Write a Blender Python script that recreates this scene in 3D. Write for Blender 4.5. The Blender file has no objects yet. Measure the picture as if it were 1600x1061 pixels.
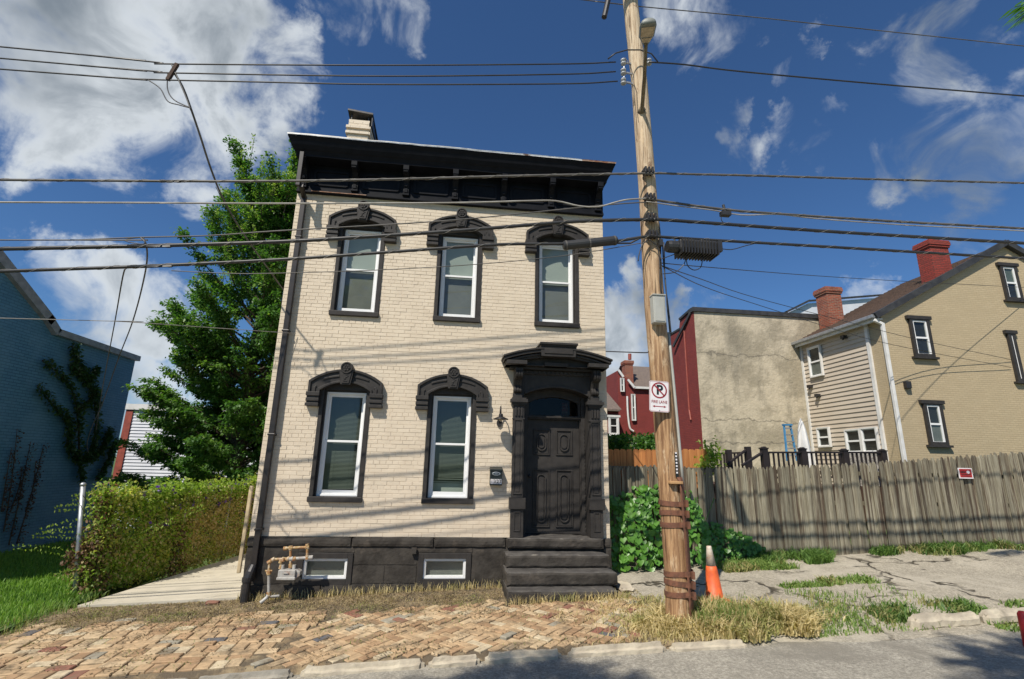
import bpy, bmesh, math, random
import numpy as np
from mathutils import Vector, Matrix, noise as mn
random.seed(7); rng = np.random.default_rng(7)
S = bpy.context.scene
COL = S.collection
# ------------------------------------------------------------------ camera
W0, H0 = 1600.0, 1061.0
FPX = 777.56
CAM = Vector((3.1686, -8.9934, 1.2299))
YAW, PITCH, ROLL = (math.radians(a) for a in (6.5076, 14.0027, 1.3036))
_f = Vector((math.sin(YAW)*math.cos(PITCH), math.cos(YAW)*math.cos(PITCH), math.sin(PITCH)))
_r = Vector((math.cos(YAW), -math.sin(YAW), 0)); _u = _r.cross(_f)
CR = math.cos(ROLL)*_r + math.sin(ROLL)*_u
CU = -math.sin(ROLL)*_r + math.cos(ROLL)*_u
cam = bpy.data.cameras.new('camera'); camo = bpy.data.objects.new('camera', cam); COL.objects.link(camo)
cam.sensor_fit = 'HORIZONTAL'; cam.sensor_width = 36.0; cam.lens = 36.0*FPX/W0
cam.clip_start = 0.05; cam.clip_end = 3000
camo.matrix_world = Matrix((( CR.x, CU.x, -_f.x, CAM.x), (CR.y, CU.y, -_f.y, CAM.y), (CR.z, CU.z, -_f.z, CAM.z), (0, 0, 0, 1)))
S.camera = camo
def ray(px, py): return _f + CR*((px-800)/FPX) - CU*((py-530.5)/FPX)
def PX(px, py, Y):
    d = ray(px, py); return CAM + d*((Y-CAM.y)/d.y)
def proj(p):
    d = Vector(p)-CAM; z = d.dot(_f)
    return (800+FPX*d.dot(CR)/z, 530.5-FPX*d.dot(CU)/z, z)
# ------------------------------------------------------------------ light
S.view_settings.view_transform = 'Standard'; S.view_settings.look = 'None'
S.view_settings.exposure = 0.25; S.view_settings.gamma = 1.0
try: S.view_settings.use_curve_mapping = False
except Exception: pass
SUND = Vector((0.76, 1.0, -1.50)).normalized()
sun_el = math.asin(-SUND.z); sun_az = math.atan2(-SUND.x, -SUND.y)   # azimuth of the sun from +Y towards +X
sl = bpy.data.lights.new('sun', 'SUN'); sl.energy = 4.6; sl.angle = math.radians(0.53); sl.color = (1.0, 0.93, 0.82)
so = bpy.data.objects.new('sun', sl); COL.objects.link(so)
so.rotation_euler = SUND.to_track_quat('-Z', 'Y').to_euler(); so.location = (-10, -15, 20)

world = bpy.data.worlds.new('World'); S.world = world; world.use_nodes = True
def N(nt, typ, **kw):
    n = nt.nodes.new(typ)
    for k, v in kw.items():
        if k.startswith('i_'):
            n.inputs[k[2:]].default_value = v
        else: setattr(n, k, v)
    return n
def math_node(nt, op, a, b=None, clamp=False):
    n = nt.nodes.new('ShaderNodeMath'); n.operation = op; n.use_clamp = clamp
    for i, v in enumerate((a, b)):
        if v is None: continue
        if isinstance(v, (int, float)): n.inputs[i].default_value = v
        else: nt.links.new(v, n.inputs[i])
    return n.outputs[0]
def maprange(nt, v, a, b, c=0.0, d=1.0, smooth=True):
    n = nt.nodes.new('ShaderNodeMapRange'); n.interpolation_type = 'SMOOTHSTEP' if smooth else 'LINEAR'
    nt.links.new(v, n.inputs['Value'])
    for k, x in (('From Min', a), ('From Max', b), ('To Min', c), ('To Max', d)): n.inputs[k].default_value = x
    return n.outputs['Result']
def mixcol(nt, fac, a, b, blend='MIX'):
    n = nt.nodes.new('ShaderNodeMix'); n.data_type = 'RGBA'; n.blend_type = blend
    for k, v in ((0, fac), (6, a), (7, b)):
        if isinstance(v, (int, float)): n.inputs[k].default_value = v
        elif isinstance(v, (tuple, list)): n.inputs[k].default_value = (*v, 1) if len(v) == 3 else v
        else: nt.links.new(v, n.inputs[k])
    return n.outputs[2]
def build_world():
    nt = world.node_tree; nt.nodes.clear()
    out = N(nt, 'ShaderNodeOutputWorld'); bg = N(nt, 'ShaderNodeBackground')
    bg.inputs['Strength'].default_value = 0.12
    nt.links.new(bg.outputs[0], out.inputs[0])
    sky = N(nt, 'ShaderNodeTexSky', sky_type='NISHITA'); sky.sun_disc = False
    sky.sun_elevation = sun_el; sky.sun_rotation = sun_az
    sky.altitude = 300; sky.air_density = 1.0; sky.dust_density = 0.3; sky.ozone_density = 3.0
    tint = mixcol(nt, 1.0, sky.outputs[0], (0.36, 0.53, 0.70), 'MULTIPLY')
    tc = N(nt, 'ShaderNodeTexCoord')
    d = tc.outputs['Generated']
    sep = N(nt, 'ShaderNodeSeparateXYZ'); nt.links.new(d, sep.inputs[0])
    # warp the direction so that blob outlines are ragged
    nz = N(nt, 'ShaderNodeTexNoise'); nz.inputs['Scale'].default_value = 7; nz.inputs['Detail'].default_value = 7; nz.inputs['Roughness'].default_value = 0.62
    nt.links.new(d, nz.inputs['Vector'])
    vs = N(nt, 'ShaderNodeVectorMath', operation='SUBTRACT'); nt.links.new(nz.outputs['Color'], vs.inputs[0]); vs.inputs[1].default_value = (.5, .5, .5)
    vm = N(nt, 'ShaderNodeVectorMath', operation='SCALE'); nt.links.new(vs.outputs[0], vm.inputs[0]); vm.inputs['Scale'].default_value = 0.30
    va = N(nt, 'ShaderNodeVectorMath', operation='ADD'); nt.links.new(d, va.inputs[0]); nt.links.new(vm.outputs[0], va.inputs[1])
    vn = N(nt, 'ShaderNodeVectorMath', operation='NORMALIZE'); nt.links.new(va.outputs[0], vn.inputs[0])
    blobs = [ # centre of each cloud in the picture, radius, weight
        (20, 60, 150, 1.0), (150, 50, 170, 1.1), (290, 60, 150, 1.0), (400, 80, 95, .8), (180, 160, 100, .8), (270, 215, 85, .72), (330, 240, 50, .6), (90, 120, 100, .75), (455, 130, 60, .5),
        (120, 450, 70, .7), (190, 430, 75, .8), (250, 480, 80, .8), (110, 520, 60, .8), (180, 550, 80, .8), (240, 600, 70, .7), (170, 500, 80, .8),
        (975, 500, 75, 1.), (1040, 480, 60, .9), (940, 570, 80, .9), (1020, 560, 80, .9), (1000, 450, 30, .6), (1110, 470, 30, .4), (1340, 490, 60, .7),
        (1150, 185, 38, .52), (1180, 235, 50, .5), (1240, 95, 35, .4), (1265, 205, 50, .52), (1300, 225, 45, .5), (1390, 150, 80, .34), (1420, 215, 80, .36),
        (1370, 250, 60, .45), (1580, 190, 70, .44), (1460, 90, 60, .35), (1095, 45, 60, .45), (1060, 15, 50, .5), (600, 50, 50, .42), (560, 20, 60, .4), (1550, 270, 60, .3)]
    tot = None
    for px, py, rr, w in blobs:
        v = ray(px, py).normalized()
        c = math.cos(rr/FPX*0.75)
        dt = N(nt, 'ShaderNodeVectorMath', operation='DOT_PRODUCT'); nt.links.new(vn.outputs[0], dt.inputs[0]); dt.inputs[1].default_value = v
        m = maprange(nt, dt.outputs['Value'], 1-(1-c)*2.6, 1-(1-c)*.05, 0, w)
        tot = m if tot is None else math_node(nt, 'MAXIMUM', tot, m)
    # broken cloud over the rest of the sky, outside the picture
    beh = N(nt, 'ShaderNodeVectorMath', operation='DOT_PRODUCT'); nt.links.new(d, beh.inputs[0]); beh.inputs[1].default_value = _f
    bmask = maprange(nt, beh.outputs['Value'], 0.62, 0.3, 0, 0.62)
    nb = N(nt, 'ShaderNodeTexNoise'); nb.inputs['Scale'].default_value = 2.2; nb.inputs['Detail'].default_value = 6; nt.links.new(d, nb.inputs['Vector'])
    nbm = maprange(nt, nb.outputs['Fac'], .46, .66, 0, 1)
    tot = math_node(nt, 'MAXIMUM', tot, math_node(nt, 'MULTIPLY', bmask, nbm))
    n2 = N(nt, 'ShaderNodeTexNoise'); n2.inputs['Scale'].default_value = 9; n2.inputs['Detail'].default_value = 10; n2.inputs['Roughness'].default_value = .58; n2.inputs['Distortion'].default_value = .6
    nt.links.new(d, n2.inputs['Vector'])
    raw_d = dens = math_node(nt, 'ADD', tot, math_node(nt, 'MULTIPLY', math_node(nt, 'SUBTRACT', n2.outputs['Fac'], .5), 2.1))
    dens = math_node(nt, 'MULTIPLY', maprange(nt, dens, .30, 1.0, 0, .93), maprange(nt, tot, .02, .3, 0, 1))
    n3 = N(nt, 'ShaderNodeTexNoise'); n3.inputs['Scale'].default_value = 4.5; n3.inputs['Detail'].default_value = 5; n3.inputs['Roughness'].default_value = .5
    off = N(nt, 'ShaderNodeVectorMath', operation='ADD'); nt.links.new(d, off.inputs[0]); off.inputs[1].default_value = (1.3, .7, .33); nt.links.new(off.outputs[0], n3.inputs['Vector'])
    shade = math_node(nt, 'MULTIPLY', maprange(nt, n3.outputs['Fac'], .34, .60, .15, 1), maprange(nt, raw_d, .75, 1.5, 1, .30))
    ccol = mixcol(nt, shade, (1.2, 1.5, 1.8), (5.6, 5.95, 6.2))
    dark = maprange(nt, sep.outputs['Z'], .25, .75, 1.0, .82)
    res = mixcol(nt, dens, tint, mixcol(nt, 1.0, ccol, (.95, .95, .95), 'MULTIPLY'))
    nt.links.new(res, bg.inputs['Color'])
build_world()
# ------------------------------------------------------------------ materials
def new_mat(name):
    m = bpy.data.materials.new(name); m.use_nodes = True
    return m, m.node_tree, m.node_tree.nodes['Principled BSDF']
def pos(nt, scale=(1, 1, 1), obj=False):
    if obj: g = N(nt, 'ShaderNodeTexCoord').outputs['Object']
    else: g = N(nt, 'ShaderNodeNewGeometry').outputs['Position']
    mp = N(nt, 'ShaderNodeMapping'); mp.inputs['Scale'].default_value = scale
    nt.links.new(g, mp.inputs['Vector']); return mp.outputs[0]
def tex(nt, vec, scale, detail=5, rough=.55, dist=0):
    n = N(nt, 'ShaderNodeTexNoise'); n.inputs['Scale'].default_value = scale; n.inputs['Detail'].default_value = detail
    n.inputs['Roughness'].default_value = rough; n.inputs['Distortion'].default_value = dist
    nt.links.new(vec, n.inputs['Vector']); return n.outputs['Fac']
def bump(nt, b, h, strength=.3, dist=.01):
    n = N(nt, 'ShaderNodeBump'); n.inputs['Strength'].default_value = strength; n.inputs['Distance'].default_value = dist
    nt.links.new(h, n.inputs['Height'])
    nt.links.new(n.outputs[0], b.inputs['Normal']); return n
def M(name, col, rough=.8, col2=None, var=.5, scale=6, bscale=60, bst=.25, bd=.004, sc=(1, 1, 1), metal=0, spec=.5, dirt=None, dscale=1.5, dlo=.5, dhi=.75, dsc=(1, 1, 1), obj=False, contrast=(.35, .65)):
    m, nt, b = new_mat(name)
    p = pos(nt, sc, obj)
    if col2 is None: col2 = tuple(c*.72 for c in col)
    f = maprange(nt, tex(nt, p, scale), contrast[0], contrast[1], 0, var*2 if var < .5 else 1)
    c = mixcol(nt, f, col, col2)
    if dirt is not None:
        f2 = maprange(nt, tex(nt, pos(nt, dsc, obj), dscale, 7, .65), dlo, dhi)
        c = mixcol(nt, f2, c, dirt)
    nt.links.new(c, b.inputs['Base Color']); b.inputs['Roughness'].default_value = rough; b.inputs['Metallic'].default_value = metal
    b.inputs['Specular IOR Level'].default_value = spec
    bump(nt, b, tex(nt, p, bscale, 4), bst, bd)
    return m
mats = {}
mats['cream'] = M('painted_brick', (.65, .555, .425), .65, (.61, .515, .39), scale=3.5, bscale=45, bst=.35, bd=.006, dirt=(.50, .41, .30), dscale=2.2, dlo=.56, dhi=.85)
mats['mortar'] = M('painted_mortar', (.62, .53, .42), .8, (.58, .49, .385), scale=9, bscale=60)
mats['black'] = M('black_trim_paint', (.033, .030, .028), .5, (.044, .040, .037), scale=7, bscale=30, bst=.3, bd=.004, spec=.22, dirt=(.055, .047, .040), dscale=5, dlo=.55, dhi=.8)
mats['blackstone'] = M('black_painted_stone', (.034, .030, .026), .75, (.062, .055, .047), scale=4, bscale=22, bst=.7, bd=.012, spec=.15, dirt=(.12, .10, .08), dscale=3, dlo=.55, dhi=.82)
mats['steptread'] = M('worn_black_stone', (.05, .045, .041), .8, (.085, .078, .070), scale=5, bscale=26, bst=.7, bd=.012, dirt=(.2, .18, .15), dscale=4, dlo=.58, dhi=.8)
mats['cornice'] = M('navy_black_cornice', (.007, .008, .011), .6, (.010, .011, .015), scale=6, bst=.15, spec=.12)
mats['flash'] = M('white_flashing', (.72, .71, .68), .5, (.5, .49, .46), scale=8, dirt=(.16, .07, .03), dscale=2.5, dlo=.62, dhi=.7)
mats['rustflash'] = M('rusty_flashing', (.20, .085, .04), .8, (.30, .2, .14), scale=14)
mats['vinyl'] = M('white_vinyl', (.80, .80, .79), .35, (.76, .76, .75), scale=3, bst=.02)
mats['whitepaint'] = M('white_paint', (.72, .71, .68), .5, (.62, .61, .58), scale=3, bst=.05)
mats['metal'] = M('galvanised_metal', (.42, .44, .46), .45, (.32, .33, .34), scale=12, metal=.6, bst=.1)
mats['darkmetal'] = M('dark_metal', (.028, .028, .03), .4, (.045, .04, .038), scale=15, metal=.3, bst=.1)
mats['spout'] = M('downspout_metal', (.016, .013, .012), .4, (.026, .02, .017), scale=6, bst=.08)
mats['rustpipe'] = M('rusty_gas_pipe', (.42, .30, .13), .7, (.30, .13, .05), scale=22, bscale=80, dirt=(.5, .42, .3), dscale=14, dlo=.5, dhi=.6)
mats['greymeter'] = M('grey_meter_paint', (.42, .41, .38), .5, (.32, .30, .27), scale=14, dirt=(.3, .13, .06), dscale=7, dlo=.6, dhi=.7)
mats['shade'] = M('roller_shade', (.52, .55, .51), .9, (.47, .50, .46), scale=2, bst=.02)
mats['curtain'] = M('grey_shade', (.25, .25, .235), .9, (.21, .21, .20), scale=3, bst=.02)
mats['blind'] = M('blind_slat', (.18, .205, .18), .6, (.155, .18, .155), scale=2, bst=.02)
mats['interior'] = M('dark_interior', (.03, .03, .03), 1, bst=0)
mats['asphalt_roof'] = M('roof_felt', (.08, .08, .08), .9)
mats['redbrickdark'] = None
def glass(name, tint=(.70, .74, .71), refl=.05):
    m = bpy.data.materials.new(name); m.use_nodes = True; nt = m.node_tree; nt.nodes.clear()
    o = N(nt, 'ShaderNodeOutputMaterial'); t = N(nt, 'ShaderNodeBsdfTransparent'); t.inputs[0].default_value = (*tint, 1)
    g = N(nt, 'ShaderNodeBsdfGlossy'); g.inputs['Roughness'].default_value = .03; g.inputs[0].default_value = (.9, .95, 1, 1)
    lw_ = N(nt, 'ShaderNodeLayerWeight'); lw_.inputs[0].default_value = .5
    f = math_node(nt, 'ADD', math_node(nt, 'MULTIPLY', math_node(nt, 'POWER', lw_.outputs['Facing'], 4.0), .7), refl, True)
    mx = N(nt, 'ShaderNodeMixShader'); nt.links.new(f, mx.inputs[0]); nt.links.new(t.outputs[0], mx.inputs[1]); nt.links.new(g.outputs[0], mx.inputs[2])
    nt.links.new(mx.outputs[0], o.inputs[0]); return m
mats['glass'] = glass('window_glass'); mats['glassdark'] = glass('dark_transom_glass', (.5, .5, .5), .015)
def leafmat(name, a, b, c=None, trans=.35, rough=.5):
    m, nt, p = new_mat(name)
    g = N(nt, 'ShaderNodeNewGeometry')
    f = g.outputs['Random Per Island']
    big = tex(nt, pos(nt), 1.3, 3)
    col = mixcol(nt, f, a, b)
    if c: col = mixcol(nt, math_node(nt, 'MULTIPLY', maprange(nt, big, .48, .62), math_node(nt, 'GREATER_THAN', f, .35)), col, c)
    nt.links.new(col, p.inputs['Base Color']); p.inputs['Roughness'].default_value = rough
    tr = N(nt, 'ShaderNodeBsdfTranslucent'); nt.links.new(mixcol(nt, 1, col, (1.3, 1.5, .6), 'MULTIPLY'), tr.inputs[0])
    mx = N(nt, 'ShaderNodeMixShader'); mx.inputs[0].default_value = trans
    nt.links.new(p.outputs[0], mx.inputs[1]); nt.links.new(tr.outputs[0], mx.inputs[2])
    nt.links.new(mx.outputs[0], nt.nodes['Material Output'].inputs[0]); return m
mats['leaf_tree'] = leafmat('tree_leaf', (.04, .11, .022), (.10, .22, .045), (.17, .29, .06), .45)
mats['leaf_young'] = leafmat('young_leaf', (.22, .33, .05), (.33, .42, .08), None, .45)
mats['leaf_vine'] = leafmat('vine_leaf', (.05, .16, .02), (.12, .28, .04), None, .3, .38)
mats['leaf_fence'] = leafmat('fence_vine_leaf', (.20, .31, .05), (.38, .48, .10), (.52, .50, .15), .55)
mats['leaf_dry'] = leafmat('dry_vine_leaf', (.42, .31, .16), (.60, .48, .26), (.33, .38, .10), .5)
mats['leaf_brown'] = leafmat('dead_vine_leaf', (.10, .045, .025), (.20, .12, .06), None, .2)
mats['leaf_wall'] = leafmat('wall_ivy_leaf', (.025, .06, .015), (.055, .11, .03), None, .3)
mats['leaf_walldry'] = leafmat('wall_dry_ivy_leaf', (.04, .02, .02), (.10, .06, .04), None, .2)
mats['grass'] = leafmat('green_grass', (.11, .24, .03), (.25, .40, .06), None, .35, .6)
mats['grass_dry'] = leafmat('dry_grass', (.40, .31, .15), (.74, .61, .33), (.36, .35, .13), .3, .7)
mats['grass_litter'] = leafmat('straw_litter', (.17, .12, .06), (.52, .42, .22), (.28, .32, .08), .25, .8)
mats['grass_mid'] = leafmat('rough_grass', (.06, .14, .025), (.16, .26, .05), (.30, .28, .11), .3, .6)
mats['litter'] = leafmat('dead_leaf_crumb', (.09, .06, .03), (.30, .22, .12), (.14, .13, .05), .1, .9)
mats['grass_weed'] = leafmat('weed_grass', (.11, .21, .04), (.25, .33, .08), (.36, .32, .13), .3, .6)
mats['flower'] = leafmat('morning_glory_petal', (.08, .03, .22), (.14, .06, .35), None, .3)
mats['bark'] = M('tree_bark', (.11, .085, .06), .9, (.06, .045, .035), scale=20, sc=(1, 1, .2), bscale=30, bst=.8, bd=.02)
def wood(name, a, b, c=None, grain=60, streak=.08, rough=.85, obj=True, knots=False, bst=.6, rand=.0):
    m, nt, p = new_mat(name)
    v = pos(nt, (1, 1, streak), obj)
    if obj:
        oi = N(nt, 'ShaderNodeObjectInfo'); vv = N(nt, 'ShaderNodeVectorMath', operation='ADD')
        sc = N(nt, 'ShaderNodeVectorMath', operation='SCALE'); sc.inputs[0].default_value = (7, 5, 3); nt.links.new(oi.outputs['Random'], sc.inputs['Scale'])
        nt.links.new(v, vv.inputs[0]); nt.links.new(sc.outputs[0], vv.inputs[1]); v = vv.outputs[0]
    f = maprange(nt, tex(nt, v, grain, 4, .6), .35, .65)
    col = mixcol(nt, f, a, b)
    if c: col = mixcol(nt, maprange(nt, tex(nt, v, grain*.22, 5, .7), .47, .62), col, c)
    if rand and obj:
        hsv = N(nt, 'ShaderNodeHueSaturation'); nt.links.new(col, hsv.inputs['Color'])
        nt.links.new(maprange(nt, oi.outputs['Random'], 0, 1, 1-rand, 1+rand, False), hsv.inputs['Value']); col = hsv.outputs[0]
    nt.links.new(col, p.inputs['Base Color']); p.inputs['Roughness'].default_value = rough
    bump(nt, p, tex(nt, v, grain, 5, .65), bst, .006); return m
def polewood():
    m, nt, p = new_mat('utility_pole_wood')
    v = pos(nt, (1, 1, .05)); g = pos(nt)
    f = maprange(nt, tex(nt, v, 34, 6, .7, .4), .36, .64)
    low = mixcol(nt, f, (.46, .28, .14), (.19, .095, .042)); high = mixcol(nt, f, (.66, .54, .38), (.36, .25, .15))
    sp = N(nt, 'ShaderNodeSeparateXYZ'); nt.links.new(g, sp.inputs[0])
    c = mixcol(nt, maprange(nt, sp.outputs['Z'], 1.5, 7.5), low, high)
    c = mixcol(nt, maprange(nt, tex(nt, pos(nt, (1, 1, .3)), 6, 6, .7), .52, .66), c, (.62, .47, .30))
    kn = maprange(nt, tex(nt, pos(nt, (1, 1, .6)), 4.3, 5, .75, .8), .60, .68)
    c = mixcol(nt, math_node(nt, 'MULTIPLY', kn, .8), c, (.15, .07, .035))
    cr = maprange(nt, tex(nt, pos(nt, (1, 1, .022)), 22, 3, .5), .63, .66)
    c = mixcol(nt, math_node(nt, 'MULTIPLY', cr, .8), c, (.07, .035, .018))
    nt.links.new(c, p.inputs['Base Color']); p.inputs['Roughness'].default_value = .85
    h = math_node(nt, 'SUBTRACT', tex(nt, v, 34, 6, .7, .4), math_node(nt, 'MULTIPLY', cr, .7))
    bump(nt, p, h, .9, .012); return m
mats['picket'] = wood('weathered_picket', (.28, .255, .185), (.155, .135, .09), (.07, .048, .03), 40, .045, rand=.38)
mats['orangewood'] = wood('cedar_board', (.50, .21, .065), (.38, .14, .04), None, 30, .06, rand=.18)
mats['polewood'] = polewood()
mats['darkwood'] = wood('dark_wood', (.07, .035, .02), (.04, .02, .012), None, 30, .07)
mats['rust'] = M('rusted_steel', (.18, .075, .042), .85, (.11, .05, .03), scale=18, bscale=60, bst=.4, dirt=(.22, .09, .04), dscale=7)
mats['concrete'] = M('path_concrete', (.54, .49, .39), .85, (.46, .42, .33), scale=2.5, bscale=70, bst=.25, dirt=(.33, .29, .22), dscale=1.7, dlo=.6, dhi=.9)
mats['curb'] = M('curb_stone', (.50, .44, .33), .85, (.36, .31, .235), scale=5, bscale=30, bst=.6, bd=.01, dirt=(.22, .19, .14), dscale=3.2, dlo=.55, dhi=.75)
mats['curbgrey'] = M('old_curb_concrete', (.33, .30, .245), .9, (.25, .23, .19), scale=5, bscale=30, bst=.6, bd=.01, dirt=(.15, .125, .09), dscale=3, dlo=.5, dhi=.75)
mats['dirt'] = M('dry_soil', (.21, .15, .085), .95, (.30, .235, .14), scale=7, bscale=45, bst=.8, bd=.02, dirt=(.11, .085, .055), dscale=4, dlo=.4, dhi=.6)
mats['lawnsoil'] = M('lawn_soil', (.06, .10, .025), .95, (.09, .15, .03), scale=9, bscale=60, bst=.8, bd=.02)
def asphalt(name, base, base2, patch, cracks=True, fine=260):
    m, nt, p = new_mat(name)
    v = pos(nt)
    f1 = maprange(nt, tex(nt, v, 1.1, 6, .6), .38, .64)
    c = mixcol(nt, f1, base, base2)
    f2 = maprange(nt, tex(nt, v, 30, 6, .9), .40, .60)
    c = mixcol(nt, f2, tuple(x*.55 for x in base), tuple(x*1.5 for x in base)); c = mixcol(nt, .3, c, mixcol(nt, f1, base, base2))
    f4 = maprange(nt, tex(nt, v, 7, 7, .85), .42, .60); c = mixcol(nt, math_node(nt, 'MULTIPLY', f4, .42), c, tuple(x*.5 for x in base))
    f3 = maprange(nt, tex(nt, v, .55, 6, .7, .5), .52, .68)
    c = mixcol(nt, math_node(nt, 'MULTIPLY', f3, .7), c, patch)
    h = tex(nt, v, 34, 5, .85)
    if cracks:
        vo = N(nt, 'ShaderNodeTexVoronoi', feature='DISTANCE_TO_EDGE'); vo.inputs['Scale'].default_value = .42
        nn = N(nt, 'ShaderNodeTexNoise'); nn.inputs['Scale'].default_value = 1.6; nn.inputs['Detail'].default_value = 6; nt.links.new(v, nn.inputs['Vector'])
        ad = N(nt, 'ShaderNodeVectorMath', operation='ADD'); sc = N(nt, 'ShaderNodeVectorMath', operation='SCALE'); sc.inputs['Scale'].default_value = 1.1
        nt.links.new(nn.outputs['Color'], sc.inputs[0]); nt.links.new(v, ad.inputs[0]); nt.links.new(sc.outputs[0], ad.inputs[1]); nt.links.new(ad.outputs[0], vo.inputs['Vector'])
        cr = maprange(nt, vo.outputs['Distance'], .004, .018, 1, 0)
        vis = maprange(nt, tex(nt, v, .9, 3), .44, .56)
        cr = math_node(nt, 'MULTIPLY', cr, vis)
        c = mixcol(nt, cr, c, (.075, .064, .045))
        h = math_node(nt, 'SUBTRACT', h, math_node(nt, 'MULTIPLY', cr, 3))
    nt.links.new(c, p.inputs['Base Color']); p.inputs['Roughness'].default_value = .92; p.inputs['Specular IOR Level'].default_value = .25
    bump(nt, p, h, .9, .02); return m
mats['lot'] = asphalt('lot_asphalt', (.43, .385, .30), (.27, .24, .19), (.52, .47, .375))
mats['road'] = asphalt('road_asphalt', (.40, .37, .305), (.30, .275, .23), (.24, .22, .18), False, 110)
def brickwall(name, c1, c2, mort, sx=.21, sy=.07, axis='XZ', bst=.6, msize=.012, dirt=None):
    m, nt, p = new_mat(name)
    g = N(nt, 'ShaderNodeNewGeometry').outputs['Position']
    sep = N(nt, 'ShaderNodeSeparateXYZ'); nt.links.new(g, sep.inputs[0]); cmb = N(nt, 'ShaderNodeCombineXYZ')
    # side walls run along Y, front walls along X: x+y serves both
    h = math_node(nt, 'ADD', sep.outputs['X'], sep.outputs['Y'])
    nt.links.new(h, cmb.inputs[0]); nt.links.new(sep.outputs['Z'], cmb.inputs[1])
    bt = N(nt, 'ShaderNodeTexBrick'); nt.links.new(cmb.outputs[0], bt.inputs['Vector'])
    bt.inputs['Scale'].default_value = 1; bt.inputs['Brick Width'].default_value = sx; bt.inputs['Row Height'].default_value = sy
    bt.inputs['Mortar Size'].default_value = msize*.6; bt.inputs['Mortar Smooth'].default_value = .3
    bt.inputs['Color1'].default_value = (*c1, 1); bt.inputs['Color2'].default_value = (*c2, 1); bt.inputs['Mortar'].default_value = (*mort, 1)
    c = bt.outputs['Color']
    c = mixcol(nt, math_node(nt, 'MULTIPLY', maprange(nt, tex(nt, g, 1.4, 6, .65), .42, .70), .5), c, dirt or tuple(x*.6 for x in c1))
    nt.links.new(c, p.inputs['Base Color']); p.inputs['Roughness'].default_value = .8
    hh = math_node(nt, 'ADD', math_node(nt, 'MULTIPLY', bt.outputs['Fac'], -1), math_node(nt, 'MULTIPLY', tex(nt, g, 25, 4), .5))
    bump(nt, p, hh, bst, .012); return m
mats['blue'] = brickwall('blue_painted_brick', bst=1., c1=(.085, .24, .40), c2=(.07, .205, .35), mort=(.045, .14, .24), dirt=(.13, .29, .44))
mats['yellow'] = brickwall('tan_painted_brick', (.47, .375, .235), (.43, .34, .21), (.38, .30, .185), dirt=(.40, .32, .2))
mats['redbrick'] = brickwall('red_painted_brick', (.235, .035, .028), (.20, .030, .026), (.15, .026, .022))
mats['chimbrick'] = brickwall('red_brick', (.36, .085, .04), (.17, .045, .03), (.30, .20, .14), bst=1., msize=.02)
mats['stucco'] = None
def stucco():
    m, nt, p = new_mat('stained_stucco')
    v = pos(nt)
    c = mixcol(nt, maprange(nt, tex(nt, v, 1.1, 7, .62), .4, .62), (.52, .45, .33), (.33, .285, .205))
    st = maprange(nt, tex(nt, pos(nt, (1, 1, .22)), 1.5, 7, .7), .46, .66)
    c = mixcol(nt, math_node(nt, 'MULTIPLY', st, .55), c, (.19, .17, .13))
    sp = N(nt, 'ShaderNodeSeparateXYZ'); nt.links.new(v, sp.inputs[0])
    wob = math_node(nt, 'MULTIPLY', math_node(nt, 'SUBTRACT', tex(nt, v, 1.2, 6, .6), .5), .9)
    zz = math_node(nt, 'ADD', sp.outputs['Z'], wob)
    for z0 in (5.7, 3.1, 2.2):
        dz = math_node(nt, 'ABSOLUTE', math_node(nt, 'SUBTRACT', zz, z0))
        c = mixcol(nt, math_node(nt, 'MULTIPLY', maprange(nt, dz, .0, .05, 1, 0), .7), c, (.13, .115, .09))
    nt.links.new(c, p.inputs['Base Color']); p.inputs['Roughness'].default_value = .95
    bump(nt, p, tex(nt, v, 6, 6, .6), .7, .05); return m
mats['stucco'] = stucco()
mats['siding'] = M('beige_siding', (.52, .45, .36), .6, (.49, .42, .335), scale=2, bst=.05)
mats['sidingwhite'] = M('white_siding', (.62, .64, .68), .6, (.56, .58, .63), scale=2, bst=.05)
mats['redtrim'] = M('red_trim', (.32, .07, .045), .6)
mats['shingle'] = M('brown_shingle', (.135, .085, .06), .9, (.09, .06, .045), scale=9, bscale=24, bst=.8, bd=.02, sc=(1, 1, 3))
mats['greyshingle'] = M('grey_shingle', (.17, .13, .105), .9, (.12, .095, .08), scale=9, bscale=24, bst=.8, bd=.02)
mats['tar'] = M('tar_capping', (.025, .025, .028), .6, (.045, .045, .045), scale=4)
mats['cable'] = M('black_cable', (.022, .022, .024), .45, (.035, .034, .033), scale=3, bst=.05)
mats['cablegrey'] = M('aged_grey_cable', (.36, .34, .30), .6, (.25, .23, .2), scale=4, bst=.05)
mats['cablemid'] = M('weathered_cable', (.075, .070, .062), .5, (.12, .11, .10), scale=3, bst=.05)
mats['porcelain'] = M('grey_porcelain', (.40, .41, .42), .25, bst=.02)
mats['lampgrey'] = M('lamp_housing', (.22, .24, .22), .5, (.17, .18, .165), scale=7, bst=.05)
mats['lens'] = M('led_lens', (.50, .42, .30), .3, (.35, .29, .2), scale=12, bst=.1)
mats['arm'] = M('weathered_arm', (.21, .165, .10), .6, (.13, .10, .06), scale=12, metal=.3)
mats['bluepaint'] = M('blue_fibreglass', (.06, .23, .42), .5, (.05, .18, .33))
mats['orange'] = M('orange_cone_plastic', (.72, .13, .03), .55, (.60, .10, .03), scale=12, bst=.1, dirt=(.35, .10, .05), dscale=6, dlo=.62, dhi=.75)
mats['conewhite'] = M('faded_cone_band', (.66, .58, .48), .6, (.5, .4, .3), scale=12, dirt=(.55, .2, .1), dscale=9, dlo=.55, dhi=.7)
mats['signwhite'] = M('sign_white', (.78, .74, .74), .4, (.72, .68, .68), scale=8, bst=.02)
mats['signred'] = M('sign_red', (.33, .02, .03), .4, bst=.02)
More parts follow.
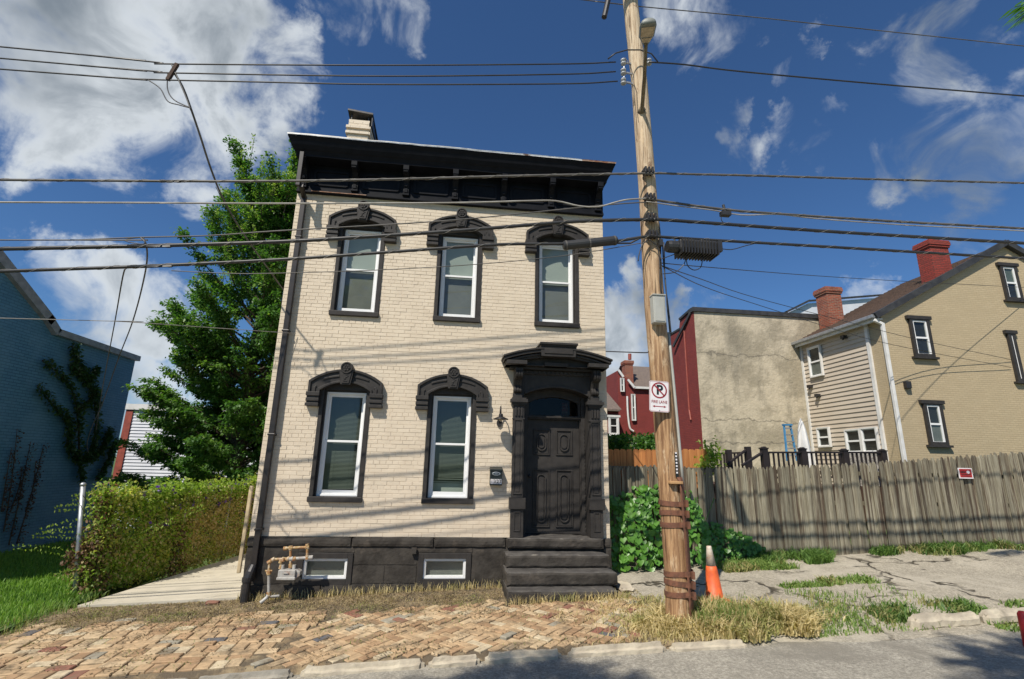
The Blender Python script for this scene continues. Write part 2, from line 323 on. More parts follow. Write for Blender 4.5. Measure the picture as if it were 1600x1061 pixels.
mats['signblack'] = M('sign_black', (.012, .018, .018), .4, bst=.02)
mats['boxgrey'] = M('grey_box', (.42, .42, .38), .45, (.37, .37, .335), scale=5, bst=.04)
mats['deckblack'] = M('dark_deck_rail', (.028, .02, .018), .6)
mats['speckle'] = M('speckled_board', (.42, .39, .34), .7, (.22, .20, .17), scale=26, contrast=(.42, .58), bst=.1)
mats['redplastic'] = M('red_paint', (.55, .03, .03), .5)
PAV = [(.50, .35, .20), (.43, .28, .155), (.56, .42, .255), (.35, .22, .12), (.27, .12, .08), (.33, .30, .23), (.12, .12, .13), (.58, .48, .32)]
for i, c in enumerate(PAV):
    mats['paver%d' % i] = M('paver_clay_%s' % 'abcdefgh'[i], c, .85, tuple(x*.78 for x in c), scale=14, bscale=60, bst=.5, bd=.006, dirt=(.17, .125, .075), dscale=5, dlo=.44, dhi=.72)
# ------------------------------------------------------------------ geometry helpers
WL = {}   # world location of every object that parents others
class MB:
    def __init__(s): s.v = []; s.f = []; s.m = []; s.mats = []; s.cur = 0
    def mat(s, m):
        if m not in s.mats: s.mats.append(m)
        s.cur = s.mats.index(m); return s
    def add(s, vs, fs):
        o = len(s.v); s.v += [tuple(v) for v in vs]; s.f += [tuple(i+o for i in f) for f in fs]; s.m += [s.cur]*len(fs); return s
    def box(s, x0, x1, y0, y1, z0, z1):
        vs = [(x0, y0, z0), (x1, y0, z0), (x1, y1, z0), (x0, y1, z0), (x0, y0, z1), (x1, y0, z1), (x1, y1, z1), (x0, y1, z1)]
        return s.add(vs, [(0, 3, 2, 1), (4, 5, 6, 7), (0, 1, 5, 4), (1, 2, 6, 5), (2, 3, 7, 6), (3, 0, 4, 7)])
    def beam(s, a, b, w, h, up=(0, 0, 1)):
        a, b = Vector(a), Vector(b); d = (b-a).normalized(); u = Vector(up)
        r = d.cross(u)
        if r.length < 1e-4: r = d.cross(Vector((0, 1, 0)))
        r.normalize(); u = r.cross(d)
        vs = [p + r*sx*w/2 + u*sz*h/2 for p in (a, b) for sx, sz in ((-1, -1), (1, -1), (1, 1), (-1, 1))]
        return s.add(vs, [(0, 1, 2, 3), (7, 6, 5, 4), (0, 4, 5, 1), (1, 5, 6, 2), (2, 6, 7, 3), (3, 7, 4, 0)])
    def prism(s, poly, y0, y1, plane='XZ'):
        # poly: list of (u,v); extruded along the remaining axis
        n = len(poly)
        if plane == 'XZ': g = lambda u, v, w: (u, w, v)
        elif plane == 'YZ': g = lambda u, v, w: (w, u, v)
        else: g = lambda u, v, w: (u, v, w)
        vs = [g(u, v, y0) for u, v in poly] + [g(u, v, y1) for u, v in poly]
        fs = [tuple(range(n)), tuple(reversed(range(n, 2*n)))] + [(i, i+n, (i+1) % n + n, (i+1) % n) for i in range(n)]
        return s.add(vs, fs)
    def band(s, outer, inner, y0, y1):
        # ribbon between two equal-length polylines in XZ, extruded in Y
        n = len(outer); vs = []
        for y in (y0, y1):
            vs += [(u, y, v) for u, v in outer] + [(u, y, v) for u, v in inner]
        fs = []
        for i in range(n-1):
            fs += [(i, n+i, n+i+1, i+1), (2*n+i, 2*n+i+1, 3*n+i+1, 3*n+i), (i, i+1, 2*n+i+1, 2*n+i), (n+i, 3*n+i, 3*n+i+1, n+i+1)]
        fs += [(0, 2*n, 3*n, n), (n-1, 2*n-1, 4*n-1, 3*n-1)]
        return s.add(vs, fs)
    def tube(s, path, r, n=8, caps=True):
        path = [Vector(p) for p in path]; k = len(path)
        rs = r if isinstance(r, (list, tuple)) else [r]*k
        vs = []; prev = None
        for i, p in enumerate(path):
            d = (path[min(i+1, k-1)] - path[max(i-1, 0)]).normalized()
            if prev is None:
                a = d.cross(Vector((0, 0, 1)));
                if a.length < .1: a = d.cross(Vector((1, 0, 0)))
            else: a = prev - d*prev.dot(d)
            a.normalize(); prev = a; b = d.cross(a)
            for j in range(n):
                t = 2*math.pi*j/n; vs.append(p + (a*math.cos(t) + b*math.sin(t))*rs[i])
        fs = [(i*n+j, i*n+(j+1) % n, (i+1)*n+(j+1) % n, (i+1)*n+j) for i in range(k-1) for j in range(n)]
        if caps: fs += [tuple(reversed(range(n))), tuple(range((k-1)*n, k*n))]
        return s.add(vs, fs)
    def lathe(s, prof, c, n=16):
        # prof: (r,z) pairs around the vertical axis through c
        vs = [(c[0]+r*math.cos(2*math.pi*j/n), c[1]+r*math.sin(2*math.pi*j/n), c[2]+z) for r, z in prof for j in range(n)]
        k = len(prof)
        fs = [(i*n+j, i*n+(j+1) % n, (i+1)*n+(j+1) % n, (i+1)*n+j) for i in range(k-1) for j in range(n)]
        fs += [tuple(reversed(range(n))), tuple(range((k-1)*n, k*n))]
        return s.add(vs, fs)
    def grid(s, xs, ys, zf):
        nx, ny = len(xs), len(ys)
        vs = [(x, y, zf(x, y)) for y in ys for x in xs]
        return s.add(vs, [(j*nx+i, j*nx+i+1, (j+1)*nx+i+1, (j+1)*nx+i) for j in range(ny-1) for i in range(nx-1)])
    def rough(s, x0, x1, y0, y1, z0, z1, seg=.12, amp=.012, freq=5, round_=.012):
        nx, ny, nz = (max(2, min(24, int((b-a)/seg)+1)) for a, b in ((x0, x1), (y0, y1), (z0, z1)))
        bm = bmesh.new(); bmesh.ops.create_cube(bm, size=1)
        vd = {}; vs = []; fs = []
        def vid(i, j, k):
            if (i, j, k) in vd: return vd[i, j, k]
            p = [x0+(x1-x0)*i/nx, y0+(y1-y0)*j/ny, z0+(z1-z0)*k/nz]
            e = (i in (0, nx)) + (j in (0, ny)) + (k in (0, nz))
            c = ((x0+x1)/2, (y0+y1)/2, (z0+z1)/2)
            if e >= 2:
                for q, t, n_ in ((0, i, nx), (1, j, ny), (2, k, nz)):
                    if t in (0, n_): p[q] += round_*(1 if p[q] < c[q] else -1)
            nv = mn.noise_vector(Vector(p)*freq)
            nw = mn.noise_vector(Vector(p)*freq*3.1)
            p = [p[q]+amp*(nv[q]+.45*nw[q]) for q in range(3)]
            vd[i, j, k] = len(vs); vs.append(p); return vd[i, j, k]
        bm.free()
        for a in range(nx):
            for b in range(ny):
                fs.append((vid(a, b, 0), vid(a, b+1, 0), vid(a+1, b+1, 0), vid(a+1, b, 0)))
                fs.append((vid(a, b, nz), vid(a+1, b, nz), vid(a+1, b+1, nz), vid(a, b+1, nz)))
        for a in range(nx):
            for c in range(nz):
                fs.append((vid(a, 0, c), vid(a+1, 0, c), vid(a+1, 0, c+1), vid(a, 0, c+1)))
                fs.append((vid(a, ny, c), vid(a, ny, c+1), vid(a+1, ny, c+1), vid(a+1, ny, c)))
        for b in range(ny):
            for c in range(nz):
                fs.append((vid(0, b, c), vid(0, b, c+1), vid(0, b+1, c+1), vid(0, b+1, c)))
                fs.append((vid(nx, b, c), vid(nx, b+1, c), vid(nx, b+1, c+1), vid(nx, b, c+1)))
        return s.add(vs, fs)
    def build(s, name, parent=None, smooth=False, bevel=0, kind=None, label=None, recalc=True, auto=None):
        v = np.array(s.v, dtype=float); lo, hi = v.min(0), v.max(0); o = (lo+hi)/2
        me = bpy.data.meshes.new(name); me.from_pydata((v-o).tolist(), [], s.f)
        for m in s.mats: me.materials.append(m)
        if len(s.mats) > 1: me.polygons.foreach_set('material_index', s.m)
        if recalc:
            bm = bmesh.new(); bm.from_mesh(me); bmesh.ops.recalc_face_normals(bm, faces=bm.faces); bm.to_mesh(me); bm.free()
        if smooth: me.polygons.foreach_set('use_smooth', [True]*len(me.polygons))
        me.update()
        ob = bpy.data.objects.new(name, me); COL.objects.link(ob)
        link(ob, o, parent)
        if bevel:
            b = ob.modifiers.new('bevel', 'BEVEL'); b.width = bevel; b.segments = 2; b.limit_method = 'ANGLE'; b.angle_limit = .6; b.harden_normals = False
        if kind: ob['kind'] = kind
        if label: ob['label'] = label
        return ob
def link(ob, o, parent):
    o = Vector(o)
    if parent is not None:
        ob.parent = parent; ob.location = o - WL[parent.name]
    else: ob.location = o
    WL[ob.name] = o
def tag(o, label, cat, group=None):
    o['label'] = label; o['category'] = cat
    if group: o['group'] = group
    return o
def thing(name, loc, label, cat, group=None):
    e = bpy.data.objects.new(name, None); COL.objects.link(e); e.empty_display_size = .2
    link(e, loc, None); return tag(e, label, cat, group)
def struct(ob): ob['kind'] = 'structure'; return ob
def raw(name, V, F, m, parent=None, kind=None, origin=None):
    # numpy mesh: V (n,3), F (m,k) constant k
    V = np.asarray(V, dtype=np.float32); F = np.asarray(F, dtype=np.int32)
    o = (V.min(0)+V.max(0))/2 if origin is None else np.array(origin)
    me = bpy.data.meshes.new(name); k = F.shape[1]
    me.vertices.add(len(V)); me.vertices.foreach_set('co', (V-o).astype(np.float32).ravel())
    me.loops.add(F.size); me.loops.foreach_set('vertex_index', F.ravel())
    me.polygons.add(len(F)); me.polygons.foreach_set('loop_start', np.arange(0, F.size, k, dtype=np.int32)); me.polygons.foreach_set('loop_total', np.full(len(F), k, dtype=np.int32))
    me.update(calc_edges=True); me.materials.append(m)
    ob = bpy.data.objects.new(name, me); COL.objects.link(ob); link(ob, o, parent)
    if kind: ob['kind'] = kind
    return ob
def smoothstep(a, b, x):
    t = min(1, max(0, (x-a)/(b-a))); return t*t*(3-2*t)
def arc(x0, x1, zend, zmid, n=17):
    # circular arc through (x0,zend), (mid,zmid), (x1,zend)
    h = zmid-zend; w = (x1-x0)/2; R = (w*w+h*h)/(2*h); cx = (x0+x1)/2; cz = zmid-R
    a = math.asin(w/R)
    return [(cx+R*math.sin(-a+2*a*i/(n-1)), cz+R*math.cos(-a+2*a*i/(n-1))) for i in range(n)]
def gz(x, y):
    xx = max(-30, min(60, x)); yy = max(-12, min(6, y))
    t = smoothstep(5, 9, xx)
    c = (.03 if yy < 0 else 0)*(1-t) + .05*t
    return -.914 + .044*xx + c*yy
def road_z(x, y):
    return gz(x, -2.8) - .085 + .006*(-2.8-max(y, -9)) 
# leaves: two-triangle rhombi folded along the midrib
def leaves(C, D, Nn, L, Wd):
    C = np.asarray(C); n = len(C)
    D = D/np.linalg.norm(D, axis=1, keepdims=True); B = np.cross(D, Nn); B /= np.linalg.norm(B, axis=1, keepdims=True)+1e-9
    U = np.cross(B, D)
    L = np.asarray(L).reshape(-1, 1); Wd = np.asarray(Wd).reshape(-1, 1)
    v = np.stack([C, C+D*L*.45+B*Wd*.5+U*Wd*.12, C+D*L, C+D*L*.45-B*Wd*.5+U*Wd*.12], 1).reshape(-1, 3)
    f = (np.arange(n)*4)[:, None] + np.array([[0, 1, 2, 3]]); return v, f
def unit(n):
    v = rng.normal(size=(n, 3)); return v/np.linalg.norm(v, axis=1, keepdims=True)
def leafcloud(name, C, m, size, parent=None, kind=None, up=.3, out=None, aspect=.6):
    n = len(C); D = unit(n)
    if out is not None: D = D*.8+out
    Nn = unit(n)*.6 + np.array([0, 0, 1])*up*2
    L = size*rng.uniform(.6, 1.3, n)
    v, f = leaves(C, D, Nn, L, L*aspect); return raw(name, v, f, m, parent, kind)
def blades(name, P, H, m, kind='stuff', parent=None, wid=.006, lean=.5):
    P = np.asarray(P, dtype=float); n = len(P); H = np.asarray(H)
    a = rng.uniform(0, 2*np.pi, n); d = np.stack([np.cos(a), np.sin(a), np.zeros(n)], 1)
    a2 = rng.uniform(0, 2*np.pi, n); w = np.stack([np.cos(a2), np.sin(a2), np.zeros(n)], 1)*wid*rng.uniform(.7, 1.4, n)[:, None]
    ln = rng.uniform(.15, 1, n)[:, None]*lean; h = H[:, None]; z = np.array([0, 0, 1.])
    p1 = P+z*h*.55+d*h*ln*.3; p2 = P+z*h*(1-.35*ln)+d*h*ln
    v = np.stack([P-w, P+w, p1+w*.8, p1-w*.8, p2+w*.15, p2-w*.15], 1).reshape(-1, 3)
    f = np.concatenate([(np.arange(n)*6)[:, None]+np.array([[0, 1, 2, 3]]), (np.arange(n)*6)[:, None]+np.array([[3, 2, 4, 5]])])
    return raw(name, v, f, m, parent, kind)
def text_mesh(name, s, size, loc, m, parent, rot=(math.pi/2, 0, 0), sx=1, bold=.0, ext=.001):
    cu = bpy.data.curves.new(name, 'FONT'); cu.body = s; cu.size = size; cu.align_x = 'CENTER'; cu.align_y = 'CENTER'; cu.extrude = ext; cu.offset = bold
    t = bpy.data.objects.new(name+'_tmp', cu); COL.objects.link(t); bpy.context.view_layer.update()
    me = bpy.data.meshes.new_from_object(t.evaluated_get(bpy.context.evaluated_depsgraph_get()))
    COL.objects.unlink(t); bpy.data.objects.remove(t)
    me.materials.clear(); me.materials.append(m); me.name = name
    o = bpy.data.objects.new(name, me); COL.objects.link(o); link(o, loc, parent); o.rotation_euler = rot; o.scale = (sx, 1, 1)
    return o
# ================================================================== SETTING: ground
def sheet(name, x0, x1, y0, y1, st, zf, m, smooth=True):
    nx = int((x1-x0)/st)+1; ny = int((y1-y0)/st)+1
    b = MB().mat(m); b.grid(list(np.linspace(x0, x1, nx+1)), list(np.linspace(y0, y1, ny+1)), zf)
    return b.build(name, smooth=smooth)
def nz(x, y, f, a): return a*mn.noise(Vector((x*f, y*f, 3.3)))
g = MB().mat(mats['lawnsoil'])
xs = [-600, -200, -80, -40] + list(np.linspace(-30, 60, 91)) + [90, 200, 600]; ys = [-600, -200, -60, -30, -20] + list(np.linspace(-13, 12, 26)) + [16, 30, 60, 200, 900]
def base_z(x, y):
    z = gz(x, y)-.10
    if y < -2.6: z = gz(x, -2.8)-.32
    return z
g.grid(xs, ys, base_z); struct(g.build('ground', smooth=True))
lawn_z = lambda x, y: max(gz(x, y), -1.06+.01*(x+7)) + nz(x, y, 1.1, .04) - .012 - .12*smoothstep(-1.2, -2.6, y)
struct(sheet('lawn', -16, -2.55, -3.4, 9, .25, lawn_z, mats['lawnsoil']))
pave_z = lambda x, y: gz(x, y) - .035 + nz(x, y, 2.5, .018)
struct(sheet('sidewalk_bed', -2.9, 6.35, -2.74, -.0, .08, lambda x, y: pave_z(x, y)+.011+.012*smoothstep(-.75, -.15, y)+nz(x, y, 9, .006)-.06*smoothstep(-2.66, -2.72, y), mats['dirt']))
struct(sheet('road', -30, 45, -16, -2.5, .3, lambda x, y: road_z(x, y)+nz(x, y, .8, .012), mats['road']))
lot_z = lambda x, y: gz(x, y) - .005 + nz(x, y, .9, .03)+nz(x, y, 3, .008) - (.075*smoothstep(-2.0, -2.8, y) if x > 6.9 else .14*smoothstep(-2.3, -2.68, y)+.05*smoothstep(-2.6, -2.75, y))
struct(sheet('asphalt_lot', 6.05, 30, -2.82, 1.1, .1, lot_z, mats['lot']))
path_z = lambda x, y: gz(x, 0)*.5 + gz(x, 0)*.5 + .012 + .0*y
p = MB().mat(mats['concrete'])
for k, (a, b_) in enumerate(((0.03, 1.5), (1.512, 3.0), (3.012, 4.5), (4.512, 6.0), (6.012, 9))):
    def xl(y): return -2.36+.19*y if y < 5 else -1.41
    n = 6; vs = []; fs = []
    for j in range(n+1):
        y = a+(b_-a)*j/n
        for x in (xl(y), -.04): vs += [(x, y, path_z(x, y))]
    fs = [(2*j, 2*j+1, 2*j+3, 2*j+2) for j in range(n)]
    bq = MB().mat(mats['concrete']); bq.add(vs, fs); bq.add([(xl(a), a, path_z(xl(a), a)), (-.04, a, path_z(0, a)), (-.04, a, -1.15), (xl(a), a, -1.2)], [(0, 1, 2, 3)])
    o = bq.build('concrete_path'); struct(o)
# ---- curb stones: separate worn blocks
curb_root = thing('stone_curb', (3, -2.75, -.8), 'worn pale sandstone curb with broken ends along the brick sidewalk', 'curb')
segs = [(-4.5, -1.2, 'curbgrey', -.03), (-1.17, .62, 'curbgrey', -.03), (.64, 1.62, 'curbgrey', -.02), (1.70, 3.0, 'curb', 0), (3.04, 3.6, 'curb', .0), (3.66, 4.52, 'curb', .01), (4.60, 5.75, 'curb', .01), (5.80, 6.75, 'curb', -.01)]
for a, b_, mm, dz in segs:
    q = MB().mat(mats[mm]); q.rough(a, b_, -2.84, -2.71, 0, .24, .05, .014, 6, .035)
    q.v = [(x, y+.0, z-.24+gz(x, -2.75)+dz-.004+.01*mn.noise(Vector((x, 0, 9)))) for x, y, z in q.v]
    q.build('curb_stone', curb_root, smooth=False)
curb2 = thing('broken_curb', (10, -2.5, -.5), 'low broken concrete curb half sunk in weeds beside the asphalt lot', 'curb')
for a, b_ in ((9.15, 10.15), (10.2, 11.3), (11.4, 13.5), (13.6, 16), (16.1, 19)):
    q = MB().mat(mats['curb']); q.rough(a, b_, -2.62, -2.46, 0, .2, .07, .02, 5, .035)
    q.v = [(x, y, z-.13+gz(x, -2.5)) for x, y, z in q.v]; q.build('curb_stone', curb2)
# ---- brick sidewalk
pave = thing('brick_sidewalk', (2.5, -1.4, -.8), 'uneven sidewalk of sandy orange clay paving bricks in front of the house', 'brick sidewalk')
plist = []
def paver_site(x, y, ang, l=.205, w=.1):
    bound = -2.05+.62*smoothstep(-.2, -2.4, y)*-1.0
    if y > -.22 or y < -2.68 or x > 6.05 - .5*smoothstep(-1.2, -2.6, y): return
    if x < -2.3-.9*smoothstep(-.8, -2.6, y)+.12*mn.noise(Vector((x*2, y*4, 5))): return
    if x > 4.05 and y > -1.02: return
    nn = mn.noise(Vector((x*1.1, y*1.5, 8)))
    cover = smoothstep(-1.3, -.5, y)*.95 + nn*.7 + (.55*smoothstep(4.6, 6.0, x)*smoothstep(-1.9, -2.6, y))
    if cover > .62: return
    plist.append((x, y, ang, l, w))
# running bond on the left, herringbone to the right of a seam
seam = lambda y: 1.55 + .35*(y+1.4)
r = 0; y = -2.63; a0 = math.radians(5)
yy = -2.63; r = 0
while yy < -.2:
    hdr = r % 3 == 0
    dep, pit = (.212, .158) if hdr else (.135, .262)
    yc = yy+dep/2; x = -3.4 + random.uniform(0, .2)
    while x < seam(yc)-.1:
        if x > -3.3: paver_site(x, yc+.015*math.sin(x*1.3+r), (math.pi/2 if hdr else 0)+.02*math.sin(x*1.7+r*2.1)+random.gauss(0, .012), .20 if hdr else .25, .125)
        x += pit
    yy += dep; r += 1
u = .114
for i in range(-60, 90):
    for j in range(-60, 60):
        m4 = (i+j) % 4
        if m4 == 0: cx, cy, ang = (i+1)*u, (j+.5)*u, 0
        elif m4 == 2: cx, cy, ang = (i+.5)*u, (j+1)*u, math.pi/2
        else: continue
        X = 4+(cx-cy)*.7071-2*u; Y = -1.4+(cx+cy)*.7071
        if X > seam(Y)+.04: paver_site(X, Y, ang+math.pi/4, .218, .107)
def paver_color(x, y):
    t = random.random(); n = mn.noise(Vector((x*1.3, y*1.3, 1)))
    if t < .012: return 6
    if t < .06: return 5
    if t < .075 + (.18 if n > .36 else 0): return 4
    if t < .20: return 7
    return random.choice([0, 0, 0, 1, 2, 2, 3])
def chamfer_brick(l, w, h, c=.006):
    vs = []
    for sx, sy in ((-1, -1), (1, -1), (1, 1), (-1, 1)): vs.append((sx*l/2, sy*w/2, -h))
    for sx, sy in ((-1, -1), (1, -1), (1, 1), (-1, 1)): vs.append((sx*l/2, sy*w/2, -c))
    for sx, sy in ((-1, -1), (1, -1), (1, 1), (-1, 1)): vs.append((sx*(l/2-c), sy*(w/2-c), 0))
    fs = [(0, 1, 5, 4), (1, 2, 6, 5), (2, 3, 7, 6), (3, 0, 4, 7), (4, 5, 9, 8), (5, 6, 10, 9), (6, 7, 11, 10), (7, 4, 8, 11), (8, 9, 10, 11)]
    return vs, fs
pdat = []
for (x, y, ang, l, w) in plist:
    z = pave_z(x, y)+.035+random.gauss(0, .002)+.012*mn.noise(Vector((x*3, y*3, 0)))
    pdat.append((x+random.gauss(0, .003), y+random.gauss(0, .003), z-.006, ang+random.gauss(0, .015), random.gauss(0, .009), random.gauss(0, .009), paver_color(x, y), l, w))
def inframe(p):
    a, b_, d = proj(p); return d > 0 and -20 < a < 1620 and -20 < b_ < 1080
pdat.sort(key=lambda t: (0 if inframe(t[:3]) else 1, (Vector(t[:3])-CAM).length))
shp = {.20: chamfer_brick(.195, .145, .05, .008), .25: chamfer_brick(.243, .117, .05, .008), .218: chamfer_brick(.212, .101, .05, .007)}
pm = {}
def rot_of(t): return Matrix.Translation(t[:3]) @ Matrix.Rotation(.03, 4, 'X') @ Matrix.Rotation(-.044, 4, 'Y') @ Matrix.Rotation(t[3], 4, 'Z') @ Matrix.Rotation(t[4], 4, 'X') @ Matrix.Rotation(t[5], 4, 'Y')
for t in pdat[:300]:
    c = (t[6], t[7]); vs0, fs0 = shp[t[7]]
    if c not in pm:
        me = bpy.data.meshes.new('paving_brick'); me.from_pydata(vs0, [], fs0); me.materials.append(mats['paver%d' % c[0]]); pm[c] = me
    o = bpy.data.objects.new('paving_brick', pm[c]); COL.objects.link(o); link(o, t[:3], pave)
    o.rotation_euler = rot_of(t).to_euler()
q = MB()
for t in pdat[300:]:
    vs0, fs0 = shp[t[7]]; M4 = rot_of(t); q.mat(mats['paver%d' % t[6]]); q.add([M4 @ Vector(v) for v in vs0], fs0)
q.build('paving_bricks', pave, kind='stuff', recalc=False)

# ================================================================== MAIN HOUSE
HW, WT = 6.0, 6.17
house = thing('brick_house', (3, 0, -.8), 'two storey cream painted brick house with black arched window hoods and black cornice', 'house')
WCX = {'a': 1.285, 'b': 3.145, 'c': 5.05}
WH = .43     # half width of a window opening
wins = [('a', .63, 2.42, 'low'), ('b', .63, 2.42, 'low'), ('a', 3.857, 5.55, 'up'), ('b', 3.857, 5.55, 'up'), ('c', 3.857, 5.55, 'up')]
opens = [(WCX[c]-WH, WCX[c]+WH, z0, z1+.13) for c, z0, z1, _ in wins] + [(4.30, 5.76, 0, 2.72)]
bops = [(.83, 1.65, -.70, -.26), (2.74, 3.57, -.70, -.26)]
def cells(b, xs, zs, ops, y0, y1):
    for i in range(len(xs)-1):
        for j in range(len(zs)-1):
            cx, cz = (xs[i]+xs[i+1])/2, (zs[j]+zs[j+1])/2
            if any(o[0] < cx < o[1] and o[2] < cz < o[3] for o in ops): continue
            b.add([(xs[i], y0, zs[j]), (xs[i+1], y0, zs[j]), (xs[i+1], y0, zs[j+1]), (xs[i], y0, zs[j+1])], [(0, 1, 2, 3)])
xs = sorted({0, HW} | {v for o in opens for v in o[:2]}); zs = sorted({0, WT+.5} | {v for o in opens for v in o[2:]})
b = MB().mat(mats['mortar']); cells(b, xs, zs, opens, .006, .3)
o = b.build('wall', house, recalc=False, label='cream painted brick front wall')
# side and back walls
b = MB().mat(mats['cream']); b.box(0.002, .25, .008, 9, -1.1, 7.0); b.box(HW-.25, HW-.002, .008, 9, -1.1, 7.0); b.box(.26, HW-.26, 8.7, 9, -1.1, 7.0)
b.build('side_wall', house)
b = MB().mat(mats['interior']); b.box(.26, HW-.26, 1.6, 1.7, -1, 6.5); b.box(.26, HW-.26, .31, 1.6, 2.95, 3.1); b.box(.26, HW-.26, .31, 1.6, -.1, -.02); b.box(2.2, 2.25, .31, 1.6, 0, 2.9); b.box(4.2, 4.25, .31, 1.6, 0, 2.9)
b.build('interior_partition', house)
b = MB().mat(mats['asphalt_roof']); b.box(.0, HW, -.02, 9, 6.94, 7.02); b.build('roof', house)
# facade bricks
bricks = []
rowh = .0685
def brk(x0, x1, z): bricks.append((x0, x1, z))
nrow = int(WT/rowh)+1
for rr in range(nrow):
    z = rr*rowh + .004
    if z > WT+.02: break
    iv = [(0.0, HW)]
    for o in opens:
        if o[2]-.04 < z < o[3]-.03:
            nv = []
            for a, c in iv:
                if o[1] <= a or o[0] >= c: nv.append((a, c)); continue
                if o[0] > a: nv.append((a, o[0]))
                if o[1] < c: nv.append((o[1], c))
            iv = nv
    off = (rr % 2)*.107 + (.05 if rr % 6 == 5 else 0)
    bl = .213 if rr % 6 != 5 else .107
    for a, c in iv:
        x = -off - .02
        while x < c:
            x0, x1 = max(x, a), min(x+bl, c)
            if x1-x0 > .035: brk(x0+.003, x1-.003, z)
            x += bl
def brick_shape(w, h=.0640, d=.0055, c=.003):
    vs = [(-w/2, 0, 0), (w/2, 0, 0), (w/2, 0, h), (-w/2, 0, h), (-w/2+c, -d, c), (w/2-c, -d, c), (w/2-c, -d, h-c), (-w/2+c, -d, h-c),
          (-w/2, -d+c, 0), (w/2, -d+c, 0), (w/2, -d+c, h), (-w/2, -d+c, h)]
    return vs, [(4, 5, 6, 7), (8, 9, 5, 4), (9, 10, 6, 5), (10, 11, 7, 6), (11, 8, 4, 7), (0, 1, 9, 8), (1, 2, 10, 9), (2, 3, 11, 10), (3, 0, 8, 11)]
bricks.sort(key=lambda t: (Vector(((t[0]+t[1])/2, 0, t[2]))-CAM).length - (t[1]-t[0])*3)
bmesh_cache = {}
for x0, x1, z in bricks[:300]:
    w = round(x1-x0, 3)
    if w not in bmesh_cache:
        me = bpy.data.meshes.new('brick'); v_, f_ = brick_shape(w); me.from_pydata(v_, [], f_); me.materials.append(mats['cream']); bmesh_cache[w] = me
    o = bpy.data.objects.new('brick', bmesh_cache[w]); COL.objects.link(o); link(o, ((x0+x1)/2, .006+random.gauss(0, .0012), z+random.gauss(0, .0008)), house)
    o.rotation_euler = (random.gauss(0, .012), random.gauss(0, .004), random.gauss(0, .006))
b = MB().mat(mats['cream'])
for x0, x1, z in bricks[300:]:
    v_, f_ = brick_shape(x1-x0); R4 = Matrix.Rotation(random.gauss(0, .012), 3, 'X') @ Matrix.Rotation(random.gauss(0, .006), 3, 'Z'); dy = random.gauss(0, .0012)
    b.add([R4 @ Vector(v)+Vector(((x0+x1)/2, .006+dy, z+random.gauss(0, .0006))) for v in v_], f_)
b.build('bricks', house, kind='stuff', recalc=False)
# foundation
b = MB().mat(mats['blackstone']); xs = sorted({0.01, 4.2, HW-.01} | {v for o in bops for v in o[:2]}); zs = sorted({-1.1, -.02} | {v for o in bops for v in o[2:]})
cells(b, xs, zs, bops, -.021, .3)
for o in bops:
    b.box(o[0]-.02, o[0]+.0, -.02, .25, o[2], o[3]); b.box(o[1], o[1]+.02, -.02, .25, o[2], o[3])
b.build('foundation', house, recalc=False)
stones = [(.0, .80, -.70, -.15), (1.68, 2.70, -.42, -.15), (1.68, 2.18, -.70, -.43), (2.19, 2.70, -.70, -.43), (3.60, 4.12, -.70, -.15), (.80, 1.68, -.235, -.15), (2.70, 3.60, -.235, -.15),
          (0, 1.2, -1.06, -.715), (1.21, 2.6, -1.06, -.715), (2.61, 4.12, -1.0, -.715), (5.86, 6.0, -1.0, -.15)]
for s_ in stones:
    q = MB().mat(mats['blackstone']); q.rough(s_[0]+.001, s_[1]-.001, -.03 if s_[2] > -.71 else -.05, .1, s_[2]+.001, s_[3]-.001, .07, .008, 4, .003); q.build('foundation_stone', house)
for x0, x1 in ((-.01, 1.62), (1.625, 2.95), (2.955, 4.16), (5.86, 6.01)):
    q = MB().mat(mats['blackstone']); q.rough(x0, x1, -.06, .1, -.145, .0, .06, .007, 5, .01); q.build('water_table', house)
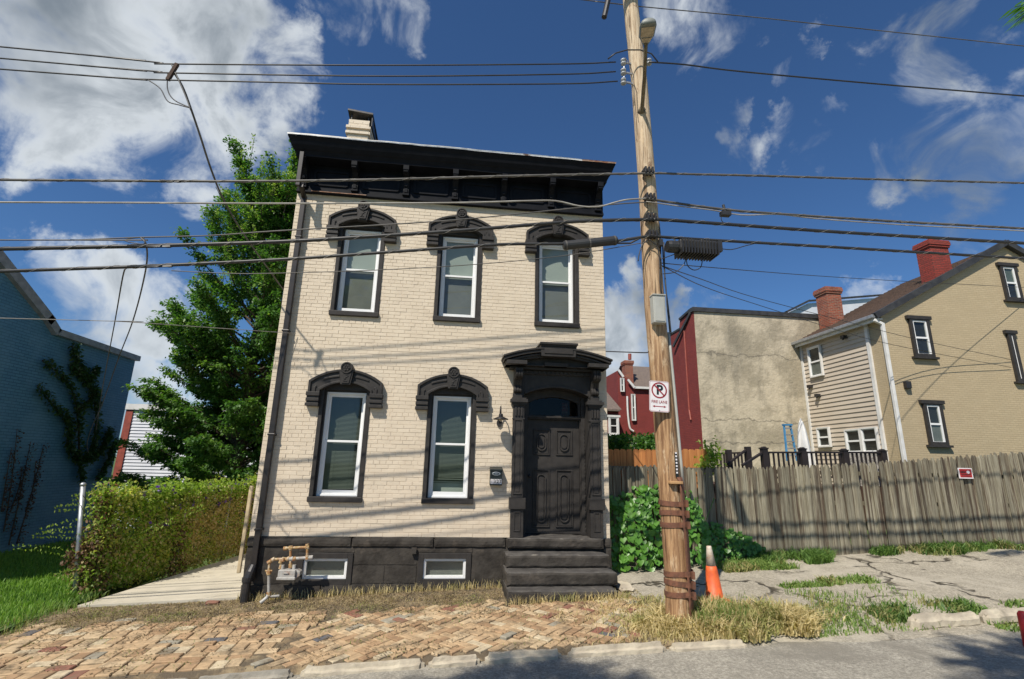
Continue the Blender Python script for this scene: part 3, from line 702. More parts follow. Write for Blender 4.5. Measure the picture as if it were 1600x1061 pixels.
# ---- windows
def rect_frame(b, x0, x1, z0, z1, w, y0, y1, wt=None, wb=None):
    wt = wt or w; wb = wb or w
    b.box(x0, x0+w, y0, y1, z0, z1); b.box(x1-w, x1, y0, y1, z0, z1)
    b.box(x0+w, x1-w, y0, y1, z1-wt, z1); b.box(x0+w, x1-w, y0, y1, z0, z0+wb)
def hood(cx, zt, par):
    # zt: height of the top of the window frame
    z = lambda v: v-2.42+zt
    b = MB().mat(mats['black'])
    O = [(cx-.60, z(2.36)), (cx-.60, z(2.52))] + arc(cx-.60, cx+.60, z(2.54), z(2.755), 17) + [(cx+.60, z(2.52)), (cx+.60, z(2.36))]
    I = [(cx-.43, z(2.36)), (cx-.43, z(2.39))] + arc(cx-.43, cx+.43, z(2.40), z(2.545), 17) + [(cx+.43, z(2.39)), (cx+.43, z(2.36))]
    b.band(O, I, -.085, .02)
    # outer raised rim
    O2 = [(cx-.625, z(2.36)), (cx-.625, z(2.53))] + arc(cx-.625, cx+.625, z(2.555), z(2.775), 17) + [(cx+.625, z(2.53)), (cx+.625, z(2.36))]
    I2 = [(cx-.585, z(2.36)), (cx-.585, z(2.51))] + arc(cx-.585, cx+.585, z(2.525), z(2.735), 17) + [(cx+.585, z(2.51)), (cx+.585, z(2.36))]
    b.band(O2, I2, -.115, .02)
    I3 = [(cx-.425, z(2.36)), (cx-.425, z(2.385))] + arc(cx-.425, cx+.425, z(2.392), z(2.538), 17) + [(cx+.425, z(2.385)), (cx+.425, z(2.36))]
    O3 = [(cx-.455, z(2.36)), (cx-.455, z(2.41))] + arc(cx-.455, cx+.455, z(2.43), z(2.575), 17) + [(cx+.455, z(2.41)), (cx+.455, z(2.36))]
    b.band(O3, I3, -.105, .02)
    # raised bars on the arch faces and hooks on the shoulders
    for sg in (-1, 1):
        A1 = arc(cx-.60, cx+.60, z(2.50), z(2.675), 33); B1 = arc(cx-.60, cx+.60, z(2.465), z(2.64), 33)
        idx = range(6, 14) if sg < 0 else range(19, 27)
        b.band([A1[i] for i in idx], [B1[i] for i in idx], -.103, -.084)
        b.box(cx+sg*.52-.02, cx+sg*.52+.02, -.103, -.084, z(2.36), z(2.45)); b.lathe_y = None
        b.box(min(cx+sg*.52, cx+sg*.485), max(cx+sg*.52, cx+sg*.485), -.103, -.084, z(2.445), z(2.475))
        x0, x1 = (cx-.645, cx-.42) if sg < 0 else (cx+.42, cx+.645)
        b.box(x0, x1, -.125, .02, z(2.29), z(2.36)); b.box(x0+.012, x1-.012, -.10, .02, z(2.255), z(2.29))
        b.box(x0+.004, x1-.004, -.115, .02, z(2.20), z(2.255)); b.box(x0+.012, x1-.012, -.095, .02, z(2.17), z(2.20)); b.box(x0, x1, -.12, .02, z(2.115), z(2.17))
    b.build('window_hood', par, bevel=.006)
    k = MB().mat(mats['black'])
    k.prism([(cx-.085, z(2.50)), (cx+.085, z(2.50)), (cx+.125, z(2.76)), (cx-.125, z(2.76))], -.15, -.02)
    k.prism([(cx-.06, z(2.52)), (cx+.06, z(2.52)), (cx+.09, z(2.70)), (cx-.09, z(2.70))], -.165, -.149)
    for dx, dz, a in ((0, .09, .5), (.02, .13, -.5), (-.02, .05, .8), (0, .03, 0)):
        k.beam((cx+dx-.03*math.cos(a), -.168, z(2.53)+dz-.03*math.sin(a)), (cx+dx+.03*math.cos(a), -.168, z(2.53)+dz+.03*math.sin(a)), .012, .012)
    n = 20; bc = z(2.79)
    for r0, y0 in ((.105, -.16), (.075, -.168)):
        k.prism([(cx+r0*math.cos(2*math.pi*i/n), bc+r0*math.sin(2*math.pi*i/n)) for i in range(n)], y0, -.02)
    for i in range(7):
        t = 2*math.pi*i/6 if i < 6 else 0; rr_ = .042 if i < 6 else 0
        k.prism([(cx+rr_*math.cos(t)+.019*math.cos(2*math.pi*j/8), bc+rr_*math.sin(t)+.019*math.sin(2*math.pi*j/8)) for j in range(8)], -.186, -.16)
    # ring
    ro = [(cx+.10*math.cos(2*math.pi*i/n), bc+.10*math.sin(2*math.pi*i/n)) for i in range(n+1)]; ri = [(cx+.078*math.cos(2*math.pi*i/n), bc+.078*math.sin(2*math.pi*i/n)) for i in range(n+1)]
    k.band(ro, ri, -.182, -.15)
    k.build('keystone', par, bevel=.003)
wi = 0
for c, z0, z1, kind in wins:
    cx = WCX[c]; x0, x1 = cx-WH, cx+WH
    b = MB().mat(mats['black'])   # wooden casing lining the opening
    b.box(x0-.0, x0+.065, -.022, .26, z0, z1+.13); b.box(x1-.065, x1, -.022, .26, z0, z1+.13)
    b.box(x0+.065, x1-.065, .04, .26, z1-.0, z1+.13)
    b.box(x0+.065, x1-.065, .09, .13, z1-.03, z1)
    b.box(x0+.065, x0+.09, .05, .26, z0, z1); b.box(x1-.09, x1-.065, .05, .26, z0, z1)
    w = b.build('window', house, bevel=.004)
    b = MB().mat(mats['black']); b.box(x0-.01, x1+.01, -.06, .2, z0-.088, z0); b.build('sill', w, bevel=.008)
    fx0, fx1, fz0, fz1 = cx-.34, cx+.34, z0, z1-.03
    b = MB().mat(mats['vinyl']); rect_frame(b, fx0, fx1, fz0+.002, fz1, .028, .10, .20)
    rect_frame(b, fx0+.028, fx1-.028, fz0+.03, fz1-.028, .014, .115, .19); b.build('frame', w, bevel=.003)
    zm = (fz0+fz1)/2+.03
    b = MB().mat(mats['vinyl']); rect_frame(b, fx0+.042, fx1-.042, zm-.02, fz1-.042, .032, .150, .18, .034, .04); b.build('upper_sash', w, bevel=.003)
    b = MB().mat(mats['vinyl']); rect_frame(b, fx0+.042, fx1-.042, fz0+.044, zm+.02, .036, .122, .148, .036, .055); b.build('lower_sash', w, bevel=.003)
    for (a, d, yy) in ((zm+.02, fz1-.076, .168), (fz0+.099, zm-.016, .136)):
        b = MB().mat(mats['glass']); b.add([(fx0+.07, yy, a), (fx1-.07, yy, a), (fx1-.07, yy, d), (fx0+.07, yy, d)], [(0, 1, 2, 3)]); b.build('pane', w, recalc=False)
    if kind == 'low':
        b = MB().mat(mats['blind']); z = fz1-.08; k = 0
        zb = fz0+.10 if c == 'a' else fz0+.33
        while z > zb:
            b.add([(fx0+.05, .215, z), (fx1-.05, .215, z), (fx1-.05, .232, z+.015), (fx0+.05, .232, z+.015)], [(0, 1, 2, 3)]); z -= .022
        for dx in (-.13, .13): b.box(cx+dx-.001, cx+dx+.001, .213, .215, zb, fz1-.06)
        b.box(fx0+.05, fx1-.05, .205, .235, fz1-.09, fz1-.04); b.box(fx0+.05, fx1-.05, .21, .235, zb-.03, zb-.012)
        b.build('blind', w, recalc=False)
        if c == 'b':
            b = MB().mat(mats['shade']); b.box(fx0+.03, fx1-.03, .3, .31, fz0, fz0+.24); b.box(fx0+.03, fx1-.03, .29, .31, fz0+.25, fz0+.27); b.build('interior_ledge', w)
        b = MB().mat(mats['curtain']); b.box(fx0, fx1, .42, .43, fz0, fz1); b.build('inner_curtain', w)
    else:
        b = MB().mat(mats['shade']); b.box(fx0+.03, fx1-.03, .205, .208, zm-.03 if c != 'a' else zm+.02, fz1); b.build('roller_shade', w)
        b = MB().mat(mats['curtain']); b.box(fx0+.02, fx1-.02, .212, .215, fz0, zm+.05); b.build('inner_curtain', w)
    hood(cx, z1, w)
# basement windows
for (x0, x1, z0, z1), lab in zip(bops, ('basement window partly behind the gas meter', 'basement window left of the stone steps')):
    b = MB().mat(mats['black']); rect_frame(b, x0-.02, x1+.02, z0-.02, z1+.02, .085, -.045, .12); w = b.build('basement_window', house, bevel=.005, label=lab)
    b = MB().mat(mats['vinyl']); rect_frame(b, x0+.066, x1-.066, z0+.066, z1-.066, .03, -.01, .08); rect_frame(b, x0+.098, x1-.098, z0+.098, z1-.098, .012, .0, .08); b.build('frame', w, bevel=.003)
    b = MB().mat(mats['glass']); b.add([(x0+.1, .03, z0+.1), (x1-.1, .03, z0+.1), (x1-.1, .03, z1-.1), (x0+.1, .03, z1-.1)], [(0, 1, 2, 3)]); b.build('pane', w, recalc=False)
    b = MB().mat(mats['curtain']); b.box(x0+.05, x1-.05, .09, .1, z0, z1); b.build('inner_curtain', w)
# small bracket on the water table
b = MB().mat(mats['blackstone']); b.box(2.60, 2.68, -.10, -.05, -.24, -.15); b.build('wall_outlet_box', house)
# ---- cornice
prof = [(.0, 6.76, 0), (-.335, 6.75, 0), (-.34, 6.785, 0), (-.345, 6.79, .0), (-.375, 6.84, .03), (-.40, 6.86, .05), (-.445, 6.92, .08), (-.475, 6.99, .105), (-.515, 7.045, .13), (-.515, 7.085, .13), (0.02, 7.085, .0)]
b = MB().mat(mats['cornice']); n = len(prof)
nx_ = 40; vs = []
for i in range(nx_+1):
    t = i/nx_
    for (yy, zz, ex) in prof:
        xa, xb = 0-ex, HW+ex; x = xa+(xb-xa)*t
        vs.append((x, yy, zz+.012*mn.noise(Vector((x*1.2, 0, 0)))))
fs = [(i*n+j, (i+1)*n+j, (i+1)*n+j+1, i*n+j+1) for i in range(nx_) for j in range(n-1)] + [tuple(range(n)), tuple(reversed(range(nx_*n, nx_*n+n)))]
b.add(vs, fs); corn = b.build('cornice', house)
b = MB().mat(mats['flash'])
def flash(x0, x1, m):
    q = MB().mat(m); k = 30; vs = []; 
    for i in range(k+1):
        x = x0+(x1-x0)*i/k; dz = .012*mn.noise(Vector((x*1.2, 0, 0)))+.006*mn.noise(Vector((x*6, 2, 0)))
        vs += [(x, -.53, 7.062+dz+.008*mn.noise(Vector((x*9, 5, 0)))), (x, -.527, 7.10+dz), (x, -.1, 7.12+dz)]
    q.add(vs, [(i*3+j, (i+1)*3+j, (i+1)*3+j+1, i*3+j+1) for i in range(k) for j in (0, 1)])
    q.build('edge_flashing', corn, recalc=False)
flash(-.14, 5.45, mats['flash']); flash(5.45, 6.14, mats['rustflash'])
b = MB().mat(mats['cornice']); b.box(.0, HW, -.045, .01, 6.17, 6.76); b.box(0, HW, -.085, .01, 6.155, 6.20); b.box(0, HW, -.065, .01, 6.20, 6.235)
b.build('frieze_board', corn, bevel=.006)
b = MB().mat(mats['rustflash']); b.box(.28, 1.3, -.098, -.086, 6.17, 6.185); b.build('peeling_edge', corn)
bx = [.12, 1.07, 2.04, 2.99, 3.95, 4.91, 5.88]
for x in bx:
    b = MB().mat(mats['cornice'])
    pr = [(-.045, 6.27), (-.10, 6.27), (-.105, 6.33), (-.085, 6.40), (-.12, 6.50), (-.20, 6.58), (-.30, 6.61), (-.335, 6.66), (-.335, 6.76), (-.045, 6.76)]
    b.prism(pr, x-.055, x+.055, 'YZ'); b.prism([(-.105, 6.29), (-.12, 6.29), (-.12, 6.38), (-.105, 6.38)], x-.03, x+.03, 'YZ')
    b.box(x-.025, x+.025, -.125, -.09, 6.42, 6.47)
    b.box(x-.065, x+.065, -.12, -.04, 6.235, 6.272)
    b.build('cornice_bracket', corn, bevel=.006)
    b = MB().mat(mats['metal']); b.box(x-.045, x+.045, -.345, -.29, 6.60, 6.63)
    b.mats = [mats['cornice']]; b.build('bracket_tip', corn, bevel=.012)
for i in range(6):
    x0, x1 = bx[i]+.13, bx[i+1]-.13
    if i == 0: x0 = bx[0]+.16
    b = MB().mat(mats['cornice'])
    z0, z1 = 6.32, 6.66; r = .05
    pts = []
    for cx_, cz_, a0_ in ((x1-r, z1-r, 0), (x0+r, z1-r, 90), (x0+r, z0+r, 180), (x1-r, z0+r, 270)):
        for k in range(5): t = math.radians(a0_+22.5*k); pts.append((cx_+r*math.cos(t), cz_+r*math.sin(t)))
    cxm, czm = (x0+x1)/2, (z0+z1)/2
    inn = [((px_-cxm)*(1-.05/(x1-x0)*2)+cxm, (pz_-czm)*(1-.05/(z1-z0)*2)+czm) for px_, pz_ in pts]
    b.band(pts+[pts[0]], inn+[inn[0]], -.068, -.04)
    b.build('cornice_panel', corn, bevel=.004)
# ---- chimney
ch = MB().mat(mats['mortar']); ch.box(.56, 1.0, .9, 1.6, 6.9, 8.52); chim = ch.build('chimney', house, label='cream brick chimney with corbelled top and slanted metal cap')
b = MB().mat(mats['cream'])
def chim_ring(x0, x1, y0, y1, z):
    v_, f_ = brick_shape(.18); k = 0
    def run(a, c, place):
        x = a - (.1 if int(z/.0685) % 2 else 0)
        while x < c:
            u0, u1 = max(a, x), min(c, x+.2)
            if u1-u0 > .03:
                vv, ff = brick_shape(u1-u0-.008); place(vv, ff, (u0+u1)/2)
            x += .2
    run(x0, x1, lambda vv, ff, m_: b.add([(m_+p_[0], y0+p_[1], z+p_[2]) for p_ in vv], ff))
    run(y0, y1, lambda vv, ff, m_: b.add([(x1-p_[1], m_+p_[0], z+p_[2]) for p_ in vv], ff))
    run(y0, y1, lambda vv, ff, m_: b.add([(x0+p_[1], m_-p_[0], z+p_[2]) for p_ in vv], ff))
z = 6.95; k = 0
zt = 8.5
while z < zt:
    e = 0
    if 8.12 < z < 8.2 or 8.26 < z < 8.34: e = .04
    if z > 8.40: e = -.0
    if e > 0: b.mat(mats['cream']).box(.56-e, 1.0+e, .9-e, 1.6+e, z, z+.06)
    chim_ring(.56-e, 1.0+e, .9-e, 1.6+e, z); z += .0685
b.box(.555, 1.005, .895, 1.605, zt-.0, zt+.05)
b.box(.53, 1.04, .86, 1.65, 7.72, 7.76)
b.build('chimney_bricks', chim, kind='stuff')
b = MB().mat(mats['darkmetal'])
b.add([(.52, .84, 8.78), (1.07, .84, 8.72), (1.10, 1.70, 8.52), (.52, 1.70, 8.58), (.52, .84, 8.74), (1.07, .84, 8.68), (1.10, 1.70, 8.48), (.52, 1.70, 8.54)], [(0, 1, 2, 3), (7, 6, 5, 4), (0, 4, 5, 1), (1, 5, 6, 2), (2, 6, 7, 3), (3, 7, 4, 0)])
b.box(1.045, 1.065, .88, 1.66, 8.42, 8.66)
for xx, yy in ((.60, .93), (.97, .93)): b.box(xx-.012, xx+.012, yy-.012, yy+.012, 8.5, 8.75)
b.build('chimney_cap', chim)
# ---- downspout
P1, P2 = PX(472, 245, -.40), PX(470.5, 291, -.40)
b = MB().mat(mats['spout'])
xa = .165
path = [(P1.x, -.40, P1.z), (P2.x, -.40, P2.z+.05), (P2.x-.005, -.38, P2.z), (xa+.01, -.12, P2.z-.02), (xa, -.075, P2.z-.08), (xa, -.07, P2.z-.2)]
def rectpipe(b, path, w, d):
    for i in range(len(path)-1): b.beam(path[i], path[i+1], w, d, (0, 1, 0) if abs(Vector(path[i+1]).z-Vector(path[i]).z) > .1 else (0, 0, 1))
b.box(P1.x-.04, P1.x+.04, -.44, -.36, P2.z, 6.78)
b.beam((P2.x, -.40, P2.z+.02), (xa, -.09, P2.z-.05), .078, .075)
b.box(xa-.045, xa+.045, -.125, -.045, -.60, P2.z-.02)
for zz in (5.2, 3.4, 1.6, .1): b.box(xa-.06, xa+.06, -.13, -.01, zz, zz+.035)
b.build('downspout', house, bevel=.008, label='dark metal downspout down the left end of the front wall')
b = MB().mat(mats['darkmetal']); b.tube([(xa-.035, -.19, -1.02), (xa-.035, -.19, -.60)], .062, 14); b.tube([(xa-.03, -.19, -.62), (xa-.01, -.17, -.50), (xa, -.12, -.42)], [.072, .068, .06], 12); b.tube([(xa-.035, -.19, -.63), (xa-.035, -.19, -.57)], .075, 14)
b.build('downspout_boot', house, smooth=False)
b = MB().mat(mats['mortar'])
b = MB().mat(M('cream_metal_pipe', (.60, .47, .28), .55)); b.beam((-.085, .02, -.55), (-.075, .02, .78), .055, .055, (0, 1, 0)); b.build('corner_conduit', house, bevel=.01)
# ---- entrance
ent = MB().mat(mats['black'])
DX0, DX1 = 4.44, 5.63
# reveal boards lining the opening, spandrel with the arch
ent.box(DX0-.14, DX0, -.03, .45, .02, 2.5); ent.box(DX1, DX1+.13, -.03, .45, .02, 2.5)
A = arc(DX0, DX1, 2.46, 2.60, 21)
ent.band([(DX0, 2.93)]+[(u_, 2.93) for u_, v_ in A]+[(DX1, 2.93)], [(DX0, 2.44)]+A+[(DX1, 2.44)], -.045, .30)
ent.box(DX0-.14, DX0, -.045, .0, 2.44, 2.93); ent.box(DX1, DX1+.13, -.045, .0, 2.44, 2.93)
A2 = arc(DX0, DX1, 2.50, 2.64, 21); ent.band([(u_, v_+.0) for u_, v_ in A2], A, -.058, -.04)
surround = ent.build('door_surround', house, bevel=.005, label='black painted doorcase with pilasters, consoles and segmental pediment')
# inner frame and transom
b = MB().mat(mats['black'])
b.box(DX0, DX0+.10, .22, .42, .02, 2.5); b.box(DX1-.07, DX1, .22, .42, .02, 2.5); b.box(DX1-.085, DX1-.07, .26, .40, .02, 2.06)
b.box(DX0+.10, DX1-.07, .25, .40, 2.05, 2.12); b.box(DX0+.10, DX1-.07, .22, .26, 2.075, 2.10)
A3 = arc(DX0+.10, DX1-.07, 2.34, 2.47, 15); b.band([(u_, 2.65) for u_, v_ in A3], A3, .27, .40)
b.box(DX0+.10, DX0+.14, .28, .4, 2.12, 2.45); b.box(DX1-.11, DX1-.07, .28, .4, 2.12, 2.45)
for k in range(26): b.box(DX1-.022, DX1-.008, .205, .222, .1+k*.07, .14+k*.07)
df = b.build('door_frame', house, bevel=.004)
b = MB().mat(mats['glassdark']); b.add([(DX0+.12, .33, 2.12), (DX1-.09, .33, 2.12), (DX1-.09, .33, 2.48), (DX0+.12, .33, 2.48)], [(0, 1, 2, 3)]); b.build('transom_pane', df, recalc=False)
b = MB().mat(mats['interior']); b.box(DX0, DX1, .9, .91, 2, 2.7); b.mat(mats['chimbrick']); b.box(5.30, 5.42, .7, .75, 2.12, 2.42); b.box(4.5, 4.62, .6, .66, 2.1, 2.15); b.build('hall_interior', df)
# door slab with moulded panels
d0, d1 = DX0+.10, DX1-.085
b = MB().mat(mats['black']); b.box(d0, d1, .34, .39, .04, 2.05)
def frame_moulding(b, x0, x1, z0, z1, y, w=.022):
    rect_frame(b, x0, x1, z0, z1, w, y-.022, y+.005); rect_frame(b, x0+w+.006, x1-w-.006, z0+w+.006, z1-w-.006, .008, y-.010, y+.005)
def oval(cx, cz, rx, rz, n=20, flat=0):
    return [(cx+rx*math.cos(2*math.pi*i/n), cz+(flat if math.sin(2*math.pi*i/n) > 1e-6 else -flat if math.sin(2*math.pi*i/n) < -1e-6 else 0)+rz*math.sin(2*math.pi*i/n)) for i in range(n+1)]
for px0, px1 in ((4.675, 4.985), (5.10, 5.415)):
    cx_ = (px0+px1)/2
    frame_moulding(b, px0, px1, 1.40, 1.865, .34)
    b.band(oval(cx_, 1.63, .095, .10, 20, .06), oval(cx_, 1.63, .075, .08, 20, .06), .315, .342); b.prism(oval(cx_, 1.63, .055, .06, 16, .05)[:-1], .322, .342)
    frame_moulding(b, px0, px1, .14, 1.14, .34)
    b.band(oval(cx_, .64, .09, .09, 20, .33), oval(cx_, .64, .07, .07, 20, .33), .315, .342); b.prism(oval(cx_, .64, .05, .05, 16, .32)[:-1], .325, .342)
door = b.build('door', house, bevel=.003, label='black panelled front door')
b = MB().mat(mats['black']); b.box(d0, d1, .30, .34, .035, .07); b.build('threshold', door)
b = MB().mat(mats['darkmetal']); b.tube([(d0+.07, .34, 1.02), (d0+.07, .29, 1.02)], [.02, .02], 10); b.lathe([(.0, -.03), (.025, -.02), (.032, 0), (.025, .02), (0, .03)], (d0+.07, .27, 1.02), 12); b.build('door_handle', door, smooth=True)
# pilasters
for px0, px1 in ((4.225, 4.445), (5.625, 5.845)):
    b = MB().mat(mats['black'])
    b.box(px0+.01, px1-.01, -.10, -.03, .62, 2.27); rect_frame(b, px0+.03, px1-.03, .72, 2.0, .02, -.115, -.099); b.box(px0+.075, px1-.075, -.108, -.099, .76, 1.96)
    for k in range(3): b.box(px0+.042+k*.053, px0+.072+k*.053, -.125, -.099, 2.06, 2.21)
    b.box(px0+.0, px1-.0, -.115, -.03, 2.00, 2.025)
    b.box(px0-.01, px1+.01, -.13, -.03, 2.25, 2.28); b.box(px0-.045, px1+.045, -.17, -.03, 2.30, 2.36); b.box(px0-.025, px1+.025, -.15, -.03, 2.275, 2.305); b.box(px0-.02, px1+.02, -.145, -.03, 2.355, 2.385)
    b.box(px0-.03, px1+.03, -.16, -.03, .48, .665); b.box(px0, px1, -.12, -.03, .02, .48); rect_frame(b, px0+.05, px1-.05, .12, .44, .02, -.132, -.119)
    b.build('pilaster', surround, bevel=.006)
for px0, px1 in ((4.235, 4.375), (5.665, 5.805)):
    b = MB().mat(mats['black'])
    def circ(cy, cz, r_, a0_, a1_, k=7): return [(cy+r_*math.cos(math.radians(a0_+(a1_-a0_)*i/(k-1))), cz+r_*math.sin(math.radians(a0_+(a1_-a0_)*i/(k-1)))) for i in range(k)]
    pr = [(-.03, 2.92)] + [(-.30, 2.90)] + circ(-.235, 2.80, .085, 140, 270, 8) + [(-.17, 2.70), (-.13, 2.60)] + circ(-.115, 2.52, .05, 150, 270, 6) + [(-.03, 2.46)]
    b.prism(pr, px0, px1, 'YZ')
    for k in range(3):
        xx = px0+.012+k*.045
        pr2 = [(yy-.016, zz) for yy, zz in pr[1:-1]] + [(yy+.01, zz) for yy, zz in reversed(pr[1:-1])]
        b.prism(pr2, xx, xx+.026, 'YZ')
    b.box(px0-.012, px1+.012, -.13, -.03, 2.385, 2.46)
    b.build('console_bracket', surround, bevel=.004)
# pediment
b = MB().mat(mats['black'])
cxp = 4.99; hwp = .97
b.box(cxp-.84, cxp+.84, -.20, .0, 2.90, 2.945); b.box(cxp-.70, cxp+.70, -.09, 0, 2.83, 2.90)
for k in range(16): b.box(cxp-.62+k*.08, cxp-.585+k*.08, -.115, -.085, 2.845, 2.895)
b.box(cxp-hwp+.03, cxp+hwp-.03, -.30, 0, 2.945, 2.965)
for x0, x1 in ((cxp-.93, cxp-.56), (cxp-.23, cxp+.20), (cxp+.56, cxp+.93)): b.box(x0, x1, -.43 if abs(x0+x1-2*cxp) > .3 else -.33, -.02, 2.945, 3.015)
T = arc(cxp-.90, cxp+.90, 2.99, 3.20, 21); b.band(T, [(u_, 2.95) for u_, v_ in T], -.22, 0)      # tympanum
for (zo, zi, za, zb, y0, ex) in ((.035, .0, 3.095, 3.275, -.47, .02), (.0, -.05, 3.06, 3.24, -.445, .0), (-.05, -.085, 3.0, 3.18, -.40, -.03)):
    O = arc(cxp-hwp-ex, cxp+hwp+ex, za+.0, zb, 25); I = [(u_, v_-(zo-zi)) for u_, v_ in O]
    b.band(O, I, y0, 0)
T1 = arc(cxp-hwp, cxp+hwp, 2.985, 3.165, 25)
for idx in (range(2, 10), range(15, 23)):
    b.band([T1[i] for i in idx], [(T1[i][0], T1[i][1]-.06) for i in idx], -.36, 0)
b.prism([(cxp-.31, 3.10), (cxp+.31, 3.10), (cxp+.33, 3.31), (cxp-.33, 3.31)], -.46, 0)
b.box(cxp-.345, cxp+.345, -.51, 0, 3.31, 3.35); b.box(cxp-.33, cxp+.33, -.485, 0, 3.285, 3.31)
b.box(cxp-.26, cxp+.26, -.475, -.4, 3.15, 3.24)
b.build('pediment', surround, bevel=.006)
# ---- steps
sl_ = [(4.17, 5.85, -.16, .42, -.155, .020, 'sill slab'), (4.12, 5.86, -.44, -.02, -.40, -.195, ''), (4.10, 5.88, -.74, -.1, -.605, -.398, ''), (4.10, 5.80, -1.02, -.2, -.86, -.603, '')]
steps = []
for x0, x1, y0, y1, z0, z1, nm in sl_:
    q = MB().mat(mats['blackstone']); q.rough(x0, x1, y0, y1, z0, z1, .05, .011, 5, .014)
    o = q.build('stone_step', house, label='top stone slab under the door' if nm else None)
    o.data.materials.append(mats['steptread'])
    for pl in o.data.polygons:
        if pl.normal.z > .7: pl.material_index = 1
# ================================================================== small things on the house
mb = thing('mailbox', (3.96, 0, .85), 'small black wall mailbox with oval emblem and number plates beside the front door', 'mailbox')
b = MB().mat(mats['signblack']); b.box(3.855, 4.065, -.13, .0, .86, 1.12); b.prism([(-.145, 1.10), (-.145, 1.13), (0, 1.17), (0, 1.10)], 3.85, 4.07, 'YZ'); b.build('mailbox_body', mb, bevel=.006)
b = MB().mat(mats['metal']); b.prism(oval(3.96, 1.055, .075, .032, 20)[:-1], -.14, -.13); b.build('emblem', mb, bevel=.004)
b = MB().mat(mats['signblack']); b.band(oval(3.96, 1.055, .05, .018, 20), oval(3.96, 1.055, .035, .010, 20), -.143, -.139); b.build('emblem_ring', mb)
for k, dgt in enumerate('1327'):
    xx = 3.887+k*.049
    b = MB().mat(mats['signwhite']); b.box(xx-.021, xx+.021, -.134, -.13, .885, .965); pl = b.build('number_plate', mb)
    text_mesh('number', dgt, .085, (xx, -.136, .925), mats['signblack'], pl, sx=.8, bold=.002)
lm = thing('wall_lamp', (3.99, 0, 2.0), 'small dark gooseneck barn lamp on the brick wall left of the door', 'lamp')
b = MB().mat(mats['darkmetal']); b.prism(oval(4.0, 1.93, .05, .07, 16)[:-1], -.03, 0); b.build('back_plate', lm, bevel=.004)
gp = [(4.0, -.02, 1.95)] + [(4.0, -.12-.115*math.cos(t)-.0, 2.10+.13*math.sin(t)) for t in np.linspace(0, 3.0, 9)]
gp = [(4.0, -.03, 1.93), (4.0, -.07, 2.0), (4.0, -.10, 2.12), (4.0, -.15, 2.20), (4.0, -.21, 2.21), (4.0, -.25, 2.16), (4.0, -.26, 2.06)]
b = MB().mat(mats['darkmetal']); b.tube(gp, .010, 8); b.build('gooseneck', lm, smooth=True)
b = MB().mat(mats['darkmetal']); b.lathe([(.02, .09), (.035, .085), (.04, .04), (.13, .0), (.135, -.012), (.125, -.008), (.035, .03)], (4.0, -.26, 1.985), 20); b.build('lamp_shade', lm, smooth=True)
b = MB().mat(mats['lens']); b.lathe([(.012, .03), (.03, .0), (.028, -.03), (.0, -.05)], (4.0, -.26, 1.985), 10); b.build('bulb', lm, smooth=True)
# gas meter
gm = thing('gas_meter', (.8, -.3, -.9), 'grey gas meter with rusty yellow pipes at the foot of the wall', 'gas meter')
y = -.33
def gx(px, py): p_ = PX(px, py, y); return (p_.x, y, p_.z)
b = MB().mat(mats['greymeter']); a_, c_ = PX(437, 889, y), PX(463, 903, y)
b.box(a_.x+.01, c_.x, y-.10, y+.10, c_.z, a_.z); b.box(a_.x-.0, c_.x+.01, y-.115, y+.11, c_.z-.01, c_.z+.03); b.box(a_.x+.09, a_.x+.17, y-.118, y-.1, a_.z-.05, a_.z-.03)
b.build('meter_body', gm, bevel=.02)
b = MB().mat(mats['greymeter']); b.tube([(a_.x+.04, y, a_.z-.02), (a_.x+.04, y, a_.z+.06)], .028, 10); b.tube([(c_.x-.05, y, a_.z-.02), (c_.x-.05, y, a_.z+.06)], .028, 10); b.build('pipe_coupling', gm)
b = MB().mat(mats['greymeter'])
b.prism([(c_.x-.0, c_.z+.0), (c_.x+.06, c_.z+.04), (c_.x+.06, a_.z-.03), (c_.x, a_.z)], y-.06, y+.08); b.build('regulator', gm, bevel=.006)
pipes = [[gx(420, 928), gx(420, 895)], [gx(420, 895), gx(421, 878), gx(427, 874), gx(450, 873), gx(460, 873)], [gx(439, 886), gx(439, 877), gx(443, 874)],
         [gx(454, 884), gx(454, 856)], [gx(446, 857), gx(454, 856), gx(480, 855)], [gx(480, 853), gx(480, 871)], [gx(455, 873), gx(486, 871)]]
for i, pp in enumerate(pipes):
    b = MB().mat(mats['greymeter'] if i in (0, 6) else mats['rustpipe']); rr_ = .022 if i in (0, 6) else .019
    b.tube(pp, rr_, 10)
    b.mat(mats['rustpipe'] if i != 6 else mats['greymeter'])
    for e_ in pp: 
        d_ = Vector(pp[-1])-Vector(pp[0]); d_.normalize(); v_ = Vector(e_); b.tube([v_-d_*.028, v_+d_*.028], rr_+.010, 10)
    b.build('gas_pipe', gm, smooth=False)
b = MB().mat(mats['rustpipe']); v_ = Vector(gx(420, 892)); b.tube([v_-Vector((.05, 0, 0)), v_+Vector((.05, 0, 0))], .014, 8); b.tube([v_-Vector((0, .03, 0)), v_+Vector((0, .03, 0))], .026, 10); b.build('valve', gm)
b = MB().mat(mats['greymeter']); v_ = Vector(gx(420, 928)); b.tube([v_, v_+Vector((-.02, -.02, -.05)), v_+Vector((-.09, -.05, -.11))], .026, 10); b.tube([v_+Vector((.02, 0, -.04)), v_+Vector((.14, .05, -.04))], .02, 8); b.build('pipe_elbow', gm)
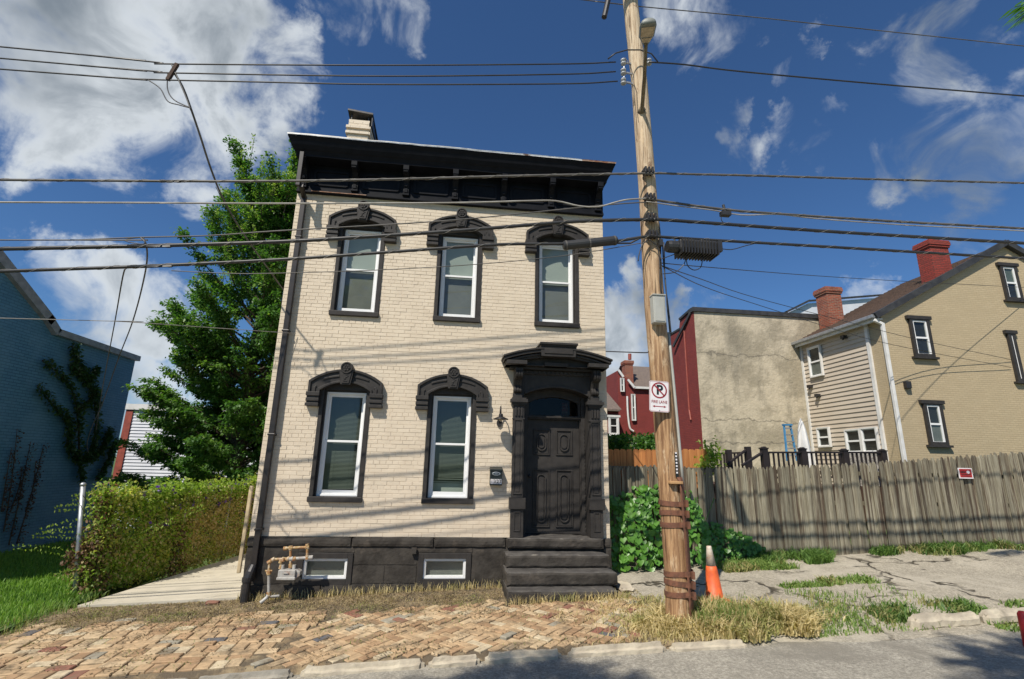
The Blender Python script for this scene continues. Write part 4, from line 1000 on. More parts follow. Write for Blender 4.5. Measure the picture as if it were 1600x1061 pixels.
# reflection-side shadow caster: the regulator vent behind the meter
# ================================================================== UTILITY POLE
PY = -2.2
pc = [(1060, 965, .160), (1058, 900, .158), (1037, 640, .150), (1023, 480, .145), (1012, 300, .138), (999, 130, .132), (984.5, 0, .128), (972, -110, .122)]
ppts = [PX(a_, c_, PY) for a_, c_, _ in pc]; ppts[0].z -= .15
def pole_at(z):
    for i in range(len(ppts)-1):
        if ppts[i].z <= z <= ppts[i+1].z or i == len(ppts)-2:
            t = (z-ppts[i].z)/(ppts[i+1].z-ppts[i].z); return ppts[i].lerp(ppts[i+1], t), pc[i][2]+(pc[i+1][2]-pc[i][2])*t
pole = thing('utility_pole', (ppts[0].x, PY, -.7), 'tall weathered wooden utility pole with steel straps in the dry grass by the curb', 'utility pole')
b = MB().mat(mats['polewood']); N_ = 28; zs_ = np.linspace(ppts[0].z, ppts[-1].z, 70); vs = []
for z in zs_:
    c_, r_ = pole_at(z)
    for j in range(N_):
        t = 2*math.pi*j/N_; rr_ = r_*(1+.035*mn.noise(Vector((math.cos(t)*2.2, math.sin(t)*2.2, z*.35)))+.02*mn.noise(Vector((math.cos(t)*7, math.sin(t)*7, z*.8))))
        vs.append((c_.x+rr_*math.cos(t), c_.y+rr_*math.sin(t), z))
b.add(vs, [(i*N_+j, i*N_+(j+1) % N_, (i+1)*N_+(j+1) % N_, (i+1)*N_+j) for i in range(len(zs_)-1) for j in range(N_)]+[tuple(range((len(zs_)-1)*N_, len(zs_)*N_))])
b.build('pole_shaft', pole, smooth=True)
# steel truss along the right-hand back and its straps
zt_, zb_ = PX(1056, 745, PY).z, PX(1085, 935, PY).z
b = MB().mat(mats['rust']); vs = []; K = 9
zz_ = [zb_-.35, zb_, (zb_+zt_)/2, zt_-.08, zt_]
for i, z in enumerate(zz_):
    c_, r_ = pole_at(z)
    for k in range(K):
        t = math.radians(-75+160*k/(K-1)); R_ = (r_+.035+(.03 if k in (0, K-1) else 0)) if i < len(zz_)-1 else r_+.02
        vs.append((c_.x+R_*math.cos(t), c_.y+R_*math.sin(t), z))
b.add(vs, [(i*K+k, i*K+k+1, (i+1)*K+k+1, (i+1)*K+k) for i in range(len(zz_)-1) for k in range(K-1)])
o = b.build('steel_truss', pole, smooth=True); sm = o.modifiers.new('s', 'SOLIDIFY'); sm.thickness = .012
for py_ in (779, 795, 812, 888, 903, 919):
    z = PX(1050, py_, PY).z-.05; c_, r_ = pole_at(z); b = MB().mat(mats['rust']); n_ = 32; vs = []
    for dz in (-.032, .032):
        for j in range(n_+1):
            t = 2*math.pi*j/n_; ex = .052 if -1.35 < ((t+math.pi) % (2*math.pi)-math.pi) < 1.5 else .012
            vs.append((c_.x+(r_+ex)*math.cos(t), c_.y+(r_+ex)*math.sin(t), z+dz+.012*math.sin(t*1+py_)))
    b.add(vs, [(j, j+1, n_+2+j, n_+1+j) for j in range(n_)])
    b.box(c_.x+r_*.72, c_.x+r_*.72+.035, c_.y-r_-.055, c_.y-r_-.01, z-.045, z+.045)
    o = b.build('steel_strap', pole); sm = o.modifiers.new('s', 'SOLIDIFY'); sm.thickness = .008
# grey conduit down the right side
b = MB().mat(mats['boxgrey']); cp = []
for z in np.linspace(PX(1050, 760, PY).z, PX(1028, 520, PY).z, 8):
    c_, r_ = pole_at(z); cp.append((c_.x+r_+.012, c_.y-.05, z))
b.tube(cp, .022, 8); b.build('conduit', pole, smooth=True)
# black loose cables on the pole
for off, z0_, z1_, a0_ in ((.02, PX(1026, 470, PY).z, PX(1016, 345, PY).z, -1.1), (.035, PX(1030, 520, PY).z, PX(1016, 375, PY).z, -.35), (.05, PX(1030, 525, PY).z, PX(1016, 380, PY).z, -.2)):
    pp = []
    for z in np.linspace(z0_, z1_, 12):
        c_, r_ = pole_at(z); t = a0_+.25*math.sin(z*4+off*90); pp.append((c_.x+(r_+off)*math.cos(t), c_.y+(r_+off)*math.sin(t), z))
    b = MB().mat(mats['cable']); b.tube(pp, .009, 6); b.build('riser_cable', pole, smooth=True)
# number strip, tag and bracket
z = PX(1050, 725, PY).z; c_, r_ = pole_at(z)
b = MB().mat(mats['signblack']); b.box(c_.x+.03, c_.x+.065, c_.y-r_-.012, c_.y-r_+.02, PX(1050, 745, PY).z, PX(1050, 708, PY).z); ns = b.build('number_strip', pole)
for k in range(7):
    zz = PX(1050, 743, PY).z+.03+k*.043; b = MB().mat(mats['signwhite']); b.box(c_.x+.036, c_.x+.059, c_.y-r_-.015, c_.y-r_-.011, zz, zz+.022); b.build('number_tile', ns)
z = PX(1050, 753, PY).z
b = MB().mat(M('pale_wood_block', (.50, .29, .13), .8)); b.box(c_.x-.075, c_.x+.10, c_.y-r_-.07, c_.y-r_+.02, z-.02, z+.015); b.build('wood_block', pole, bevel=.006)
# through-bolts and pole-line hardware at every cable
# ---- things hung on the pole
FY = -2.40
sg = thing('no_parking_sign', PX(1029, 619, FY), 'white no parking fire lane sign with red circle and arrow on the wooden pole', 'sign')
q0, q1, q2, q3 = PX(1012.5, 597.5, FY), PX(1043, 594, FY), PX(1047, 642, FY), PX(1017, 645, FY)
scx, scz = (q0.x+q1.x+q2.x+q3.x)/4, (q0.z+q1.z+q2.z+q3.z)/4
sw, sh = .285, .43
tilt = math.radians(-2.2)
sgr = bpy.data.objects[sg.name]; sgr.location = (scx, FY, scz); WL[sg.name] = Vector((scx, FY, scz))
def rrect(w_, h_, r_, n_=5):
    pts = []
    for cx_, cz_, a0_ in ((w_/2-r_, h_/2-r_, 0), (-w_/2+r_, h_/2-r_, 90), (-w_/2+r_, -h_/2+r_, 180), (w_/2-r_, -h_/2+r_, 270)):
        for k in range(n_): t = math.radians(a0_+90*k/(n_-1)); pts.append((cx_+r_*math.cos(t), cz_+r_*math.sin(t)))
    return pts
def sgp(b, name, par=sg):
    b.v = [(x+scx, y+FY, z+scz) for x, y, z in b.v]; return b.build(name, par)
b = MB().mat(mats['signwhite']); b.prism(rrect(sw, sh, .03), -.004, 0); face = sgp(b, 'sign_panel')
b = MB().mat(mats['signred']); o_ = rrect(sw-.012, sh-.012, .025); i_ = rrect(sw-.020, sh-.020, .022); b.band(o_+[o_[0]], i_+[i_[0]], -.0052, -.0035); sgp(b, 'sign_border', sg)
b = MB().mat(mats['signred']); n_ = 32; R0 = .112; oz = .085
b.band([(R0*math.cos(2*math.pi*i/n_), oz+R0*math.sin(2*math.pi*i/n_)) for i in range(n_+1)], [(.093*math.cos(2*math.pi*i/n_), oz+.093*math.sin(2*math.pi*i/n_)) for i in range(n_+1)], -.0062, -.0035)
b.beam((-.073, -.0065, oz+.073), (.073, -.0065, oz-.073), .002, .018, (1, 0, 1)); sgp(b, 'prohibition_ring')
text_mesh('letter_p', 'P', .185, (scx+.004, FY-.0055, scz+oz), mats['signblack'], sg, bold=.006)
text_mesh('fire_lane_lettering', 'FIRE LANE', .056, (scx, FY-.006, scz-.077), mats['signred'], sg, bold=.0, sx=.90)
b = MB().mat(mats['signred']); b.box(-.07, .07, -.006, -.0035, -.145, -.135)
for s_ in (-1, 1): b.add([(s_*.1, -.006, -.14), (s_*.065, -.006, -.125), (s_*.065, -.006, -.155)], [(0, 1, 2)])
sgp(b, 'double_arrow')
for zz in (.195, -.195):
    b = MB().mat(mats['metal']); b.tube([(0, -.008, zz), (0, .1, zz)], .008, 8); sgp(b, 'bolt')
sg.rotation_euler = (0, tilt*-1.0, 0)
bx_ = thing('pole_utility_box', PX(1031, 484, -2.36), 'small grey utility box strapped to the pole above the sign', 'utility box')
a_, c_ = PX(1019.5, 461, -2.44), PX(1041, 505, -2.44)
b = MB().mat(mats['boxgrey']); b.box(a_.x, c_.x-.005, -2.46, -2.33, c_.z, a_.z); b.build('box_body', bx_, bevel=.008)
b = MB().mat(mats['boxgrey']); b.box(a_.x+.02, c_.x-.025, -2.468, -2.459, c_.z+.02, a_.z-.03); b.build('box_cover', bx_, bevel=.004)
b = MB().mat(mats['boxgrey']); b.box(a_.x-.008, c_.x+.003, -2.475, -2.33, a_.z-.005, a_.z+.012); b.build('box_lid', bx_, bevel=.003)
# street light
sl_t = thing('street_lamp', PX(1003, 172, -2.35), 'grey LED street lamp on a long metal arm fixed to the pole top', 'street lamp')
A0 = PX(1003, 172, -2.34); H0_, H1_ = PX(1009, 66, -3.35), PX(1013.5, 34, -3.75)
b = MB().mat(mats['arm']); b.tube([A0+Vector((0, .05, -.05)), A0, A0.lerp(H0_, .5)+Vector((.01, 0, -.02)), H0_+(H1_-H0_)*.1], [.032, .032, .029, .027], 10); b.tube([A0+Vector((0, .09, .0)), A0+Vector((0, -.02, .0))], .06, 8); b.build('lamp_arm', sl_t, smooth=True)
d_ = (H1_-H0_).normalized(); L_ = (H1_-H0_).length; rt = d_.cross(Vector((0, 0, 1))).normalized(); up_ = rt.cross(d_)
b = MB().mat(mats['lampgrey']); vs = []; secs = [(-.06, .05, .05), (.1, .07, .075), (.28, .105, .09), (.8, .115, .085), (.97, .10, .07), (1.0, .07, .04)]
for t, w_, h_ in secs:
    c_ = H0_+d_*L_*t
    for k in range(12):
        a = 2*math.pi*k/12; s_ = math.sin(a); vs.append(c_+rt*w_*math.cos(a)+up_*((h_ if s_ > 0 else .03)*s_))
b.add(vs, [(i*12+j, i*12+(j+1) % 12, (i+1)*12+(j+1) % 12, (i+1)*12+j) for i in range(len(secs)-1) for j in range(12)]+[tuple(range(12)), tuple(range(60, 72))]); b.build('lamp_head', sl_t, smooth=True)
b = MB().mat(mats['lens']); pts = [H0_+d_*L_*t+rt*w_-up_*.034 for t, w_ in ((.38, -.085), (.38, .085), (.86, .09), (.86, -.09))]; b.add(pts, [(0, 1, 2, 3)])
b.add([H0_+d_*L_*t+rt*w_-up_*.034 for t, w_ in ((.1, -.05), (.1, .05), (.33, .075), (.33, -.075))], [(0, 1, 2, 3)]); b.build('lamp_lens', sl_t)
# insulator rack
ir = thing('insulator_rack', PX(975, 112, -2.2), 'rack of three porcelain spool insulators on the left of the pole top', 'insulator')
for py_ in (97, 112.5, 127.5):
    c_ = PX(974, py_, -2.25); b = MB().mat(mats['porcelain']); b.lathe([(.02, -.05), (.045, -.045), (.045, -.02), (.025, -.01), (.025, .01), (.045, .02), (.045, .045), (.02, .05)], c_, 12); b.build('insulator', ir, smooth=True)
    b = MB().mat(mats['metal']); b.beam(c_, c_+Vector((.22, .03, 0)), .02, .03); b.build('insulator_bracket', ir)
c_ = PX(1014, 97, -2.25); b = MB().mat(mats['porcelain']); b.lathe([(.02, -.05), (.045, -.045), (.045, -.02), (.025, -.01), (.025, .01), (.045, .02), (.045, .045), (.02, .05)], c_, 12); b.build('insulator', ir, smooth=True)
b = MB().mat(mats['metal']); b.tube([PX(975, 92, -2.25), PX(975, 133, -2.25)], .012, 8); b.beam(PX(1014, 97, -2.25), PX(990, 98, -2.2), .02, .03); b.build('rack_rod', ir)
b = MB().mat(mats['cable']); pp = [PX(x, y_, -2.46) for x, y_ in ((950, 92), (962, 83), (980, 78), (1000, 78), (1018, 84), (1028, 97))]; b.tube(pp, .011, 6); b.build('jumper_cable', ir, smooth=True)
b = MB().mat(mats['cable']); pp = [PX(x, y_, -2.42) for x, y_ in ((976, 90), (984, 100), (990, 120), (991, 150), (992, 165))]; b.tube(pp, .006, 5); b.build('jumper_cable', ir, smooth=True)
co = thing('fuse_cutout', PX(946, 15, -2.5), 'dark fuse cutout hanging left of the pole at the top of the picture', 'fuse cutout')
b = MB().mat(mats['darkmetal']); b.tube([PX(955, -22, -2.5), PX(944, 27, -2.5)], .045, 10); b.build('cutout_body', co)
b = MB().mat(mats['polewood']); b.beam(PX(930, -25, -2.4), PX(1010, -18, -2.4), .1, .1); b.build('crossarm', co)
# ================================================================== WIRES
def cat(pts, sub=6):
    # Catmull-Rom through points
    P_ = [pts[0]*2-pts[1]]+pts+[pts[-1]*2-pts[-2]]; out = []
    for i in range(1, len(P_)-2):
        for k in range(sub):
            t = k/sub; a, b_, c, d = P_[i-1], P_[i], P_[i+1], P_[i+2]
            out.append(.5*((2*b_)+(c-a)*t+(2*a-5*b_+4*c-d)*t*t+(3*b_-a-3*c+d)*t*t*t))
    out.append(P_[-2]); return out
gr = 'overhead wires along the street'
def wire(pix, r, m, label, Y=-2.42, lash=False, ext=(0, 0), group=None, name='power_line', bend=None):
    pts = [PX(p_[0], p_[1], p_[2] if len(p_) > 2 else Y) for p_ in pix]
    if ext[0]: d_ = (pts[0]-pts[1]).normalized(); pts.insert(0, pts[0]+d_*ext[0])
    if ext[1]: d_ = (pts[-1]-pts[-2]).normalized(); pts.append(pts[-1]+d_*ext[1])
    pp = cat(pts, 6 if len(pts) < 12 else 4)
    b = MB().mat(mats[m]); b.tube(pp, r, 7); 
    o = b.build(name, smooth=True, recalc=False); tag(o, label, 'wire', group or gr)
    if lash:
        L_ = 0; q = MB().mat(mats['cablegrey']); hp = []
        for i in range(len(pp)-1):
            a, c = pp[i], pp[i+1]; l = (c-a).length; 
            if not (-6 < a.x < 22): continue
            n_ = max(1, int(l/.03)); d_ = (c-a).normalized(); s_ = d_.cross(Vector((0, 0, 1))).normalized(); u2 = s_.cross(d_)
            for k in range(n_):
                ph = (L_+l*k/n_)*2*math.pi/.42; hp.append(a.lerp(c, k/n_)+(s_*math.cos(ph)+u2*math.sin(ph))*(r+.003))
            L_ += l
        q.tube(hp, .0022, 4); q.build('lashing_wire', o, smooth=True, recalc=False)
    return o
G = dict(group=None)
wire([(0, 73), (125, 85), (250, 98), (268, 100), (600, 102), (880, 100), (962, 97)], .011, 'cable', 'thin upper of three black power wires running left from the insulators', ext=(22, 0))
wire([(0, 91), (125, 102), (248, 112), (268, 114), (600, 119), (880, 116), (962, 112)], .011, 'cable', 'middle of three black power wires running left from the insulators', ext=(22, 0))
wire([(0, 108), (120, 117), (228, 124), (400, 128), (600, 132), (880, 131), (965, 127)], .011, 'cable', 'lowest of three black power wires running left from the insulators', ext=(22, 0))
wire([(1014, 97), (1070, 101), (1160, 112), (1380, 132), (1600, 150)], .013, 'cable', 'black power wire running right from the pole top above the wispy clouds', ext=(0, 20))
wire([(880, -4), (930, 2), (980, 8), (1030, 13), (1180, 27), (1300, 40), (1460, 57), (1600, 72)], .009, 'cablemid', 'thin faint topmost wire crossing behind the pole near the picture top', Y=-2.0, ext=(12, 20))
wire([(0, 281), (250, 283), (430, 283), (620, 280), (800, 275), (1010, 271), (1070, 272), (1200, 275), (1400, 281), (1600, 286)], .017, 'cablemid', 'dark twisted service cable crossing the cornice and level to the right', lash=True, ext=(22, 20))
wire([(0, 316), (250, 317), (430, 318), (700, 317), (820, 314), (868, 314), (905, 322), (935, 323), (962, 316), (980, 312), (1010, 310)], .012, 'cablegrey', 'pale grey sagging cable below the cornice', ext=(22, 0))
wire([(1010, 310), (1060, 318), (1130, 327), (1200, 333), (1400, 346), (1600, 357)], .019, 'cablemid', 'bundled grey telephone cable running right below the service cable', lash=True, ext=(0, 20))
wire([(1010, 315), (1060, 322), (1110, 328), (1160, 336), (1215, 335), (1280, 342), (1420, 352), (1600, 361)], .009, 'cablegrey', 'thin pale wire twisted under the bundled telephone cable', ext=(0, 20))
wire([(0, 375), (110, 375), (215, 371), (330, 368), (430, 361), (621, 350), (742, 341), (889, 326), (940, 321), (975, 318), (1010, 316)], .009, 'cablemid', 'thin weathered wire rising across the upper windows to the pole', ext=(22, 0))
wire([(0, 389), (200, 385), (430, 378), (620, 367), (760, 357), (900, 346), (1012, 343), (1030, 343), (1130, 350), (1300, 362), (1600, 380)], .026, 'cable', 'thick black cable crossing the heads of the upper windows', lash=True, ext=(22, 20))
wire([(0, 424), (200, 417), (430, 406), (620, 393), (780, 382), (880, 381), (960, 377), (1012, 369), (1030, 370), (1110, 375), (1300, 386), (1600, 404)], .022, 'cable', 'thick black cable carrying the splice case across the upper windows', lash=True, ext=(22, 20))
wire([(268, 423), (350, 427), (430, 427), (610, 421), (770, 411), (900, 397), (1012, 378)], .006, 'cablemid', 'thin dark wire slanting across the middle of the upper windows', ext=(0, 0))
wire([(0, 497, -2.4), (180, 502, -1.9), (330, 512, -1.0), (462, 521, -.04)], .005, 'cablegrey', 'thin pale wire running to the left edge of the house wall', ext=(15, 0))
# drops
wire([(268, 101), (276, 118), (290, 150), (298, 172)], .010, 'cablemid', 'upper pigtail of the house service drop', ext=(0, 0))
wire([(230, 124), (250, 138), (262, 158), (280, 164), (298, 169)], .008, 'cable', 'left looping pigtail joining the house service drop')
wire([(262, 115), (262, 140), (272, 156), (296, 168)], .008, 'cable', 'middle looping pigtail joining the house service drop')
wire([(268, 108, -2.42), (285, 135, -2.3), (298, 169, -2.1), (312, 210, -1.8), (330, 265, -1.3), (350, 313, -.8), (385, 372, -.1), (455, 470, 1.5)], .015, 'cablemid', 'black service drop running down into the tree left of the house')
wire([(192, 375), (205, 379), (225, 381), (224, 372), (210, 372), (192, 375)], .006, 'cable', 'small loop of thin wire tied to the thick cable left of the tree')
wire([(220, 371, -2.42), (229, 385, -2.4), (227, 425, -2.0), (208, 500, 0), (185, 560, 2), (160, 630, 4), (143, 668, 5.2), (136, 692, 5.8), (138, 707, 5.9)], .010, 'cablemid', 'right-hand drop wire falling to the blue house')
wire([(198, 418, -2.42), (192, 432, -2.2), (180, 500, 0), (165, 580, 2.5), (157, 625, 4.2), (150, 672, 5.6)], .009, 'cablemid', 'left-hand drop wire falling to the blue house')
wire([(1033, 411, -2.3), (1100, 417, -1.0), (1276, 431, 1.5), (1440, 441, 3.5), (1620, 450, 5.4)], .008, 'cable', 'thin wire from the pole crossing toward the brick chimney')
wire([(1033, 415, -2.3), (1100, 448, 0), (1180, 475, 2.0), (1340, 525, 4.2), (1440, 548, 5.0), (1580, 574, 5.45)], .008, 'cable', 'lower drop wire from the pole to the tan brick gable')
wire([(1033, 415, -2.3), (1095, 436, -.4), (1180, 465, 1.8), (1340, 507, 4.0), (1440, 532, 4.9), (1580, 562, 5.45)], .008, 'cable', 'upper drop wire from the pole to the tan brick gable')
wire([(1032, 405), (1052, 398), (1062, 394)], .007, 'cable', 'short stub wire between the pole and the ribbed terminal')
wire([(947, 549, 0.0), (975, 550, -.5), (1008, 551, -1.6), (1014, 549, -2.2)], .010, 'cable', 'short horizontal wire between the house corner and the pole')
for (x0, y0, x1, y1, lab) in ((1139, 374, 1090, 370, 'cable tail looping beyond the ribbed terminal'),):
    wire([(1110, 385), (1140, 390), (1165, 384), (1185, 379)], .007, 'cable', lab)
# spacer on the three wires
sp_ = MB().mat(mats['darkwood']); sp_.beam(PX(277, 100, -2.42), PX(262, 125, -2.42), .045, .045); tag(sp_.build('line_spacer'), 'short wooden spacer clamped on the three upper wires left of the house', 'spacer')
# cable clamps on the pole
for py_, n_ in ((271, 3), (312, 3), (343, 3), (370, 3)):
    c_ = PX(1013+(py_-271)*.06, py_-4, -2.40); b = MB().mat(mats['darkmetal'])
    for k in range(n_): b.box(c_.x-.07+k*.055, c_.x-.04+k*.055, -2.45, -2.33, c_.z-.05, c_.z+.05)
    b.box(c_.x-.09, c_.x+.10, -2.40, -2.33, c_.z-.02, c_.z+.02); b.build('cable_clamp', pole, bevel=.004)
# short loop straps hanging below the cable clamps
for pts in ([(1012, 375), (1004, 382), (999, 396), (997, 408)], [(1014, 374), (1026, 384), (1030, 400), (1031, 420)]):
    b = MB().mat(mats['cable']); b.tube(cat([PX(x, y_, -2.42) for x, y_ in pts]), .008, 6); b.build('riser_cable', pole, smooth=True)
for pts in ([(1130, 337), (1128, 348), (1131, 350)], [(1138, 330), (1133, 338), (1126, 335)], [(944, 322), (950, 334), (957, 328), (960, 318)]):
    pass
sc_ = thing('splice_case', PX(922, 379, -2.42), 'black cylindrical cable splice case slung across the right upper window', 'splice case')
a_, c_ = PX(880, 384, -2.42), PX(964, 375.5, -2.42)
b = MB().mat(mats['cable']); b.tube([a_, a_.lerp(c_, .02), a_.lerp(c_, .98), c_], [.05, .068, .068, .05], 16); b.build('case_body', sc_, smooth=False)
for t in (.05, .48, .95): b = MB().mat(mats['cablemid']); b.tube([a_.lerp(c_, t-.012), a_.lerp(c_, t+.012)], .073, 16); b.build('case_band', sc_)
b = MB().mat(mats['cable']); b.tube([PX(964, 377, -2.42), PX(990, 372, -2.42), PX(1004, 370, -2.42)], .018, 8); b.tube([PX(965, 380, -2.42), PX(985, 380, -2.42), PX(1000, 372, -2.42)], .014, 8); b.build('cable_tail', sc_)
rt_ = thing('ribbed_terminal', PX(1080, 388, -2.42), 'black ribbed terminal housing hung under the cables right of the pole', 'cable terminal')
a_, c_ = PX(1042, 385, -2.42), PX(1118, 390, -2.42)
b = MB().mat(mats['cable']); b.tube([a_, a_.lerp(c_, .06), a_.lerp(c_, .2)], [.085, .095, .095], 14); b.build('end_cap', rt_)
b = MB().mat(mats['cable'])
p0_, p1_ = a_.lerp(c_, .2), c_; b.box(p0_.x, p1_.x, -2.54, -2.30, min(p0_.z, p1_.z)-.09, max(p0_.z, p1_.z)+.10)
b.build('terminal_body', rt_, bevel=.045)
b = MB().mat(mats['cable'])
for k in range(13):
    xx = p0_.x+.03+k*(p1_.x-p0_.x-.06)/12; b.box(xx-.008, xx+.008, -2.565, -2.275, p0_.z-.135, p0_.z+.085+.02*math.sin(k))
b.build('cooling_ribs', rt_)
b = MB().mat(mats['cable']); b.box(p1_.x+.04, p1_.x+.10, -2.45, -2.38, c_.z-.03, c_.z+.14); b.box(a_.x-.12, a_.x-.07, -2.45, -2.38, a_.z-.0, a_.z+.1)
b.tube(cat([PX(x, y_, -2.42) for x, y_ in ((1072, 402), (1068, 414), (1055, 425), (1036, 428))]), .007, 6); b.tube(cat([PX(x, y_, -2.42) for x, y_ in ((1072, 404), (1075, 416), (1085, 422), (1095, 417), (1098, 402))]), .007, 6)
for x in (1054, 1100): b.tube([PX(x, 374, -2.42), PX(x, 382, -2.42)], .012, 6)
b.build('hanger', rt_)
b = MB().mat(mats['cable']); b.tube([PX(1130, 320, -2.42), PX(1134, 335, -2.42)], .02, 6); b.box(PX(1126, 333, -2.42).x, PX(1140, 333, -2.42).x, -2.47, -2.38, PX(1126, 337, -2.42).z, PX(1126, 331, -2.42).z)
b.tube(cat([PX(x, y_, -2.42) for x, y_ in ((1128, 335), (1127, 343), (1131, 349))]), .006, 5)
tag(b.build('drop_clamp'), 'small dark clamp on the telephone bundle right of the pole', 'clamp')
# ================================================================== CONE
cn = thing('traffic_cone', PX(1116, 928, -1.45), 'orange traffic cone with faded white collar leaning beside the pole', 'traffic cone')
c0 = PX(1116, 926, -1.45); c0.z = gz(c0.x, -1.45)+.01
hc = PX(1106, 853, -1.45).z - c0.z
b = MB().mat(mats['orange']); b.lathe([(.16, .0), (.155, .03), (.125, .04), (.085, hc*.55), (.068, hc*.66)], c0, 20); b.build('cone_body', cn, smooth=True)
b = MB().mat(mats['conewhite']); b.lathe([(.071, hc*.64), (.038, hc*.97), (.034, hc), (.02, hc)], c0, 20); b.build('cone_collar', cn, smooth=True)
b = MB().mat(mats['orange']); b.box(c0.x-.19, c0.x+.19, c0.y-.19, c0.y+.19, c0.z-.01, c0.z+.03); b.build('cone_base', cn, bevel=.01)
cn.rotation_euler = (0, math.radians(-3), 0)
# ================================================================== FENCES
def picket_mesh(w, h, t, seed, m, pointed=True, name='picket'):
    r = random.Random(seed); b = MB().mat(m); k = .07+r.uniform(-.01, .015)
    pts = [(-w/2, 0), (w/2, 0), (w/2, h-k), (w*.18, h-.012), (0, h), (-w*.2, h-.01), (-w/2, h-k)] if pointed else [(-w/2, 0), (w/2, 0), (w/2, h-.03), (w*.3, h), (-w*.3, h), (-w/2, h-.03)]
    pts = [(x+r.uniform(-.002, .002), z+(r.uniform(-.006, .006) if z > .1 else 0)) for x, z in pts]
    b.prism(pts, -t/2, t/2)
    me = bpy.data.meshes.new(name); me.from_pydata(b.v, [], b.f); me.materials.append(m)
    bm = bmesh.new(); bm.from_mesh(me); bmesh.ops.recalc_face_normals(bm, faces=bm.faces); bm.to_mesh(me); bm.free(); return me
fence = thing('picket_fence', (11, .9, -.4), 'long weathered grey stockade fence with pointed pickets behind the asphalt lot', 'fence')
def ftop(px_):
    for (a, ya), (b_, yb) in zip(FT, FT[1:]):
        if px_ <= b_: return ya+(yb-ya)*(px_-a)/(b_-a)
    return FT[-1][1]
FT = [(900, 725), (958, 727), (1100, 730), (1200, 729), (1330, 724), (1460, 716), (1600, 706), (2600, 640)]
pkm = {}
x = 6.22; i = 0
while x < 21.5:
    wv = .092 if x < 8.6 else .080
    Yf = .9 if x < 8.55 else .9-.01*(x-8.6)
    pt = proj((x, Yf, 1.3)); top = PX(pt[0], ftop(pt[0]), Yf).z + random.gauss(0, .012)
    bot = gz(x, Yf)-.12
    hh = top-bot; hq = round(hh/.05)*.05; key = (hq, wv, i % 5)
    if key not in pkm: pkm[key] = picket_mesh(wv-.002, hq, .02, hash(key) % 999, mats['picket'])
    o = bpy.data.objects.new('picket', pkm[key]); COL.objects.link(o); link(o, (x+random.gauss(0, .003), Yf+random.gauss(0, .006), top-hq), fence)
    lean = random.gauss(0, .0035)
    o.rotation_euler = (random.gauss(0, .012), lean, random.gauss(0, .02))
    x += wv; i += 1
for zz in (-.1, .55, 1.15):
    b = MB().mat(mats['picket']); b.box(6.1, 21.5, .93, .97, zz, zz+.08); b.build('fence_rail', fence)
# second grey fence seen over the first at the right
f2 = thing('rear_picket_fence', (18, 2.6, 0), 'short run of pale pointed pickets showing above the long grey fence', 'fence')
i = 0; x = 14.4
while x < 22:
    pt = proj((x, 2.6, 1.9)); yt = 722-(pt[0]-1420)*.085; top = PX(pt[0], yt if pt[0] < 1600 else 706, 2.6).z
    key = ('r', i % 4)
    if key not in pkm: pkm[key] = picket_mesh(.088, 1.9, .02, i+50, mats['picket'])
    o = bpy.data.objects.new('picket', pkm[key]); COL.objects.link(o); link(o, (x, 2.6, top-1.9+random.gauss(0, .012)), f2); o.rotation_euler = (0, random.gauss(0, .01), random.gauss(0, .03)); x += .098; i += 1
b = MB().mat(mats['picket']); b.box(14.4, 22, 2.64, 2.68, 1.2, 1.28); b.build('fence_rail', f2)
# cedar fence behind at the left
f3 = thing('cedar_fence', (7.5, 1.25, .5), 'bright orange cedar board fence rising behind the grey pickets beside the house', 'fence')
x = 6.3; i = 0; me3 = [picket_mesh(.128, 2.1, .02, k+80, mats['orangewood'], False, 'board') for k in range(4)]
while x < 8.55:
    pt = proj((x, 1.25, 1.5)); top = PX(pt[0], 702, 1.25).z
    o = bpy.data.objects.new('board', me3[i % 4]); COL.objects.link(o); link(o, (x, 1.25+random.gauss(0, .003), top-2.1+random.gauss(0, .006)), f3); x += .136; i += 1
b = MB().mat(mats['orangewood']); b.box(6.2, 8.55, 1.27, 1.31, 1.1, 1.2); b.build('fence_rail', f3)
# small red sign on the fence
rs = thing('red_fence_sign', PX(1509, 740, .76), 'small red sign with white border nailed to the grey fence', 'sign')
a_, c_ = PX(1496, 731, .76), PX(1521, 748, .76)
b = MB().mat(mats['signwhite']); b.box(a_.x, c_.x, .755, .765, c_.z, a_.z); b.build('sign_panel', rs)
b = MB().mat(M('sign_bright_red', (.45, .02, .02), .5)); b.box(a_.x+.025, c_.x-.025, .751, .756, c_.z+.025, a_.z-.02); b.build('sign_field', rs)
b = MB().mat(mats['signwhite']); cc = (c_.x-.11, a_.z-.085); b.prism([(cc[0]+.04*math.cos(2*math.pi*k/10), cc[1]+.032*math.sin(2*math.pi*k/10)) for k in range(10)], .748, .752); b.build('sign_emblem', rs)
b = MB().mat(mats['signblack']); b.box(a_.x+.05, cc[0]-.06, .7485, .752, cc[1]-.012, cc[1]+.012)
for k in range(2): b.box(a_.x+.05, c_.x-.05, .7485, .752, c_.z+.045+k*.035, c_.z+.058+k*.035)
b.build('sign_print', rs)
